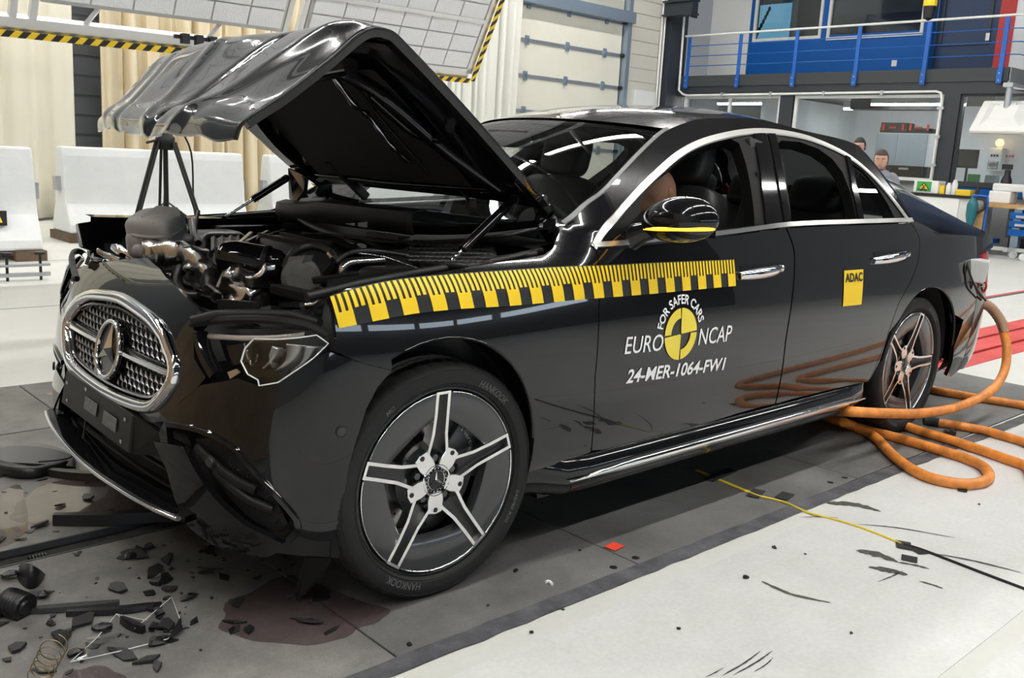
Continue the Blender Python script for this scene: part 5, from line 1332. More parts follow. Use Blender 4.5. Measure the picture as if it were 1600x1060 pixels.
# ================================================================== wheels
def build_wheel(cx, s, rot, steer=0.0):
    yc = .79
    C0 = V((cx, s*yc, .347)); Rs = Matrix.Rotation(steer, 3, 'Z')
    def W(r, a, d=0.0): return C0+Rs @ V((-r*cos(a), s*d, r*sin(a)))
    ax = Rs @ V((0, s, 0))
    ref = Rs @ V((-1, 0, 0))
    # d: distance outwards from the wheel's middle plane; tyre half width .122
    b = MB(); b.lathe([(.279, .100), (.277, .106), (.272, .107), (.2675, .103), (.2655, .096), (.255, .06), (.245, .02), (.245, -.10), (.268, -.112), (.276, -.11)], C0, ax, 64)
    wh = part(b, 'wheel', 'rim_dark', smooth=40)
    # tyre with circumferential grooves and shoulder slits
    prof = [(.274, .094), (.280, .110), (.292, .119), (.312, .1225), (.330, .1195), (.340, .114), (.3475, .104), (.3505, .092), (.352, .070), (.352, .068), (.344, .066), (.344, .058), (.352, .056), (.3525, .032), (.3525, .030), (.344, .028), (.344, .020), (.3525, .018), (.3525, -.018), (.344, -.020), (.344, -.028), (.3525, -.03), (.352, -.056), (.344, -.058), (.344, -.066), (.352, -.068), (.3505, -.092), (.3475, -.104), (.330, -.1195), (.312, -.1225), (.274, -.110), (.266, -.096)]
    b = MB(); n = 192; m = len(prof); k = 0
    u = ref; w_ = ax.cross(u)
    for j in range(n):
        t = 2*pi*j/n; slit = (j % 4 == 0)
        for r, d in prof:
            r = r if r < .275 else .275+(r-.275)*.925
            rr = r
            if slit and .068 <= abs(d) <= .114 and r > .334: rr = r-.0035
            if slit and .030 <= abs(d) <= .056 and r > .345: rr = r-.003
            p = C0+ax*d+(u*cos(t)+w_*sin(t))*rr
            if p.z < 0.0018: p.z = 0.0018
            b.v.append(p)
    for j in range(n):
        j2 = (j+1) % n
        for i in range(m-1): b.f.append((j*m+i, j2*m+i, j2*m+i+1, j*m+i+1))
    ty = b.obj('tyre', 'tyre', wh, smooth=28)
    # raised rings and lettering on the side wall
    b = MB()
    for r, d in ((.286, .1175), (.3295, .1180)): b.tube([W(r, 2*pi*i/72, d) for i in range(72)], .0011, 4, closed=True)
    b.obj('side_wall_ring', 'tyre', wh)
    if s > 0:
        for txt, a_mid, rad, h, arc_ in (('HANKOOK', radians(55), .302, .021, .42), ('HANKOOK', radians(245), .302, .021, .42), ('MO', radians(128), .304, .015, .10), ('245/40 R20', radians(-25), .298, .011, .36)):
            vs, fs = text_polys(txt, 1, .15, .01)
            x0 = min(v[0] for v in vs); x1 = max(v[0] for v in vs); y0 = min(v[1] for v in vs); y1 = max(v[1] for v in vs)
            b = MB(); up = sin(a_mid) > -.2
            P = []
            for x, y in vs:
                tx = (x-x0)/(x1-x0)-.5; ty_ = (y-y0)/(y1-y0)-.5
                a = a_mid-tx*arc_; r = rad+ty_*h
                if not up: a = a_mid-tx*arc_; r = rad+ty_*h
                dd = .1215 if r < .310 else .1232-(r-.310)*.14
                P.append(W(r, a, dd+.0012-max(0, (.312-r))*.10))
            b.add(P, fs); b.obj('tyre_lettering', 'tyre_text', wh, fix=False)
    F0 = .104    # face plane
    def face(r): return F0-.030*(1-min(r/.262, 1))**1.3
    # aero segments between the spokes
    for k in range(5):
        a0 = rot+2*pi*(k+.5)/5; ha = pi/5-.100
        b = MB(); n = 16
        for i in range(n+1):
            a = a0-ha+2*ha*i/n
            tin = .168+.018*(abs(2*i/n-1))**2
            for r, d in ((tin, .060), (tin, face(.19)-.004), (tin+.006, face(.19)), (.258, F0+.004), (.262, F0+.002)): b.v.append(W(r, a, d))
        b.f = [(5*i+j, 5*i+j+1, 5*i+6+j, 5*i+5+j) for i in range(n) for j in range(4)]
        sg = b.obj('aero_segment', 'rim_grey', wh, smooth=50)
        b = MB(); b.tube([W(.2635, a0-ha*.97+2*ha*.97*i/20, F0+.004) for i in range(21)], .0030, 6); b.obj('machined_line', 'machined', wh, smooth=60)
    # twin spokes with machined edges
    prof_w = [(.264, .0250), (.20, .0255), (.14, .0275), (.108, .033), (.086, .037), (.060, .036)]
    for k in range(5):
        a0 = rot+2*pi*k/5
        def SP(r, off, d): 
            c = V((-cos(a0), 0, sin(a0))); q = V((sin(a0), 0, cos(a0)))
            p = c*r+q*off; return C0+Rs @ V((p.x, s*d, p.z))
        b = MB(); bw = .0098
        for sd in (-1, 1):
            for (r0, w0), (r1, w1) in zip(prof_w, prof_w[1:]):
                vs = []
                for r, w0_ in ((r0, w0), (r1, w1)):
                    for off, d in ((w0_, face(r)-.03), (w0_, face(r)+.004), (w0_-bw, face(r)+.004), (w0_-bw, face(r)-.03)): vs.append(SP(r, sd*off, d))
                b.add(vs, [(0, 4, 5, 1), (1, 5, 6, 2), (2, 6, 7, 3), (3, 7, 4, 0)])
        r = .264; vs = []
        for off in (-.025, .025):
            for rr, d in ((.266, F0-.03), (.266, F0+.004), (.258, F0+.004), (.258, F0-.03)): vs.append(SP(rr, off, d))
        b.add(vs, [(0, 4, 5, 1), (1, 5, 6, 2), (2, 6, 7, 3)])
        sp_ = b.obj('spoke', 'machined', wh, smooth=30)
        b = MB(); vs = []
        for r, w0_ in prof_w: vs += [SP(r, -w0_+.002, face(r)-.018), SP(r, w0_-.002, face(r)-.018)]
        b.add(vs, [(2*i, 2*i+1, 2*i+3, 2*i+2) for i in range(len(prof_w)-1)]); b.obj('spoke_channel', 'rim_dark', wh)
        # web between neighbouring spokes at the hub
        a1 = a0+pi/5; c1 = V((-cos(a1), 0, sin(a1))); q1 = V((sin(a1), 0, cos(a1)))
        def HB(r, off, d): p = c1*r+q1*off; return C0+Rs @ V((p.x, s*d, p.z))
        b = MB(); d_ = face(.09)+.003
        b.prism([HB(.036, -.022, d_), HB(.060, -.0275, d_), HB(.086, -.026, d_), HB(.099, -.024, d_), HB(.104, 0, d_), HB(.099, .024, d_), HB(.086, .026, d_), HB(.060, .0275, d_), HB(.036, .022, d_)], -ax*.035)
        b.obj('hub_web', 'machined', wh, bevel=.003)
        b = MB(); b.cyl(HB(.090, 0, d_-.004), HB(.090, 0, d_+.001), .0075, n=12); b.obj('web_hole', 'black', wh)
        # wheel bolts in line with the spokes
        b = MB(); b.cyl(SP(.0565+.008, 0, face(.07)-.026), SP(.0565+.008, 0, face(.07)-.004), .011, n=6); b.obj('wheel_bolt', 'caliper', wh)
        b = MB(); b.lathe([(.016, -.02), (.019, -.001), (.0205, .0005), (.021, -.003)], SP(.0645, 0, face(.07)), ax, 18); b.obj('bolt_recess', 'rim_dark', wh, smooth=40)
    b = MB(); b.lathe([(0, face(0)-.03), (.12, face(.1)-.03), (.12, .0), (0, 0)], C0, ax, 32); b.obj('hub_core', 'rim_dark', wh, smooth=40)
    b = MB(); d0 = face(.03)+.008
    b.lathe([(.048, d0-.03), (.048, d0-.002), (.045, d0), (0, d0+.002)], C0, ax, 32); b.obj('hub_cap', 'gloss_black', wh, smooth=40)
    b = MB(); b.tube([W(.0460, 2*pi*i/40, d0+.001) for i in range(40)], .0030, 6, closed=True); b.tube([W(.029, 2*pi*i/40, d0+.001) for i in range(40)], .0014, 6, closed=True)
    for k in range(3):
        a = pi/2+2*pi*k/3; 
        b.add([W(0, 0, d0+.006), W(.028, a, d0+.002), W(.0055, a+1.05, d0+.002), W(.0055, a-1.05, d0+.002)], [(0, 1, 2), (0, 3, 1)])
    b.obj('cap_star', 'chrome', wh, smooth=40)
    # wreath marks around the cap
    b = MB()
    for i in range(18):
        a = 2*pi*i/18; b.cyl(W(.0345, a, d0), W(.0345, a, d0+.0015), .0018, n=5)
    b.obj('cap_wreath', 'satin_chrome', wh)
    # brake
    b = MB(); b.lathe([(.07, .02), (.185, .02), (.187, .018), (.187, -.012), (.185, -.014), (.07, -.014)], C0, ax, 48); br = b.obj('brake_disc', 'disc_steel', wh, smooth=35)
    b = MB()
    for i in range(30):
        a = 2*pi*i/30; r = .12+.02*(i % 3); b.cyl(W(r, a, .0195), W(r, a, .0208), .004, n=6)
    b.obj('disc_holes', 'black', wh)
    b = MB(); a0 = radians(20) if cx > -1 else radians(200); n = 8
    for i in range(n+1):
        a = a0-.55+1.1*i/n
        for r, d in ((.105, .045), (.205, .045), (.205, -.05), (.105, -.05)): b.v.append(W(r, a, d))
    b.f = [(4*i+j, 4*i+(j+1) % 4, 4*i+4+(j+1) % 4, 4*i+4+j) for i in range(n) for j in range(4)]+[(0, 1, 2, 3), (4*n+3, 4*n+2, 4*n+1, 4*n)]
    cl = b.obj('brake_caliper', 'caliper', wh, bevel=.006)
    if s > 0 and cx > -1:
        (vs, fs) = text_polys('Mercedes', 1)
        x0 = min(v[0] for v in vs); x1 = max(v[0] for v in vs); b = MB()
        b.add([W(.165+(y)*.022, a0+.45-(x-x0)/(x1-x0)*.7, .047) for x, y in vs], fs); b.obj('caliper_lettering', 'decal_white', wh, fix=False)
    return wh
build_wheel(-.022, 1, radians(90), radians(-1.5)); build_wheel(-WBASE, 1, radians(0)); build_wheel(-.022, -1, radians(70), radians(-1.5)); build_wheel(-WBASE, -1, radians(30))
# ================================================================== raised, buckled bonnet
from mathutils import noise as NZ
HR = [  # v, left (x,y,z), right (x,y,z), crown (x,z) of the middle
    (0.0, (-.60, .70, 1.10), (-.60, -.70, 1.095), (.10, .02)),
    (.16, (-.47, .72, 1.19), (-.46, -.72, 1.185), (.05, .02)),
    (.42, (-.20, .735, 1.385), (-.21, -.735, 1.375), (-.01, .035)),
    (.66, (.035, .75, 1.54), (-.01, -.74, 1.53), (-.01, .035)),
    (.73, (.095, .755, 1.568), (.055, -.74, 1.548), (.0, .035)),
    (.79, (.165, .755, 1.558), (.11, -.74, 1.533), (.02, .03)),
    (.87, (.275, .752, 1.475), (.18, -.74, 1.455), (.035, .02)),
    (.95, (.40, .745, 1.382), (.255, -.735, 1.375), (.045, .0)),
    (1.0, (.475, .74, 1.332), (.30, -.73, 1.335), (.03, .015)),
    (1.03, (.498, .73, 1.305), (.325, -.72, 1.31), (.035, .01)),
    (1.10, (.508, .72, 1.258), (.335, -.70, 1.262), (.03, .012))]
def _hc(v, k):
    tabs = _hc.t.get(k)
    if tabs is None:
        pts = [(r[0],)+tuple(r[k]) for r in HR]
        tabs = [smooth_table([(p[0], p[i]) for p in pts]) for i in range(1, len(pts[0]))]; _hc.t[k] = tabs
    return [t(v) for t in tabs]
_hc.t = {}
def bon(u, v, wr=1.0):
    """u 0 left .. 1 right, v 0 hinge .. 1.1 torn front lip"""
    L, R_, c = V(_hc(v, 1)), V(_hc(v, 2)), _hc(v, 3)
    q = 1-(2*u-1)**2; q2 = 1-(2*u-1)**4
    p = L.lerp(R_, u)+V((c[0]*q, 0, c[1]*q2))
    f = _sm((v-.60)/.2)*wr
    if f > 0:
        y = p.y; 
        w_ = .006*sin(7*y+5*v*2+1.2)*_sm((v-.70)/.12)+.012*NZ.noise(V((y*2.2, v*4, 3)))+.0025*NZ.noise(V((y*6, v*9, 1)))
        # sharp diagonal buckles
        for (y0, sl, wd, am) in ((.50, -1.2, .09, .016), (.22, -.8, .05, -.016), (-.05, .45, .06, .012), (-.42, .6, .05, -.010), (-.62, .5, .05, .008)):
            d = y-(y0+sl*(v-.9)); w_ += am*max(0, 1-abs(d)/wd)**1.3*_sm((v-.72)/.1)
        e = min(1, min(u, 1-u)/.05)
        p += V((.62, 0, .78))*(w_*f*(.35+.65*e))
    if v > 1.0:   # torn lip: uneven edge, folded
        t = (v-1)/.1; p += V((.006*sin(13*p.y)*t, 0, (.010*NZ.noise(V((p.y*9, 7, 0)))-.010*sin(5*p.y+.6))*t))
    if u < .5 and f == 0: pass
    return p
BN = 96
b = MB(); b.grid(lambda s, t: bon(s, 1.1*t), 90, 110); BO = part(b, 'bonnet', 'car_paint', smooth=40, solid=.006)
# folded edge flanges at the two sides
for u0, sg in ((0.0, 1), (1.0, -1)):
    b = MB(); n = 60
    for i in range(n+1):
        v = 1.02*i/n; p = bon(u0, v); t = (bon(u0, min(1.1, v+.01))-bon(u0, max(0, v-.01))).normalized(); ins = V((0, -sg, 0)); dn = t.cross(ins)*(sg)
        if dn.length < 1e-6: dn = V((0, 0, -1))
        dn.normalize()
        N = (bon(u0+.02*sg, v)-p).cross(t).normalized()
        if N.dot(V((.0, 0, 1))+V((-.5 if v < .7 else .5, 0, 0))) > 0: N = -N
        b.v += [p, p+N*.022+ins*.003, p+N*.026+ins*.03]
    b.f = [(3*i+j, 3*i+j+1, 3*i+4+j, 3*i+3+j) for i in range(n) for j in range(2)]
    b.obj('bonnet_flange', 'car_paint', BO, smooth=60)
# inner pressing and sound liner under the rear half
def under(u, v, d):
    p = bon(u, v, 0); t = bon(u, v+.01, 0)-bon(u, v-.01, 0); c = bon(min(1, u+.02), v, 0)-bon(max(0, u-.02), v, 0); N = t.cross(c).normalized()
    if N.z > 0: N = -N
    return p+N*d
def upanel(name, u0, u1, v0, v1, d, m, nu=20, nv=16):
    b = MB(); b.grid(lambda s, t: under(u0+(u1-u0)*s, v0+(v1-v0)*t, d(s, t)), nu, nv); return b.obj(name, m, BO, smooth=50)
upanel('bonnet_inner', .02, .98, .02, .70, lambda s, t: .016+.016*(1 if (t > .2 and (s < .14 or s > .86)) or t > .9 else 0), 'gloss_black', 42, 34)
upanel('sound_liner', .17, .83, .12, .58, lambda s, t: .034+.012*sin(pi*s)*sin(pi*t), 'liner')
upanel('bonnet_inner', .03, .97, .72, .98, lambda s, t: .026+.01*sin(9*s), 'gloss_black', 30, 10)
def rib(pts, r, m='gloss_black', name='bonnet_rib'):
    b = MB(); b.tube(smooth_path([under(u, v, d) for u, v, d in pts], 5), r, 8); return b.obj(name, m, BO, smooth=50)
rib([(.10, .10, .02), (.14, .3, .055), (.20, .52, .06), (.30, .66, .06)], .022); rib([(.9, .10, .02), (.86, .3, .055), (.8, .52, .06), (.7, .66, .06)], .022)
rib([(.08, .11, .02), (.3, .08, .018), (.5, .07, .018), (.7, .08, .018), (.92, .11, .02)], .012); rib([(.2, .62, .06), (.5, .60, .07), (.8, .62, .06)], .026)
rib([(.12, .34, .055), (.20, .36, .06), (.24, .50, .06)], .016); rib([(.26, .2, .06), (.27, .4, .07), (.26, .55, .06)], .008, 'trim_black', 'liner_seam')
# crumpled silver-edged fold inside
b = MB(); P = [under(.30, .60, .06), under(.29, .50, .09), under(.30, .42, .075), under(.285, .33, .09), under(.29, .25, .07)]
b.tube(smooth_path(P, 5), [.004+.007*abs(sin(i*.9)) for i in range(21)], 6); b.obj('torn_fold', 'dark_chrome', BO, smooth=60)
# mesh patch at the inner fold (perforated liner corner)
b = MB(); b.grid(lambda s, t: under(.46+.30*s, .60-.13*t*(.3+.7*s), .060+.02*sin(pi*s)), 10, 6); b.obj('perforated_patch', mat('perforated', (.13, .13, .13), .6, bump=(400, 1, .004)), BO, smooth=60)
# latch bracket hanging from the far front corner
b = MB(); b.prism([under(.93, .10, .03), under(.99, .16, .03), under(.985, .10, .13), under(.955, .07, .15), under(.94, .07, .08)], V((.015, .0, .0))); b.wob(.01, 20); b.obj('latch_bracket', 'dark_chrome', BO)
# gas struts, hinges
def strut(p0, p1, f=.55):
    b = MB(); m = p0.lerp(p1, f); b.cyl(p0, m, .0155, n=14); st = part(b, 'gas_strut', 'gloss_black', smooth=50)
    b = MB(); b.cyl(m, p1, .0065, n=10); b.obj('strut_rod', 'chrome', st, smooth=60)
    b = MB(); b.sphere(p0, .016, 10, 8); b.sphere(p1, .012, 10, 8); b.obj('ball_joint', 'trim_black', st, smooth=60)
strut(at(803, 312, 1, .62), at(688, 424, 1, .70), .72)
strut(at(447, 279, 1, -.64), at(350, 340, 1, -.70), .55)
b = MB(); b.bar(at(514, 250, 1, -.30), at(572, 308, 1, -.30), .03, .03); b.obj('support_bar', 'trim_black', BO)
for s in (1, -1):
    # hinge: bent plate between body and bonnet
    a = V((-.63, s*.68, .985)); 
    b = MB(); pth = smooth_path([a, a+V((.06, 0, .07)), a+V((.02, 0, .12)), V((-.55, s*.68, 1.11)), V((-.45, s*.69, 1.175))], 4)
    k = 0
    for i, p in enumerate(pth): b.v += [p+V((.022, s*.004, .01)), p+V((-.022, s*.004, -.01)), p+V((-.022, -s*.008, -.01)), p+V((.022, -s*.008, .01))]
    n = len(pth); b.f = [(4*i+j, 4*i+(j+1) % 4, 4*i+4+(j+1) % 4, 4*i+4+j) for i in range(n-1) for j in range(4)]
    hg = part(b, 'bonnet_hinge', 'gloss_black', bevel=.003)
    for dx, dz in ((.02, .03), (.05, .075), (.03, .12), (.06, .15)):
        c = a+V((dx, s*.008, dz)); b = MB(); b.cyl(c-V((0, .004, 0)), c+V((0, .006, 0)), .012, n=10); b.obj('hinge_bolt', 'dark_chrome', hg)
# small dangling hose with nozzle under the bonnet
b = MB(); b.tube(smooth_path([at(702, 287, 1, .35), at(722, 300, 1, .37), at(733, 314, 1, .38), at(739, 322, 1, .38)], 5), .006, 8); b.obj('washer_hose', 'black', BO, smooth=60)
b = MB(); b.box(at(736, 317, 1, .38), (.03, .02, .03)); b.obj('washer_nozzle', 'black', BO)
# ================================================================== engine bay
mat('bare_alu', (.60, .585, .56), .26, 1.0, noise=(7, .3)); mat('oily', (.02, .02, .02), .3, noise=(14, .4)); mat('grey_plastic', (.27, .255, .245), .5); mat('dust_plastic', (.11, .105, .10), .7, noise=(18, .35)); mat('red_cap', (.35, .01, .02), .4)
def E(px, py, z): return at(px, py, 2, z)
b = MB(); b.bb((-.62, -.70, .30), (.16, .70, .62)); b.bb((-.64, -.72, .3), (-.58, .72, .88)); b.bb((.1, -.45, .3), (.44, .45, .66)); BAY = part(b, 'engine_bay', 'black')
for s in (1, -1):    # inner wings
    b = MB(); b.grid(lambda u, v: V((.30-.92*u, s*(.80-.08*v-.02*sin(6*u)), .93+.035*u-.35*v)), 14, 6); part(b, 'inner_wing', 'oily', smooth=50)
    b = MB(); pts = [(.36, .80, .90), (.2, .80, .925), (0, .795, .945), (-.25, .79, .965), (-.45, .785, .98)]
    b.tube([V((x, s*y, z-.012)) for x, y, z in pts], .014, 8); part(b, 'wing_seal', 'trim_black', smooth=60)
# far side wing edge: bent black rail seen over the bay
b = MB(); P = [V((.36, -.80, .965)), V((.28, -.80, .962)), V((.0, -.81, .955)), V((-.25, -.80, .955)), V((-.42, -.78, .96))]
for p in P: b.v += [p, p+V((0, .06, -.004)), p+V((0, .05, -.045)), p+V((0, 0, -.12))]
b.f = [(4*i+j, 4*i+j+1, 4*i+5+j, 4*i+4+j) for i in range(4) for j in range(3)]; part(b, 'wing_rail', 'gloss_black', smooth=30)
b = MB(); b.prism([V((.30, -.80, .95)), V((.385, -.82, .93)), V((.37, -.84, .84)), V((.29, -.84, .80)), V((.24, -.82, .86))], V((0, .05, 0))); b.wob(.02, 8); part(b, 'torn_wing_corner', 'gloss_black', bevel=.004)
# engine cover, bulkhead panel, cabin air cover
def cover(name, c, sz, m, bev=.03, rot=0, tap=.85): 
    b = MB(); b.box(c, sz, Matrix.Rotation(rot, 3, 'Z'), tap); o = part(b, name, m); q = o.modifiers.new('bevel', 'BEVEL'); q.width = bev; q.segments = 4; o.data.shade_smooth(); return o
ec = cover('engine_cover', V((-.20, -.02, .86)), (.55, .50, .16), 'plastic', .04, 0, .82)
for k in range(5): b = MB(); b.bar(V((-.38+.09*k, -.18, .944)), V((-.38+.09*k, .16, .944)), .012, .012); b.obj('cover_rib', 'plastic', ec)
b = MB(); b.grid(lambda u, v: V((-.12-.24*v, -.30+.58*u, .935+.012*sin(pi*u))), 6, 4); b.obj('cover_top', 'gloss_black', ec, solid=.01)
pa, pb = E(478, 342, .965), E(680, 336, 1.0)
b = MB(); 
prf = [(0, .0), (.015, .05), (.01, .075), (-.03, .085), (-.10, .075)]
n = 24
for i in range(n+1):
    t = i/n; y = -.62+.92*t; x = -.345+.02*sin(pi*t); zb = .95+.012*t+.02*_sm((t-.15)/.3)
    for dx, dz in prf: b.v.append(V((x+dx, y, zb+dz)))
m_ = len(prf); b.f = [(i*m_+j, i*m_+j+1, (i+1)*m_+j+1, (i+1)*m_+j) for i in range(n) for j in range(m_-1)]
bk = part(b, 'bulkhead_panel', 'plastic', smooth=50, solid=.008)
for y in (-.22, -.14): b = MB(); b.bb((-.326, y+.14, .985), (-.318, y+.20, 1.015)); b.obj('panel_opening', 'bare_alu', bk)
b = MB(); b.bb((-.36, .06, .88), (-.31, .26, .97)); b.wob(.012, 9); b.obj('panel_foot', 'plastic', bk)
# cabin air cover with honeycomb at the left rear
cc = V((-.36, .40, .945))
b = MB(); b.prism([E(655, 378, .955), E(700, 366, .965), E(775, 378, .97), E(778, 402, .96), E(730, 417, .945), E(660, 410, .94)], V((0, 0, -.10))); ca = part(b, 'cabin_air_cover', 'plastic', bevel=.012)
b = MB()
for i in range(13):
    for j in range(6):
        q = E(640+i*10+4*(j % 2), 376+j*6.2+i*.2, .972); 
        if 640 < proj(q)[0] < 772: b.tube([q+V((.011*cos(t), .011*sin(t), 0)) for t in [pi/3*k for k in range(6)]], .0022, 4, closed=True)
b.obj('honeycomb', 'trim_black', ca, kind='stuff')
b = MB(); b.tube([E(640, 404, .95), E(680, 413, .95), E(730, 418, .95), E(800, 403, .965), E(845, 392, .975)], .012, 8); part(b, 'cowl_seal', 'trim_black', smooth=60)
cover('fuse_box', E(640, 415, .89), (.16, .12, .10), 'plastic', .012, .3, .95); cover('strut_tower', V((-.06, .58, .86)), (.24, .2, .12), 'oily', .03, 0, .7); cover('strut_tower', V((-.06, -.58, .86)), (.24, .2, .12), 'oily', .03, 0, .7)
# scuttle with wipers at the windscreen base
b = MB(); b.grid(lambda u, v: V((-.40+.13*v-.15*abs(2*u-1)**2.2, -.70+1.40*u, .965-.02*v+.075*abs(2*u-1)**2.2)), 24, 4); part(b, 'scuttle', 'trim_black', smooth=60, solid=.01)
for p, q in (((790, 378), (700, 348)), ((840, 372), (725, 350))):
    a, c = at(p[0], p[1], 1, .50), at(q[0], q[1], 1, .12); b = MB(); b.tube([a, a.lerp(c, .5)+V((0, 0, .01)), c], [.012, .009, .006], 8); part(b, 'wiper_arm', 'gloss_black', smooth=60)
# grey torn reservoir on top of the front
rc = V((.30, -.22, .955))
c0 = at(246, 362, 1, -.25); U = V((0, 1, 0)); 
def blob(name, c, rx, ry, rz, m, parent=None, rot=None, e=.6, n=24, mm=16, jag=0):
    b = MB()
    for i in range(mm+1):
        ph = -pi/2+pi*i/mm
        for j in range(n):
            t = 2*pi*j/n
            sg = lambda w_, p_: (abs(w_)**p_)*(1 if w_ >= 0 else -1)
            p = V((rx*sg(cos(ph), e)*sg(cos(t), e), ry*sg(cos(ph), e)*sg(sin(t), e), rz*sg(sin(ph), e)))
            if jag: p *= 1+jag*NZ.noise(p*22)
            b.v.append(c+(rot @ p if rot is not None else p))
    b.f = [(i*n+j, i*n+(j+1) % n, (i+1)*n+(j+1) % n, (i+1)*n+j) for i in range(mm) for j in range(n)]
    return b.obj(name, m, parent or CAR, smooth=50)
Rr = Matrix.Rotation(radians(38), 3, 'Z') @ Matrix.Rotation(radians(18), 3, 'Y')
rs = blob('reservoir', c0+V((0, 0, .005)), .072, .085, .062, 'grey_plastic', None, Rr, .45, jag=.05)
blob('reservoir_lobe', c0+Rr @ V((.03, -.045, -.03)), .05, .045, .055, 'grey_plastic', rs, Rr, .7, jag=.05)
b = MB(); b.tube([c0+Rr @ V((.075*cos(t)*(abs(cos(t))**-.35 if abs(cos(t)) > .05 else 1), .087*sin(t), .012)) for t in [2*pi*i/32 for i in range(32)]], .006, 6, closed=True); b.obj('reservoir_seam', 'grey_plastic', rs, smooth=60)
b = MB(); b.prism([c0+Rr @ V(p) for p in ((.06, .03, .05), (-.02, .085, .05), (-.05, .06, .066), (-.03, .0, .072), (.04, -.02, .066))], Rr @ V((0, 0, .006))); b.wob(.006, 40); b.obj('torn_rim', 'grey_plastic', rs)
b = MB(); b.lathe([(0, .02), (.016, .018), (.018, 0), (.015, -.03), (0, -.03)], at(252, 391, 1, -.18), (0, 0, 1), 12); b.obj('red_stopper', 'red_cap', rs, smooth=50)
blob('torn_flap', at(290, 372, 1, -.2), .02, .03, .014, 'grey_plastic', rs, Rr, .8, jag=.25); blob('torn_flap', at(216, 392, 1, -.2), .015, .02, .022, 'grey_plastic', rs, Rr, .8, jag=.25)
# crumpled aluminium cross member
def crumple(name, path, w, h, m='bare_alu', amp=.012, sd=0, parent=None, k=8):
    P = smooth_path(path, k); b = MB(); n = len(P); q = 10
    for i, p in enumerate(P):
        t = (P[min(i+1, n-1)]-P[max(i-1, 0)]).normalized(); s_ = t.cross(V((0, 0, 1)))
        s_ = s_.normalized() if s_.length > 1e-3 else V((1, 0, 0)); u = s_.cross(t)
        ww = w[0]+(w[1]-w[0])*i/(n-1) if isinstance(w, tuple) else w; hh = h[0]+(h[1]-h[0])*i/(n-1) if isinstance(h, tuple) else h
        for j in range(q):
            a = 2*pi*j/q; sg = lambda x: (abs(x)**.55)*(1 if x >= 0 else -1)
            pt = p+s_*(ww/2*sg(cos(a)))+u*(hh/2*sg(sin(a)))
            b.v.append(pt+NZ.noise_vector(pt*24+V((sd, 0, 0)))*amp)
    b.f = [(i*q+j, i*q+(j+1) % q, (i+1)*q+(j+1) % q, (i+1)*q+j) for i in range(n-1) for j in range(q)]+[tuple(range(q)), tuple((n-1)*q+j for j in range(q))]
    return b.obj(name, m, parent or CAR, smooth=55)
Y = lambda px, py, y: at(px, py, 1, y)
cm = crumple('cross_member', [Y(232, 398, -.20), Y(258, 396, -.14), Y(290, 402, -.06), Y(316, 416, .02), Y(332, 438, .08)], (.07, .075), (.085, .10), amp=.020, sd=1)
crumple('cross_member_leg', [Y(312, 410, .02), Y(310, 430, .02), Y(318, 448, .04)], (.055), .075, amp=.018, sd=2, parent=cm)
crumple('cross_member_leg', [Y(240, 405, -.20), Y(250, 425, -.18), Y(270, 440, -.14)], .06, .07, amp=.02, sd=3, parent=cm)
crumple('lower_rail', [Y(290, 440, -.05), Y(325, 452, .05), Y(350, 466, .12), Y(385, 470, .18), Y(415, 468, .24)], .042, .045, amp=.008, sd=4)
pl = crumple('radiator_bracket', [Y(352, 430, .14), Y(366, 440, .17), Y(374, 462, .19), Y(372, 486, .19)], (.06, .10), (.07, .09), amp=.028, sd=5)
crumple('radiator_bracket_arm', [Y(366, 436, .17), Y(385, 432, .22), Y(394, 448, .24), Y(378, 472, .21)], .045, .055, amp=.018, sd=6, parent=pl)
crumple('torn_sheet', [Y(404, 444, .26), Y(410, 430, .28), Y(420, 418, .30), Y(425, 420, .32)], (.06, .03), (.03, .015), amp=.010, sd=7)
crumple('silver_pipe', [Y(226, 440, -.24), Y(244, 440, -.2), Y(268, 452, -.12), Y(296, 448, -.05)], .02, .02, amp=.01, sd=8)
b = MB()
for p in ((278, 405), (288, 411), (300, 420), (318, 440)): c = Y(p[0], p[1], .02); b.cyl(c, c+(CPOS-c).normalized()*.05, .006, n=8)
b.obj('member_bolts', 'black', cm)
# far right headlight debris, chrome bits
for i, (px, py, m) in enumerate(((172, 400, 'bare_alu'), (196, 396, 'chrome'), (208, 420, 'dark_chrome'), (184, 425, 'chrome'), (200, 440, 'bare_alu'), (165, 420, 'gloss_black'))):
    c = Y(px, py, -.55+.05*i); crumple('headlight_fragment', [c+V((.02, -.05, .01)), c, c+V((-.02, .05, -.02))], .03, .025, m, .014, 20+i)
P = smooth_path([Y(148, 400, -.72), Y(150, 420, -.66), Y(160, 445, -.58), Y(178, 450, -.5)], 5); b = MB(); b.tube(P, .016, 8); part(b, 'far_headlight_rim', 'gloss_black', smooth=60)
blob('far_lens', Y(158, 425, -.66), .03, .09, .06, 'lens_clear', None, None, .8)
# big black intake duct (tapered), turned to the camera
D0, D1 = Y(352, 402, .10), Y(436, 416, .22)
ax_ = (D1-D0).normalized(); L0 = (D1-D0).length
b = MB(); b.lathe([(0, -.035), (.03, -.03), (.052, -.005), (.057, .03), (.056, L0*.7), (.050, L0), (.034, L0+.02), (0, L0+.02)], D0, ax_, 28); dk = part(b, 'intake_duct', 'gloss_black', smooth=60)
b = MB(); b.lathe([(.058, 0), (.060, .004), (.060, .012), (.058, .016)], D0+ax_*L0*.72, ax_, 28); b.obj('duct_clip', 'trim_black', dk, smooth=40)
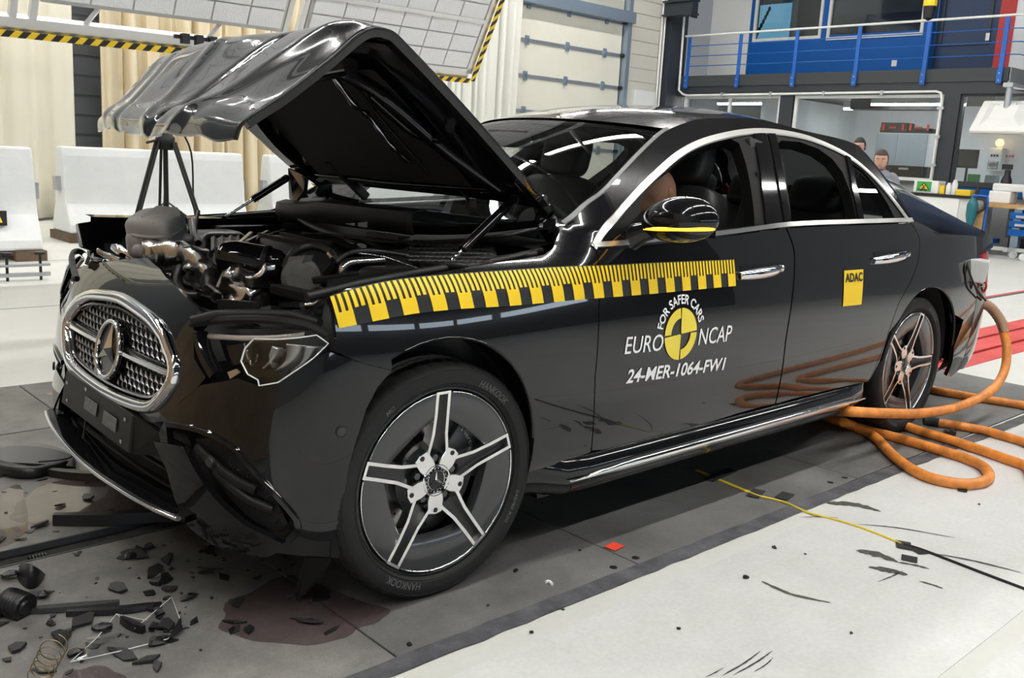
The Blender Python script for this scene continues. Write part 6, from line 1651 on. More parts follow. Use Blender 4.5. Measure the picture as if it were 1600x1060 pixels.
# ribbed hose, hoses, pipes, small hardware
def hose(name, pts, r, m='oily', n=10, k=6): b = MB(); b.tube(smooth_path(pts, k), r, n); return part(b, name, m, smooth=60)
hose('coolant_hose', [Y(445, 418, .26), Y(462, 392, .28), Y(490, 384, .30), Y(512, 392, .34), Y(522, 404, .36)], .014)
hose('coolant_hose', [Y(300, 345, -.5), Y(302, 365, -.4), Y(310, 380, -.3)], .012); hose('coolant_hose', [Y(525, 410, .42), Y(545, 396, .42), Y(580, 392, .44), Y(640, 400, .5)], .008)
hose('coolant_hose', [Y(270, 352, -.35), Y(284, 340, -.4), Y(290, 352, -.4), Y(286, 372, -.3)], .012); hose('coolant_hose', [Y(282, 415, -.06), Y(276, 440, -.04), Y(290, 460, .02), Y(310, 462, .06)], .012)
sp_ = hose('steel_pipe', [Y(536, 430, .44), Y(537, 418, .44), Y(548, 411, .44), Y(575, 409, .45), Y(600, 407, .46)], .016, 'bare_alu'); hose('cable', [Y(560, 396, .5), Y(600, 402, .53), Y(640, 415, .58), Y(668, 425, .62)], .004, 'dark_chrome')
hose('cable', [Y(310, 330, -.55), Y(306, 350, -.5), Y(305, 370, -.45)], .007, 'black')
c = Y(471, 434, .36); N = (CPOS-c).normalized()
b = MB(); b.lathe([(0, .012), (.046, .010), (.050, .004), (.058, .0), (.062, -.02), (0, -.02)], c, N, 24); fw_ = part(b, 'drive_pulley', 'dust_plastic', smooth=40); b = MB(); b.prism([c+V(p) for p in ((.02, -.05, -.05), (.02, -.075, .0), (.02, -.04, .06), (.0, .02, .07))], V((-.03, 0, 0))); b.obj('pulley_bracket', mat('cast_alu', (.30, .31, .33), .5, .6), fw_)
b = MB(); b.prism([Y(502, 428, .40), Y(526, 398, .42), Y(534, 405, .42), Y(512, 434, .40)], V((-.05, -.04, 0))); part(b, 'ignition_module', 'trim_black', bevel=.004); b = MB(); b.cyl(Y(516, 396, .4), Y(522, 404, .42), .014, n=10); part(b, 'hose_connector', 'bare_alu', smooth=50)
b = MB(); b.grid(lambda u, v: E(330+44*u, 372+20*v-3*u, .93)+V((0, 0, .006*sin(20*u))), 10, 6); part(b, 'heat_shield', mat('mesh_metal', (.25, .25, .25), .5, .8, bump=(300, 1, .006)), solid=.004)
for i in range(3): 
    a, c = E(372+14*i, 384-5*i, .935), E(392+26*i, 366-3*i, .94); b = MB(); b.cyl(a, c, .010-.002*i, n=8); part(b, 'metal_rod', 'bare_alu', smooth=60)
b = MB(); b.box(E(440, 385, .90), (.12, .10, .06), Matrix.Rotation(.4, 3, 'Z')); part(b, 'air_box', 'plastic', bevel=.012); b = MB(); b.box(E(385, 360, .90), (.3, .1, .05), Matrix.Rotation(.1, 3, 'Z')); part(b, 'rail_cover', 'plastic', bevel=.01)
b = MB(); b.bar(Y(490, 438, .45), Y(560, 432, .55), .03, .02); b.bar(Y(430, 452, .42), Y(510, 470, .60), .05, .03); b.wob(.008, 20); part(b, 'headlight_bracket', 'trim_black', bevel=.004)
b = MB(); b.tube(smooth_path([Y(480, 478, .60), Y(495, 476, .64), Y(506, 466, .67), Y(514, 458, .69)], 4), .010, 8); part(b, 'bent_rod', 'bare_alu', smooth=60)
c = Y(500, 470, .66); b = MB(); b.tube([c+V((.0, .035*cos(t), .035*sin(t))) for t in [2*pi*i/24 for i in range(24)]], .006, 6, closed=True); part(b, 'ring_clamp', 'trim_black', smooth=60)
b = MB(); b.prism([Y(415, 486, .48), Y(430, 489, .52), Y(448, 489, .56), Y(444, 493, .56), Y(418, 491, .5)], V((-.01, 0, .004))); part(b, 'broken_lug', 'white_paint')
b = MB(); b.tube([Y(300, 502, .5), Y(340, 493, .55), Y(400, 492, .62), Y(455, 493, .70), Y(500, 505, .80)], [.014, .016, .016, .014, .012], 8); part(b, 'bumper_carrier', 'trim_black', smooth=60)
b = MB(); b.grid(lambda u, v: Y(345+55*u, 468+22*v+4*u, .24+.2*u), 4, 3); part(b, 'radiator_fin', 'oily', solid=.02)
for k in range(6): b = MB(); b.bar(Y(338+2*k, 470+4*k, .22), Y(396+2*k, 490+4*k, .32), .004, .004); part(b, 'radiator_rib', 'dark_chrome')
# loose clutter: brackets, plugs and broken plastic
rnd = random.Random(11)
for i in range(70):
    px = rnd.uniform(215, 520); py = rnd.uniform(352, 480)
    if py < 352+max(0, (px-400))*.25: continue
    yy = -.35+(px-230)/300*.85+rnd.uniform(-.12, .06); c = Y(px, py+10, yy)
    if c.z > .90 or c.z < .66 or c.x > .42 or c.x < -.3: continue
    b = MB(); R3 = Matrix.Rotation(rnd.uniform(0, 6), 3, 'Z') @ Matrix.Rotation(rnd.uniform(-.8, .8), 3, 'X')
    k = rnd.random(); sz = rnd.uniform(.02, .055)
    if k < .45: b.box(c, (sz*1.6, sz, sz*.5), R3, rnd.uniform(.5, 1))
    elif k < .75: b.cyl(c-R3 @ V((sz, 0, 0)), c+R3 @ V((sz, 0, 0)), sz*.3, n=8)
    else: b.tube(smooth_path([c+R3 @ V((sz*2*(t-.5)*1.6, sz*sin(4*t), sz*cos(3*t))) for t in (0, .33, .66, 1)], 4), sz*.16, 6)
    part(b, ('broken_bracket', 'broken_plug', 'loose_wire')[0 if k < .45 else 1 if k < .75 else 2], rnd.choice(['oily', 'gloss_black', 'trim_black', 'trim_black', 'dust_plastic', 'dark_chrome', 'bare_alu']), bevel=.002 if k < .45 else 0, smooth=None if k < .45 else 60)
# far side nose corner: torn bumper end with wires
for i, (px, py, rx) in enumerate(((112, 520, .03), (118, 560, .035), (124, 600, .04), (118, 640, .03))):
    blob('torn_bumper_piece', at(px, py, 1, -.62+.03*i), .035, rx, .05, 'trim_black', None, None, .7, jag=.25)
hose('hanging_wire', [at(107, 510, 1, -.62), at(98, 540, 1, -.58), at(104, 580, 1, -.55), at(122, 608, 1, -.5)], .003, 'black', 6)
hose('hanging_wire', [at(134, 655, 1, -.3), at(128, 690, 1, -.25), at(110, 715, 1, -.2), at(60, 722, 1, -.2)], .003, 'black', 6)
# drive shaft/arm and torn liner behind the bumper, in front of the left wheel
for i, pts in enumerate(([(590, 640), (578, 680), (570, 720)], [(572, 690), (562, 740), (552, 790)], [(585, 650), (592, 690), (575, 700)])):
    b = MB(); b.tube(smooth_path([at(p[0], p[1], 1, .80) for p in pts], 4), .018-.004*i, 8); part(b, 'liner_strut', 'trim_black', smooth=50)
b = MB(); b.box(at(583, 668, 1, .80), (.05, .05, .07)); part(b, 'washer_pump', 'plastic', bevel=.006); b = MB(); b.prism([at(480, 872, 1, .72), at(520, 872, 1, .78), at(505, 900, 1, .76), at(466, 938, 1, .72), at(464, 928, 1, .72)], V((0, -.012, 0))); part(b, 'hanging_bracket', 'trim_black')
b = MB(); b.bb((.10, -.62, .20), (.42, .62, .26)); part(b, 'under_tray', 'black')
# ================================================================== interior
def rblock(b, c, sz, rot=None, e=.35, n=20, m=12):
    rx, ry, rz = sz[0]/2, sz[1]/2, sz[2]/2; k = len(b.v); sg = lambda x, p: (abs(x)**p)*(1 if x >= 0 else -1)
    for i in range(m+1):
        ph = -pi/2+pi*i/m
        for j in range(n):
            t = 2*pi*j/n; p = V((rx*sg(cos(ph), e)*sg(cos(t), e), ry*sg(cos(ph), e)*sg(sin(t), e), rz*sg(sin(ph), e))); b.v.append(V(c)+(rot @ p if rot is not None else p))
    b.f += [(k+i*n+j, k+i*n+(j+1) % n, k+(i+1)*n+(j+1) % n, k+(i+1)*n+j) for i in range(m) for j in range(n)]
    return b
def seat(x, y, back=radians(-20)):
    b = MB(); rblock(b, (x, y, .50), (.54, .52, .18)); st = part(b, 'seat', 'seat_leather', smooth=60)
    Rb = Matrix.Rotation(back, 3, 'Y'); b = MB(); rblock(b, V((x-.30, y, .58))+Rb @ V((0, 0, .27)), (.15, .50, .68), Rb); b.obj('seat_back', 'seat_leather', st, smooth=60)
    b = MB(); rblock(b, V((x-.30, y, .58))+Rb @ V((.01, 0, .72)), (.12, .27, .22), Rb, .5); b.obj('headrest', 'seat_leather', st, smooth=60)
    b = MB()
    for s in (-.06, .06): b.cyl(V((x-.30, y+s, .58))+Rb @ V((0, 0, .56)), V((x-.30, y+s, .58))+Rb @ V((0, 0, .68)), .008, n=8)
    b.obj('headrest_rods', 'chrome', st)
seat(-1.26, .37, radians(-13)); seat(-1.30, -.37, radians(-13))
b = MB(); rblock(b, (-2.45, 0, .50), (.55, 1.25, .2)); rs_ = part(b, 'rear_bench', 'seat_leather', smooth=60)
Rb = Matrix.Rotation(radians(-24), 3, 'Y'); b = MB(); rblock(b, V((-2.72, 0, .82)), (.16, 1.25, .60), Rb); b.obj('bench_back', 'seat_leather', rs_, smooth=60)
for y in (.40, 0, -.40): b = MB(); rblock(b, V((-2.80, y, 1.14)), (.13, .30 if y else .24, .19), Rb, .5); b.obj('headrest', 'seat_leather', rs_, smooth=60)
b = MB()
b.grid(lambda u, v: V((-.52-.28*v, -.70+1.40*u, .975+.018*sin(pi*v)-.16*v**6)), 20, 14); ds = part(b, 'dashboard', 'interior', smooth=60)
b = MB(); rblock(b, (-.72, 0, .86), (.25, 1.40, .2)); b.obj('dash_body', 'interior', ds, smooth=60)
b = MB(); b.box((-.80, .05, .955), (.02, .95, .14), Matrix.Rotation(radians(-12), 3, 'Y')); b.obj('display', 'screen', ds, bevel=.005)
b = MB(); c = V((-.93, .37, .93)); n = V((-.9, 0, .43)).normalized(); u = V((0, 1, 0)); w_ = n.cross(u)
b.tube([c+u*.185*cos(t)+w_*.185*sin(t) for t in [2*pi*i/40 for i in range(40)]], .016, 8, closed=True); sw_ = part(b, 'steering_wheel', 'interior', smooth=60)
b = MB(); b.lathe([(0, .03), (.07, .02), (.08, 0), (0, -.02)], c, n, 20); b.bar(c-u*.18, c+u*.18, .03, .02); b.bar(c, c-w_*.18, .03, .02); b.cyl(c, c-n*.22, .03, n=10); b.obj('wheel_boss', 'interior', sw_, smooth=40)
# used airbag hanging from the wheel
b = MB(); rblock(b, c+n*.05+V((0, 0, -.08)), (.08, .30, .28), Matrix.Rotation(.3, 3, 'Y'), .8); b.wob(.03, 9); b.obj('spent_airbag', 'airbag', sw_, smooth=60)
b = MB(); b.bb((-3.2, -.84, .22), (-.55, .84, .30)); part(b, 'cabin_floor', 'interior'); b = MB(); b.bb((-1.75, -.12, .3), (-.7, .12, .66)); part(b, 'centre_console', 'interior', bevel=.03)
b = MB(); b.bb((-3.6, -.66, .95), (-2.86, .66, 1.0)); part(b, 'parcel_shelf', 'interior'); b = MB(); b.bb((-3.9, -.7, .3), (-3.1, .7, .93)); part(b, 'boot_box', 'black')
b = MB(); b.grid(lambda s, t: roof(.04+.92*s, (2*t-1)*.96)-V((0, 0, .03)), 20, 12); part(b, 'headlining', mat('lining', (.06, .06, .06), .9), smooth=60)
for s in (1, -1):
    b = MB(); b.grid(lambda u, v: V((-.62-2.1*u, s*(.80-.03*v), .32+.68*v+.02*u)), 12, 6); part(b, 'door_trim', 'interior', smooth=60)
    b = MB(); b.bar(V((-1.80, s*.76, .9)), V((-1.90, s*.58, 1.38)), .02, .09, (1, 0, 0)); part(b, 'inner_pillar', 'interior')
    b = MB(); b.bar(V((-1.74, s*.70, 1.25)), V((-1.62, s*.66, .62)), .004, .048, (0, 1, 0)); part(b, 'seat_belt', 'trim_black')
b = MB(); b.box((-1.03, 0, 1.33), (.03, .24, .07)); part(b, 'rear_view_mirror', 'interior', bevel=.01)
# crash-test dummy in the driver's seat, leaning forward
DU = thing('crash_test_dummy', (-1.38, .37, .58), 'tan skinned crash test dummy in the driver seat leaning forward', 'dummy')
H = at(1024, 302, 1, .40)
def skin_body():
    me = bpy.data.meshes.new('dummy_body'); o0 = org(DU)
    J = [((-1.42, .37, .66), .15), ((-1.36, .37, .82), .15), ((-1.27, .37, .98), .16), ((H.x-.08, .38, H.z-.17), .06), ((-1.24, .56, .96), .075), ((-1.10, .62, .80), .055), ((-.95, .52, .86), .04), ((-1.24, .18, .96), .075), ((-1.10, .12, .80), .055), ((-.95, .24, .86), .04), ((-1.08, .47, .66), .085), ((-.82, .47, .52), .06), ((-1.08, .27, .66), .085), ((-.82, .27, .52), .06)]
    Ed = [(0, 1), (1, 2), (2, 3), (2, 4), (4, 5), (5, 6), (2, 7), (7, 8), (8, 9), (0, 10), (10, 11), (0, 12), (12, 13)]
    me.from_pydata([V(p)-o0 for p, r in J], Ed, []); o = bpy.data.objects.new('dummy_body', me); COL.objects.link(o); o.parent = DU; ORG[o.name] = o0
    md = o.modifiers.new('skin', 'SKIN'); 
    if not me.skin_vertices: 
        bm = bmesh.new(); bm.from_mesh(me); bm.verts.layers.skin.verify(); bm.to_mesh(me); bm.free()
    for i, (p, r) in enumerate(J): me.skin_vertices[0].data[i].radius = (r, r); me.skin_vertices[0].data[i].use_root = (i == 0)
    s_ = o.modifiers.new('sub', 'SUBSURF'); s_.levels = 2; s_.render_levels = 2
    me.materials.append(mat('dummy_suit', (.05, .05, .055), .8)); return o
skin_body()
Rh = Matrix.Rotation(radians(28), 3, 'Y')
b = MB()
def headp(u, v):
    a = 2*pi*u; ph = pi*v; x = cos(a)*sin(ph); y = sin(a)*sin(ph); z = cos(ph)
    r = V((.098*x*(1+.05*z), .077*y*(1-.08*max(0, -z)), .118*z))
    if x > 0: r.x += .012*exp(-((z+.15)/.16)**2-(y/.25)**2)*1.6; r.x -= .012*exp(-((z-.12)/.12)**2-((abs(y)-.4)/.2)**2)
    if z < -.6: r.x += .02*x
    return H+Rh @ r
b.grid(headp, 36, 24); hd = b.obj('head', 'dummy_skin', DU, smooth=70)
b = MB(); b.cyl(H+Rh @ V((-.01, 0, -.09)), H+Rh @ V((-.05, 0, -.19)), .05, n=14); b.obj('neck', 'black', DU, smooth=60)
for s in (1, -1): b = MB(); b.sphere(H+Rh @ V((-.005, s*.076, -.005)), .03, 10, 8, (.6, .25, 1), Rh); b.obj('ear', 'dummy_skin', hd, smooth=60)
# ================================================================== lettering and tape on the car side
def onside(x, z, off=.0022):
    P = side(x, z); N = nrm_of(side, x, z); N = N if N.y > 0 else -N
    return P+N*off
def decal_text(name, txt, p0, p1, h_px, m, off=.0022, parent=None, **k):
    """text whose base line runs from pixel p0 to p1 on the body side, cap height given in pixels"""
    (x0, z0), (x1, z1) = S(p0)[0], S(p1)[0]
    h = abs(S((p0[0], p0[1]-h_px))[0][1]-z0)
    Ln = hypot(x1-x0, z1-z0)
    def fn(u, v): t = u/Ln; return onside(x0+(x1-x0)*t, z0+(z1-z0)*t+v, off)
    return text_on(name, txt, fn, m, parent or CAR, width=Ln, height=h, **k)
# measuring tape: black band with yellow comb marks
tt = sp2(S((514, 463), (560, 449), (620, 437), (700, 429), (800, 422), (900, 416), (1000, 411), (1075, 408), (1146, 405)), 8)
tb = sp2(S((529, 513), (590, 501), (650, 490), (720, 483), (800, 478), (900, 469), (1000, 461), (1075, 454), (1149, 447)), 8)
def cum(pl):
    L = [0]
    for a, b_ in zip(pl, pl[1:]): L.append(L[-1]+hypot(b_[0]-a[0], b_[1]-a[1]))
    return L
ct, cbm = cum(tt), cum(tb); LT = (ct[-1]+cbm[-1])/2
def pl_at(pl, L, t):
    s_ = t*L[-1]
    for i in range(len(L)-1):
        if s_ <= L[i+1]+1e-9:
            k = (s_-L[i])/max(1e-9, L[i+1]-L[i]); return (pl[i][0]+(pl[i+1][0]-pl[i][0])*k, pl[i][1]+(pl[i+1][1]-pl[i][1])*k)
    return pl[-1]
def tape(u, v, off):
    """u along 0..1 from the front, v 0 top .. 1 bottom"""
    a, c = pl_at(tt, ct, u), pl_at(tb, cbm, u); x, z = a[0]+(c[0]-a[0])*v, a[1]+(c[1]-a[1])*v
    return onside(x, z, off+.0012*NZ.noise(V((x*30, z*30, 0)))*(1 if x > -.2 else 0))
b = MB(); b.grid(lambda u, v: tape(u, v, .0028), 160, 8); TP = b.obj('measuring_tape', 'tape_black', CAR, smooth=60, label='yellow and black comb patterned measuring tape')
b = MB()
def tq(u0, u1, v0, v1):
    n = max(1, int((v1-v0)*7)); k = max(1, int((u1-u0)*LT/.03)+1)
    b.grid(lambda s, t: tape(u0+(u1-u0)*s, v0+(v1-v0)*t, .0046), k, n)
NP = 19; per = 1.0/(NP-.45)
for i in range(NP):
    u0 = i*per; wv = per*.52
    if u0+wv > 1.0: wv = 1.0-u0
    tq(u0, u0+wv, .54, 1.0)
    for j in range(5):
        f0 = u0+per*j*.2+per*.0; f1 = f0+per*.115
        if f1 <= 1.0: tq(f0, f1, .03, .56 if j < 3 else .50)
b.obj('tape_marks', 'tape_yellow', TP, smooth=60)
# programme lettering on the front door
decal_text('lettering', 'EURO', (975, 554), (1035, 548), 27, 'decal_white', shear=.18, bold=.004, label='white EURO lettering')
decal_text('lettering', 'NCAP', (1090, 540), (1142, 533), 26, 'decal_white', shear=.18, bold=.004, label='white NCAP lettering')
decal_text('lettering', '24-MER-1064-FW1', (977, 600), (1132, 578), 22, 'decal_white', shear=.2, bold=.022, label='white 24-MER-1064-FW1 lettering')
(cx_, cz_) = S((1063, 522))[0]; rx_ = .090; rz_ = .090
# round mark: quarter fields with a ring cut
def dsk(r, a, off=.003): return onside(cx_-r*cos(a), cz_+r*sin(a)+.03*r*cos(a), off)
b = MB()
def sect(r0, r1, a0, a1, off=.0032):
    k = 10; vs = []
    for i in range(k+1):
        a = a0+(a1-a0)*i/k; vs += [dsk(r0, a, off), dsk(r1, a, off)]
    b.add(vs, [(2*i, 2*i+1, 2*i+3, 2*i+2) for i in range(k)])
g = .035
sect(.004, rx_, g, pi/2-g); sect(.004, rx_, pi+g, 1.5*pi-g); sect(.055, rx_, pi/2+g*1.2, pi-g*1.2); sect(.055, rx_, 1.5*pi+g*1.2, 2*pi-g*1.2)
b.obj('round_mark', 'decal_yellow', CAR, label='round yellow quartered test mark')
# arched lettering over the mark
vs, fs = text_polys('FOR SAFER CARS', 1, 0, .022)
x0 = min(v[0] for v in vs); x1 = max(v[0] for v in vs); y1 = max(v[1] for v in vs)
b = MB(); b.add([dsk(.105+(y/y1)*.032, radians(165)-(x-x0)/(x1-x0)*radians(150), .0026) for x, y in vs], fs); b.obj('lettering', 'decal_white', CAR, fix=False, label='arched white FOR SAFER CARS lettering')
# yellow club sticker on the rear door
q = S((1318, 423), (1348, 421), (1345, 476), (1316, 479))
b = MB(); b.grid(lambda u, v: onside(*[(q[0][k]+(q[1][k]-q[0][k])*u)*(1-v)+(q[3][k]+(q[2][k]-q[3][k])*u)*v for k in (0, 1)], .003), 4, 6); stk = b.obj('yellow_sticker', 'tape_yellow', CAR, smooth=60, label='yellow sticker with black ADAC lettering')
decal_text('sticker_lettering', 'ADAC', (1319.5, 442), (1346.5, 439.5), 14.5, 'black', .0045, stk, bold=.035)
# small badges: wing repeater and paint chips omitted; fuel-side reflector
# ================================================================== hoses, box and cables at the tail
mat('hose_orange', (.72, .25, .045), .42, noise=(14, .35)); mat('copper_braid', (.42, .25, .16), .35, .7, bump=(220, 1, .004)); mat('box_grey', (.55, .56, .54), .45); mat('cord_yellow', (.75, .58, .04), .5); mat('gaffer', (.012, .012, .012), .8); mat('red_tape', (.75, .06, .03), .5)
HRD = .0235
def Zf(px, py, z=HRD): return at(px, py, 2, z)
hp = [at(1531, 472, 1, .86), at(1549, 482, 1, .91), at(1566, 508, 1, .97), at(1573, 545, 1, 1.02), at(1568, 583, 1, 1.05), at(1545, 613, 1, 1.06), at(1497, 636, 1, 1.055), at(1440, 646, 1, 1.03), at(1380, 646, 1, 1.0), at(1322, 643, 1, .93), Zf(1296, 641, .05), Zf(1280, 641), Zf(1272, 644), Zf(1284, 650), Zf(1312, 660), Zf(1361, 679), Zf(1392, 709), Zf(1422, 732), Zf(1460, 749), Zf(1512, 757), Zf(1543, 749), Zf(1539, 732), Zf(1509, 717), Zf(1452, 699), Zf(1400, 684), Zf(1369, 676), Zf(1340, 668), Zf(1318, 660, HRD*2.6)]
H1 = thing('cooling_hose', (hp[3].x, hp[3].y, 0), 'thick orange hose looping from the car tail past the rear wheel', 'hose')
b = MB(); sp_pts = smooth_path(hp[2:], 8); b.tube(sp_pts, HRD, 14); b.obj('hose_body', 'hose_orange', H1, smooth=60)
b = MB(); q = smooth_path(hp[:4], 10)[:24]; b.tube(q, [HRD*1.12+.0022*(i % 2) for i in range(len(q))], 14); b.obj('braided_sleeve', 'copper_braid', H1, smooth=60)
b = MB(); b.tube(smooth_path([at(1502, 482, 1, .87), at(1512, 477, 1, .87), at(1531, 472, 1, .86)], 5), HRD*1.15, 12); b.obj('sleeve_end', 'copper_braid', H1, smooth=60)
H2 = thing('cooling_hose', Zf(1500, 692), 'orange hose on the floor coming from under the rear tyre, with black clip', 'hose')
b = MB(); b.tube(smooth_path([V((-3.12, .60, HRD)), Zf(1429, 671), Zf(1475, 685), Zf(1527, 702), Zf(1565, 715), Zf(1600, 727), Zf(1680, 752), V((-5.4, 1.86, HRD)), V((-7.0, 1.80, HRD)), V((-9, 1.8, HRD))], 8), HRD, 14); b.obj('hose_body', 'hose_orange', H2, smooth=60)
c = Zf(1483, 684); b = MB(); b.box(c+V((0, 0, .024)), (.03, .05, .02), Matrix.Rotation(.6, 3, 'Z')); b.cyl(c+V((-.02, 0, .03)), c+V((.03, .02, .05)), .008, n=8); b.obj('hose_clip', 'black', H2)
H3 = thing('cooling_hose', Zf(1520, 670), 'orange hose with black taped end lying behind the rear tyre', 'hose')
b = MB(); b.tube(smooth_path([Zf(1462, 660), Zf(1500, 666), Zf(1545, 675), Zf(1600, 691), Zf(1680, 712), V((-5.6, 1.55, HRD)), V((-7.0, 1.5, HRD)), V((-9, 1.5, HRD))], 8), HRD*.95, 14); b.obj('hose_body', 'hose_orange', H3, smooth=60)
b = MB(); b.tube([Zf(1443, 658), Zf(1455, 659), Zf(1467, 661)], [HRD*.8, HRD*1.08, HRD*1.08], 12); b.obj('taped_end', 'gaffer', H3, smooth=60)
H4 = thing('cooling_hose', Zf(1540, 625), 'orange hose farthest back, running behind the rear bumper to the right', 'hose')
b = MB(); b.tube(smooth_path([V((-3.62, .25, HRD)), Zf(1440, 607), Zf(1469, 612), Zf(1527, 622), Zf(1600, 634), Zf(1690, 652), V((-6.2, 1.25, HRD)), V((-7.5, 1.2, HRD)), V((-9, 1.2, HRD))], 8), HRD, 14); b.obj('hose_body', 'hose_orange', H4, smooth=60)
# measuring box strapped to the rear corner
BC = at(1521, 421, 1, .90); Rb_ = Matrix.Rotation(radians(20), 3, 'Z') @ Matrix.Rotation(radians(-6), 3, 'X')
MBX = thing('measuring_box', BC-V((0, 0, .07)), 'white measuring box with cables strapped to the rear corner of the car', 'box')
b = MB(); b.box(BC, (.17, .13, .115), Rb_); b.obj('housing', 'box_grey', MBX, bevel=.006); b = MB(); b.box(BC+Rb_ @ V((0, .067, 0)), (.15, .006, .095), Rb_); b.obj('lid', 'box_grey', MBX, bevel=.002)
for i, (dx, dz, m) in enumerate(((-.05, .03, 'red'), (-.05, 0, 'yellow'), (-.05, -.03, 'black'))):
    c = BC+Rb_ @ V((-.088, .02, dz)); b = MB(); b.cyl(c, c+Rb_ @ V((-.014, 0, 0)), .008, n=8); b.obj('socket', m, MBX)
def cable(pts, r, m, lab, k=6):
    b = MB(); b.tube(smooth_path(pts, k), r, 8); return b.obj('signal_cable', m, smooth=60, label=lab, cat='cable', group='cables at the car tail')
onr = lambda px, py, y=.90: at(px, py, 1, y)
cable([onr(1456, 368, .885), onr(1462, 390, .905), onr(1474, 406, .91), onr(1490, 412, .91), onr(1500, 408, .91)], .004, 'black', 'black cable curving over the rear quarter panel above the wheel')
cable([onr(1500, 372, .86), onr(1508, 400, .90), onr(1516, 430, .94), onr(1526, 452, .95), onr(1540, 470, .93)], .0055, 'gaffer', 'black cable running straight down across the white box')
cable([onr(1505, 380, .87), onr(1508, 420, .93), onr(1510, 450, .92), onr(1508, 462, .9)], .004, 'black', 'thin black cable left of the white box')
cable([onr(1519, 436, .93), onr(1518, 450, .93), onr(1506, 462, .90), onr(1516, 470, .90), onr(1530, 474, .9)], .004, 'black', 'black cable looping below the white box')
cable([onr(1540, 438, .92), onr(1541, 448, .93), onr(1537, 456, .92), onr(1530, 458, .91)], .006, 'red', 'short red hose below the right end of the white box')
cable([onr(1522, 440, .92), onr(1524, 452, .92), onr(1533, 464, .92), onr(1530, 472, .9)], .005, 'red', 'dark red cable hanging between white box and orange hose')

# ================================================================== cord, tape marks on the floor
cp = [(1088, 735), (1130, 752), (1172, 770)]; b = MB()
P = [at(x, y, 2, .004) for x, y in cp]
YC = thing('yellow_cord', P[1], 'yellow cord laid across the floor plates to the concrete', 'cord')
b.bar(P[0], P[2], .018, .003); b.obj('flat_tape', 'cord_yellow', YC)
b = MB(); b.tube(smooth_path([at(x, y, 2, .005) for x, y in ((1168, 768), (1185, 775), (1225, 785), (1262, 801), (1300, 811), (1340, 823), (1380, 838), (1408, 850))], 6), .0042, 8); b.obj('cord', 'cord_yellow', YC, smooth=60)
b = MB(); b.tube(smooth_path([at(x, y, 2, .006) for x, y in ((1412, 851), (1440, 859), (1500, 882), (1560, 905), (1640, 935))], 6), .005, 8); b.obj('floor_cable', 'gaffer', smooth=60, label='thin black cable on the concrete running out at the right', cat='cable')
def patch(px, py, w, h, ang, m, lab, cat='tape'):
    c = at(px, py, 2, .0055); R2 = Matrix.Rotation(ang, 3, 'Z'); b = MB(); b.box(c, (w, h, .0012), R2); b.wob(.0008, 30); return b.obj('tape_patch', m, label=lab, cat=cat, group='tape patches on the floor')
patch(1181, 771, .10, .05, .3, 'gaffer', 'black tape patch holding the yellow cord on the steel plate'); patch(1226, 775, .09, .05, .2, 'gaffer', 'black tape patch right of the cord on the steel plate'); patch(1412, 852, .07, .05, .5, 'gaffer', 'black tape patch at the end of the yellow cord')
patch(1436, 861, .05, .04, 1.1, 'gaffer', 'small black tape patch over the black floor cable'); patch(1421, 873, .05, .05, .4, 'gaffer', 'square black tape patch below the cord end'); patch(1504, 766, .045, .035, .3, 'gaffer', 'small black tape square below the orange hose loop'); patch(960, 854, .055, .045, .1, 'red_tape', 'bright red tape patch on the steel plate')
patch(1126, 742, .20, .05, .1, 'gaffer', 'long black tape strip in the shade beside the yellow cord')
b = MB(); b.tube([at(853+10*t, 910-3*sin(3*t)+4*t, 2, .006) for t in (0, .3, .6, 1)], .005, 6); b.obj('white_shaving', 'white_paint', label='small white curled shaving on the steel plate', cat='shaving')

# ================================================================== coolant and debris in front of the car
def puddle(cx, cy, pts, lab, sd):
    P = smooth_path([at(x, y, 2, .0032) for x, y in pts], 6, True); n = len(P); c = sum(P, V((0, 0, 0)))/n
    b = MB(); V_ = [p+(p-c).normalized()*NZ.noise(p*14+V((sd, 0, 0)))*.03 for p in P]
    V_ = [V((p.x, p.y, .0032)) for p in V_]
    b.add([c]+V_, [(0, i+1, (i+1) % n+1) for i in range(n)])
    return b.obj('coolant_puddle', 'coolant', label=lab, cat='puddle', group='spilled coolant', fix=True)
m = mat('coolant', (.085, .045, .05), .08, coat=1); m.node_tree.nodes['Principled BSDF'].inputs['Alpha'].default_value = .5
puddle(0, 0, [(20, 800), (60, 762), (130, 745), (230, 735), (290, 760), (280, 800), (200, 812), (110, 818), (40, 818)], 'pink coolant puddle among the debris left of the front lip', 1)
puddle(0, 0, [(340, 975), (380, 930), (450, 900), (540, 930), (610, 958), (560, 985), (480, 1010), (400, 1000)], 'dark red coolant puddle spreading in front of the front wheel', 2)
puddle(0, 0, [(95, 1050), (140, 1042), (185, 1045), (200, 1070), (120, 1080)], 'small pink coolant puddle at the lower picture edge', 3)
puddle(0, 0, [(-60, 880), (-20, 790), (30, 760), (40, 830), (0, 855)], 'pink coolant puddle cut by the left picture edge', 4)
mat('shard', (.010, .010, .011), .35); mat('shard_matt', (.018, .018, .018), .6)
rnd = random.Random(5)
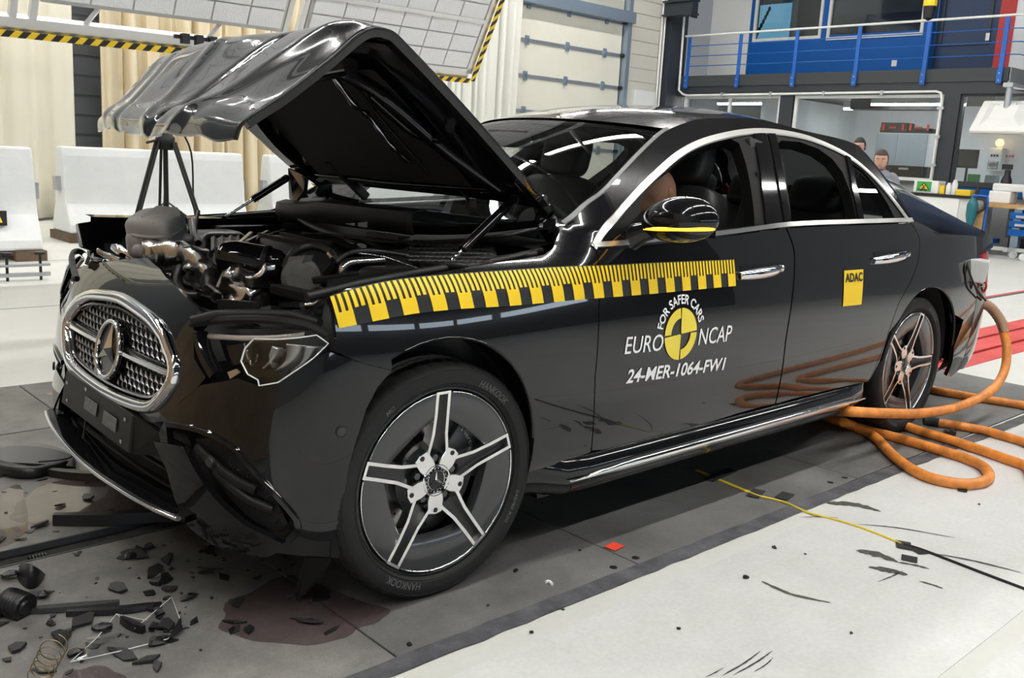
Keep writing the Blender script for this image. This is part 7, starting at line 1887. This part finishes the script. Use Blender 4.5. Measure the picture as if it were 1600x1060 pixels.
def shard(c, size, flat=.25, m='shard', rot=None, lab=None, name='plastic_fragment', n=None, elong=1.0):
    n = n or rnd.randint(4, 6); R3 = Matrix.Rotation(rnd.uniform(0, 6.28), 3, 'Z') @ Matrix.Rotation(rnd.uniform(-.35, .35), 3, 'X')
    pts = []
    for i in range(n):
        a = 2*pi*(i+rnd.uniform(-.3, .3))/n; r = size*rnd.uniform(.5, 1.0); pts.append(R3 @ V((r*cos(a)*elong, r*sin(a), 0)))
    th = R3 @ V((0, 0, size*flat)); lift = max(0, -min(min(p.z, (p+th).z) for p in pts))+.0022
    b = MB(); b.prism([c+p+V((0, 0, lift)) for p in pts], th)
    return b.obj(name, m, label=lab or 'small broken black plastic fragment on the floor in front of the car', cat='fragment', group='black plastic fragments in front of the car')
def floor_ok(P): return not (-.125 < P.y < .02)
k = 0
while k < 190:
    if rnd.random() < .72: px, py = rnd.uniform(-10, 330), rnd.uniform(700, 1055)
    else: px, py = rnd.uniform(230, 520), rnd.uniform(850, 990)
    c = at(px, py, 2, 0)
    if not floor_ok(c): continue
    if rnd.random() < .4 and py > 900 and px > 150: continue
    shard(c, rnd.choice([.004, .006, .008, .011, .015, .02, .026])*rnd.uniform(.8, 1.2), rnd.uniform(.1, .35), rnd.choice(['shard', 'shard_matt']), elong=rnd.choice([1, 1.5, 2.2])); k += 1
for px, py in ((880, 955), (762, 948), (905, 862), (805, 895), (1330, 992), (1165, 905), (1210, 858), (1258, 868), (1530, 790), (640, 1010), (1060, 985), (830, 990)):
    shard(at(px, py, 2, 0), rnd.uniform(.005, .013), .5, lab='tiny dark crumb scattered on the floor beside the car').__setitem__('group', 'crumbs beside the car')
# larger recognisable pieces
def strip(pts, w, h, m, lab, name='trim_strip', cat='trim strip', k=5, z=.004):
    P = smooth_path([at(x, y, 2, z+h/2) for x, y in pts], k); b = MB()
    for i in range(len(P)-1): pass
    n = len(P)
    for i, p in enumerate(P):
        t = (P[min(i+1, n-1)]-P[max(i-1, 0)]).normalized(); s_ = V((-t.y, t.x, 0)); f = .35+.65*sin(pi*min(max(i/(n-1), .06), .94))**.5
        b.v += [p-s_*w/2*f-V((0, 0, h/2)), p+s_*w/2*f-V((0, 0, h/2)), p+s_*w/2*f*.7+V((0, 0, h/2)), p-s_*w/2*f*.7+V((0, 0, h/2))]
    b.f = [(4*i+j, 4*i+(j+1) % 4, 4*i+4+(j+1) % 4, 4*i+4+j) for i in range(n-1) for j in range(4)]+[(0, 1, 2, 3), (4*n-1, 4*n-2, 4*n-3, 4*n-4)]
    return b.obj(name, m, smooth=35, label=lab, cat=cat)
strip([(84, 811), (160, 810), (230, 806), (300, 804)], .05, .035, 'shard', 'long black plastic strip lying beside the tow slot')
strip([(38, 954), (90, 950), (140, 946), (186, 942)], .035, .012, 'shard_matt', 'flat dark trim strip next to the ribbed roller')
strip([(104, 958), (160, 955), (205, 951), (240, 946)], .03, .014, 'shard', 'glossy black trim strip behind the clear plastic shard')
strip([(74, 737), (110, 741), (140, 743), (166, 744)], .05, .025, 'shard', 'pointed black blade lying by the pink coolant')
strip([(190, 968), (210, 978), (225, 984)], .02, .02, 'shard', 'short black hook piece by the clear plastic shard')
sh = thing('bumper_shell', at(40, 725, 2, 0), 'torn grey and black bumper shell piece at the left edge', 'bumper piece')
P = smooth_path([at(-30, 712, 2, .05), at(20, 706, 2, .06), at(70, 708, 2, .05), at(118, 717, 2, .03)], 6); b = MB(); n = len(P)
for i, p in enumerate(P):
    f = sin(pi*min(max(i/(n-1), .02), .93))**.5; b.v += [p+V((-.05*f, -.12*f, -.01)), p+V((0, 0, .02*f)), p+V((.03*f, .07*f, -.02)), p+V((.02*f, .06*f, -p.z+.003))]
b.f = [(4*i+j, 4*i+j+1, 4*i+5+j, 4*i+4+j) for i in range(n-1) for j in range(3)]; b.obj('shell_skin', mat('shell_grey', (.12, .12, .118), .45), sh, smooth=40, solid=.006)
b = MB(); P = smooth_path([at(-20, 722, 2, .02), at(20, 735, 2, .025), at(60, 738, 2, .02), at(112, 722, 2, .012)], 5); b.tube(P, [.028-.012*abs(i/(len(P)-1)-.4) for i in range(len(P))], 8); b.obj('shell_lining', 'shard', sh, smooth=50)
b = MB(); b.tube(smooth_path([at(0, 745, 2, .006), at(40, 735, 2, .01), at(70, 728, 2, .02), at(100, 716, 2, .03)], 5), .004, 6); b.obj('wire', 'black', sh)
# ribbed roller (belt pulley)
c = at(27, 945, 2, .032); axr = V((.45, -.85, .1)).normalized(); pr = [(0, .034), (.018, .034), (.022, .028), (.036, .030)]
for i in range(6): pr += [(.038, .026-i*.01), (.034, .022-i*.01)]
pr += [(.036, -.036), (.0, -.036)]
b = MB(); b.lathe(pr, c, axr*-1, 28); b.obj('ribbed_roller', 'shard', smooth=30, label='black ribbed belt roller lying at the lower left', cat='roller')
# curved black blade standing on edge
b = MB(); P = smooth_path([at(27, 895, 2, .01), at(30, 885, 2, .05), at(42, 885, 2, .07), at(56, 893, 2, .05), at(66, 902, 2, .01)], 5)
for p in P: b.v += [V((p.x, p.y, .002)), V((p.x-.01, p.y-.012, max(p.z, .006)))]
b.f = [(2*i, 2*i+1, 2*i+3, 2*i+2) for i in range(len(P)-1)]; b.obj('curved_blade', 'shard', smooth=60, solid=.005, label='curved black plastic blade standing beside the tow slot', cat='fragment')
for (px, py, s_, lab) in ((15, 905, .035, 'black angular lump left of the curved blade'), (68, 935, .03, 'crumpled black piece beside the ribbed roller'), (118, 1025, .03, 'glossy black bulb-shaped piece right of the wire spring'), (160, 985, .03, 'jagged black piece at the edge of the clear shard'), (248, 1008, .035, 'flat black wedge below the clear plastic shard'), (95, 793, .02, 'black block in the pink coolant'), (252, 912, .04, 'dull curved black flap in the shade of the bumper'), (296, 938, .03, 'small framed black piece under the bumper corner'), (205, 875, .025, 'black crumpled bit near the tow slot')):
    c = at(px, py, 2, 0); b = MB(); s_ *= .8; b.sphere(c+V((0, 0, s_*.3+.004)), s_, 7, 4, (1.1, .7, .35)); 
    b.v = [p+NZ.noise_vector(p*40)*s_*.45 for p in b.v]; b.v = [V((p.x, p.y, max(p.z, .0025))) for p in b.v]
    b.obj('broken_piece', 'shard', label=lab, cat='fragment')
# clear torn lens sheet
q = [at(x, y, 2, .01) for x, y in ((150, 995), (182, 962), (228, 968), (268, 935), (284, 975), (262, 1000), (190, 1018), (110, 1035))]
b = MB(); n = len(q); cc = sum(q, V((0, 0, 0)))/n+V((0, 0, .004)); qq = [V((p.x, p.y, .004+.010*abs(sin(i*1.7)))) for i, p in enumerate(q)]
b.add([cc]+qq, [(0, i+1, (i+1) % n+1) for i in range(n)]); cs = b.obj('clear_lens_shard', 'lens_fragment', label='large clear torn lens sheet lying on the floor', cat='lens shard')
b = MB(); b.tube(qq, .0014, 5, closed=True); b.tube([qq[3], cc, qq[1]], .0012, 5); b.obj('bright_edge', 'lens_rim', cs)
b = MB(); b.prism([at(283, 966, 2, .012), at(285, 985, 2, .012), at(264, 1000, 2, .012), at(268, 992, 2, .012)], V((0, 0, .006))); b.obj('dark_edge', 'shard', cs)
# wire spring
c0_, c1_ = at(60, 1062, 2, .03), at(86, 1010, 2, .03); b = MB(); P = []
d = (c1_-c0_); L0_ = d.length; d.normalize(); u = d.cross(V((0, 0, 1))).normalized(); w_ = u.cross(d)
for i in range(120):
    t = i/119; a = 2*pi*5.2*t; r = .026+.004*t; P.append(c0_+d*L0_*t*1.0+u*r*cos(a)+w_*r*sin(a)+V((0, 0, .002)))
b.tube(P, .0013, 6); b.obj('wire_spring', mat('spring_wire', (.35, .27, .14), .3, 1.0), smooth=60, label='loose brass coloured coil spring on the floor at the lower left', cat='spring')
b = MB(); b.tube([at(146-10+20*t, 1000-4*t, 2, .004) for t in (0, .5, 1)], .003, 6); b.obj('thin_pin', 'alu', label='thin pale pin near the clear lens sheet', cat='pin')
b = MB()   # coil in the tow slot
P = [at(46+30*t, 880-6*t, 2, -.02)+V((0, .02*cos(2*pi*6*t), .02*sin(2*pi*6*t))) for t in [i/90 for i in range(91)]]
b.tube(P, .003, 6); b.obj('coil_spring', 'shard', smooth=60, label='black coil spring lying in the tow slot', cat='spring')
for (px, py, w_, h_, lab) in ((70, 632, .10, .05, 'torn cardboard scrap on the pale floor beside the nose'),):
    c = at(px+20, py-18, 2, .003); b = MB(); b.box(c, (w_, h_, .003), Matrix.Rotation(.4, 3, 'Z')); b.wob(.004, 20); b.v = [V((p.x, p.y, max(p.z, .0012))) for p in b.v]; b.obj('cardboard_scrap', mat('cardboard', (.36, .29, .20), .9), label=lab, cat='scrap')

# ================================================================== two men behind the car
def person(root, head_px, depth, lean, suit, hair, lab, face_yaw):
    d = ray(*head_px); Hh = CPOS+d*(depth/d.dot(_fw))
    t = thing('person', (Hh.x, Hh.y, 0), lab, 'person', 'men standing behind the car'); o0 = org(t)
    ht = Hh.z+.11; s = ht/1.78; f = V((cos(face_yaw), sin(face_yaw), 0)); l = V((-f.y, f.x, 0))
    hips = V((Hh.x, Hh.y, 0))-f*lean*.5; 
    def q(fx, lx, z): return hips+f*(fx*s)+l*(lx*s)+V((0, 0, z*s))
    top = Hh-V((0, 0, .16*s)); ch = hips.lerp(V((Hh.x, Hh.y, 0)), .75)
    J = [(q(0, 0, .95), .125), (q(0, 0, 1.12), .12), (V((ch.x, ch.y, 1.34*s)), .15), (V((ch.x, ch.y, 1.45*s)), .09), (top, .058),
         (q(0, .10, .88), .095), (q(.02, .11, .50), .065), (q(-.02, .11, .08), .045), (q(.14, .12, .03), .038), (q(0, -.10, .88), .095), (q(.02, -.11, .50), .065), (q(-.02, -.11, .08), .045), (q(.14, -.12, .03), .038),
         (V((ch.x, ch.y, 1.42*s))+l*.20*s, .062), (V((ch.x, ch.y, 1.14*s))+l*.27*s, .047), (V((ch.x, ch.y, .98*s))+l*.22*s+f*.2*s, .034), (V((ch.x, ch.y, 1.42*s))-l*.20*s, .062), (V((ch.x, ch.y, 1.14*s))-l*.27*s, .047), (V((ch.x, ch.y, .98*s))-l*.22*s+f*.2*s, .034)]
    Ed = [(0, 1), (1, 2), (2, 3), (3, 4), (0, 5), (5, 6), (6, 7), (7, 8), (0, 9), (9, 10), (10, 11), (11, 12), (3, 13), (13, 14), (14, 15), (3, 16), (16, 17), (17, 18)]
    me = bpy.data.meshes.new('body'); me.from_pydata([V(p)-o0 for p, r in J], Ed, []); o = bpy.data.objects.new('body', me); COL.objects.link(o); o.parent = t; ORG[o.name] = o0
    o.modifiers.new('skin', 'SKIN')
    if not me.skin_vertices:
        bm = bmesh.new(); bm.from_mesh(me); bm.verts.layers.skin.verify(); bm.to_mesh(me); bm.free()
    for i, (p, r) in enumerate(J): me.skin_vertices[0].data[i].radius = (r, r); me.skin_vertices[0].data[i].use_root = (i == 0)
    sb = o.modifiers.new('sub', 'SUBSURF'); sb.levels = 2; sb.render_levels = 2
    me.materials.append(suit)
    Rf = Matrix.Rotation(face_yaw, 3, 'Z') @ Matrix.Rotation(radians(12), 3, 'Y')
    def hp_(u, v):
        a = 2*pi*u; ph = pi*v; x, y, z = cos(a)*sin(ph), sin(a)*sin(ph), cos(ph)
        r = V((.098*x, .078*y*(1-.12*max(0, -z)), .118*z))
        if x > 0:
            r.x += .024*exp(-((z+.12)/.14)**2-(y/.16)**2); r.x -= .010*exp(-((z-.06)/.1)**2-((abs(y)-.38)/.18)**2); r.x += .006*exp(-((z+.45)/.1)**2-(y/.3)**2)
        return Hh+Rf @ r
    b = MB(); b.grid(hp_, 32, 24); hd = b.obj('head', mat('skin_tone', (.52, .30, .22), .5), t, smooth=70)
    b = MB()
    def hair_(u, v):
        a = 2*pi*u; ph = pi*.62*v; x, y, z = cos(a)*sin(ph), sin(a)*sin(ph), cos(ph); k = 1.06
        if x > .25 and z < .55: k = .93
        return Hh+Rf @ V((.098*x*k-.004, .080*y*k, .122*z*k))
    b.grid(hair_, 32, 14); b.obj('hair', hair, hd, smooth=70)
    for s_ in (1, -1):
        b = MB(); b.sphere(Hh+Rf @ V((-.002, s_*.077, -.005)), .03, 8, 6, (.6, .3, 1), Rf); b.obj('ear', 'skin_tone', hd, smooth=60)
        b = MB(); b.sphere(Hh+Rf @ V((.084, s_*.031, .008)), .009, 8, 6, (1, 1.2, .6)); b.obj('eye', 'white_paint', hd, smooth=60)
        b = MB(); b.sphere(Hh+Rf @ V((.094, s_*.031, .008)), .0055, 8, 6); b.obj('pupil', 'black', hd, smooth=60)
        b = MB(); b.bar(Hh+Rf @ V((.094, s_*.015, .030)), Hh+Rf @ V((.086, s_*.048, .032)), .006, .007); b.obj('eyebrow', hair, hd)
    b = MB(); b.bar(Hh+Rf @ V((.097, -.022, -.058)), Hh+Rf @ V((.097, .022, -.058)), .008, .008); b.obj('mouth', mat('lip', (.36, .14, .12), .5), hd)
    # hands: palm and five fingers
    for s_, j in ((1, 15), (-1, 18)):
        wv = J[j][0]; b = MB(); pd = (f*.75-V((0, 0, .55))).normalized(); sd_ = l*s_
        b.box(wv+pd*.05, (.085, .075, .028), Matrix((pd, sd_, pd.cross(sd_))).transposed())
        for fi, (off, ln) in enumerate(((-.030, .065), (-.010, .078), (.010, .074), (.030, .058))):
            p0 = wv+pd*.085+sd_*off; b.tube([p0, p0+pd*ln*.5-V((0, 0, .008)), p0+pd*ln*.9-V((0, 0, .03))], [.009, .008, .006], 6)
        p0 = wv+pd*.03-sd_*.036; b.tube([p0, p0+pd*.03-sd_*.02, p0+pd*.06-sd_*.02], [.010, .009, .007], 6)
        b.obj('hand', 'skin_tone', t, smooth=50)
    return t
person(None, (1343, 229), 13.0, 0, mat('jacket', (.12, .14, .20), .8), mat('hair_black', (.012, .010, .009), .6), 'man with short black hair in dark blue top, left one behind the car roof', radians(10))
person(None, (1377, 250), 11.2, .15, mat('jersey', (.22, .23, .26), .8), mat('hair_brown', (.05, .03, .02), .6), 'man with brown hair leaning forward, right one behind the car roof', radians(20))
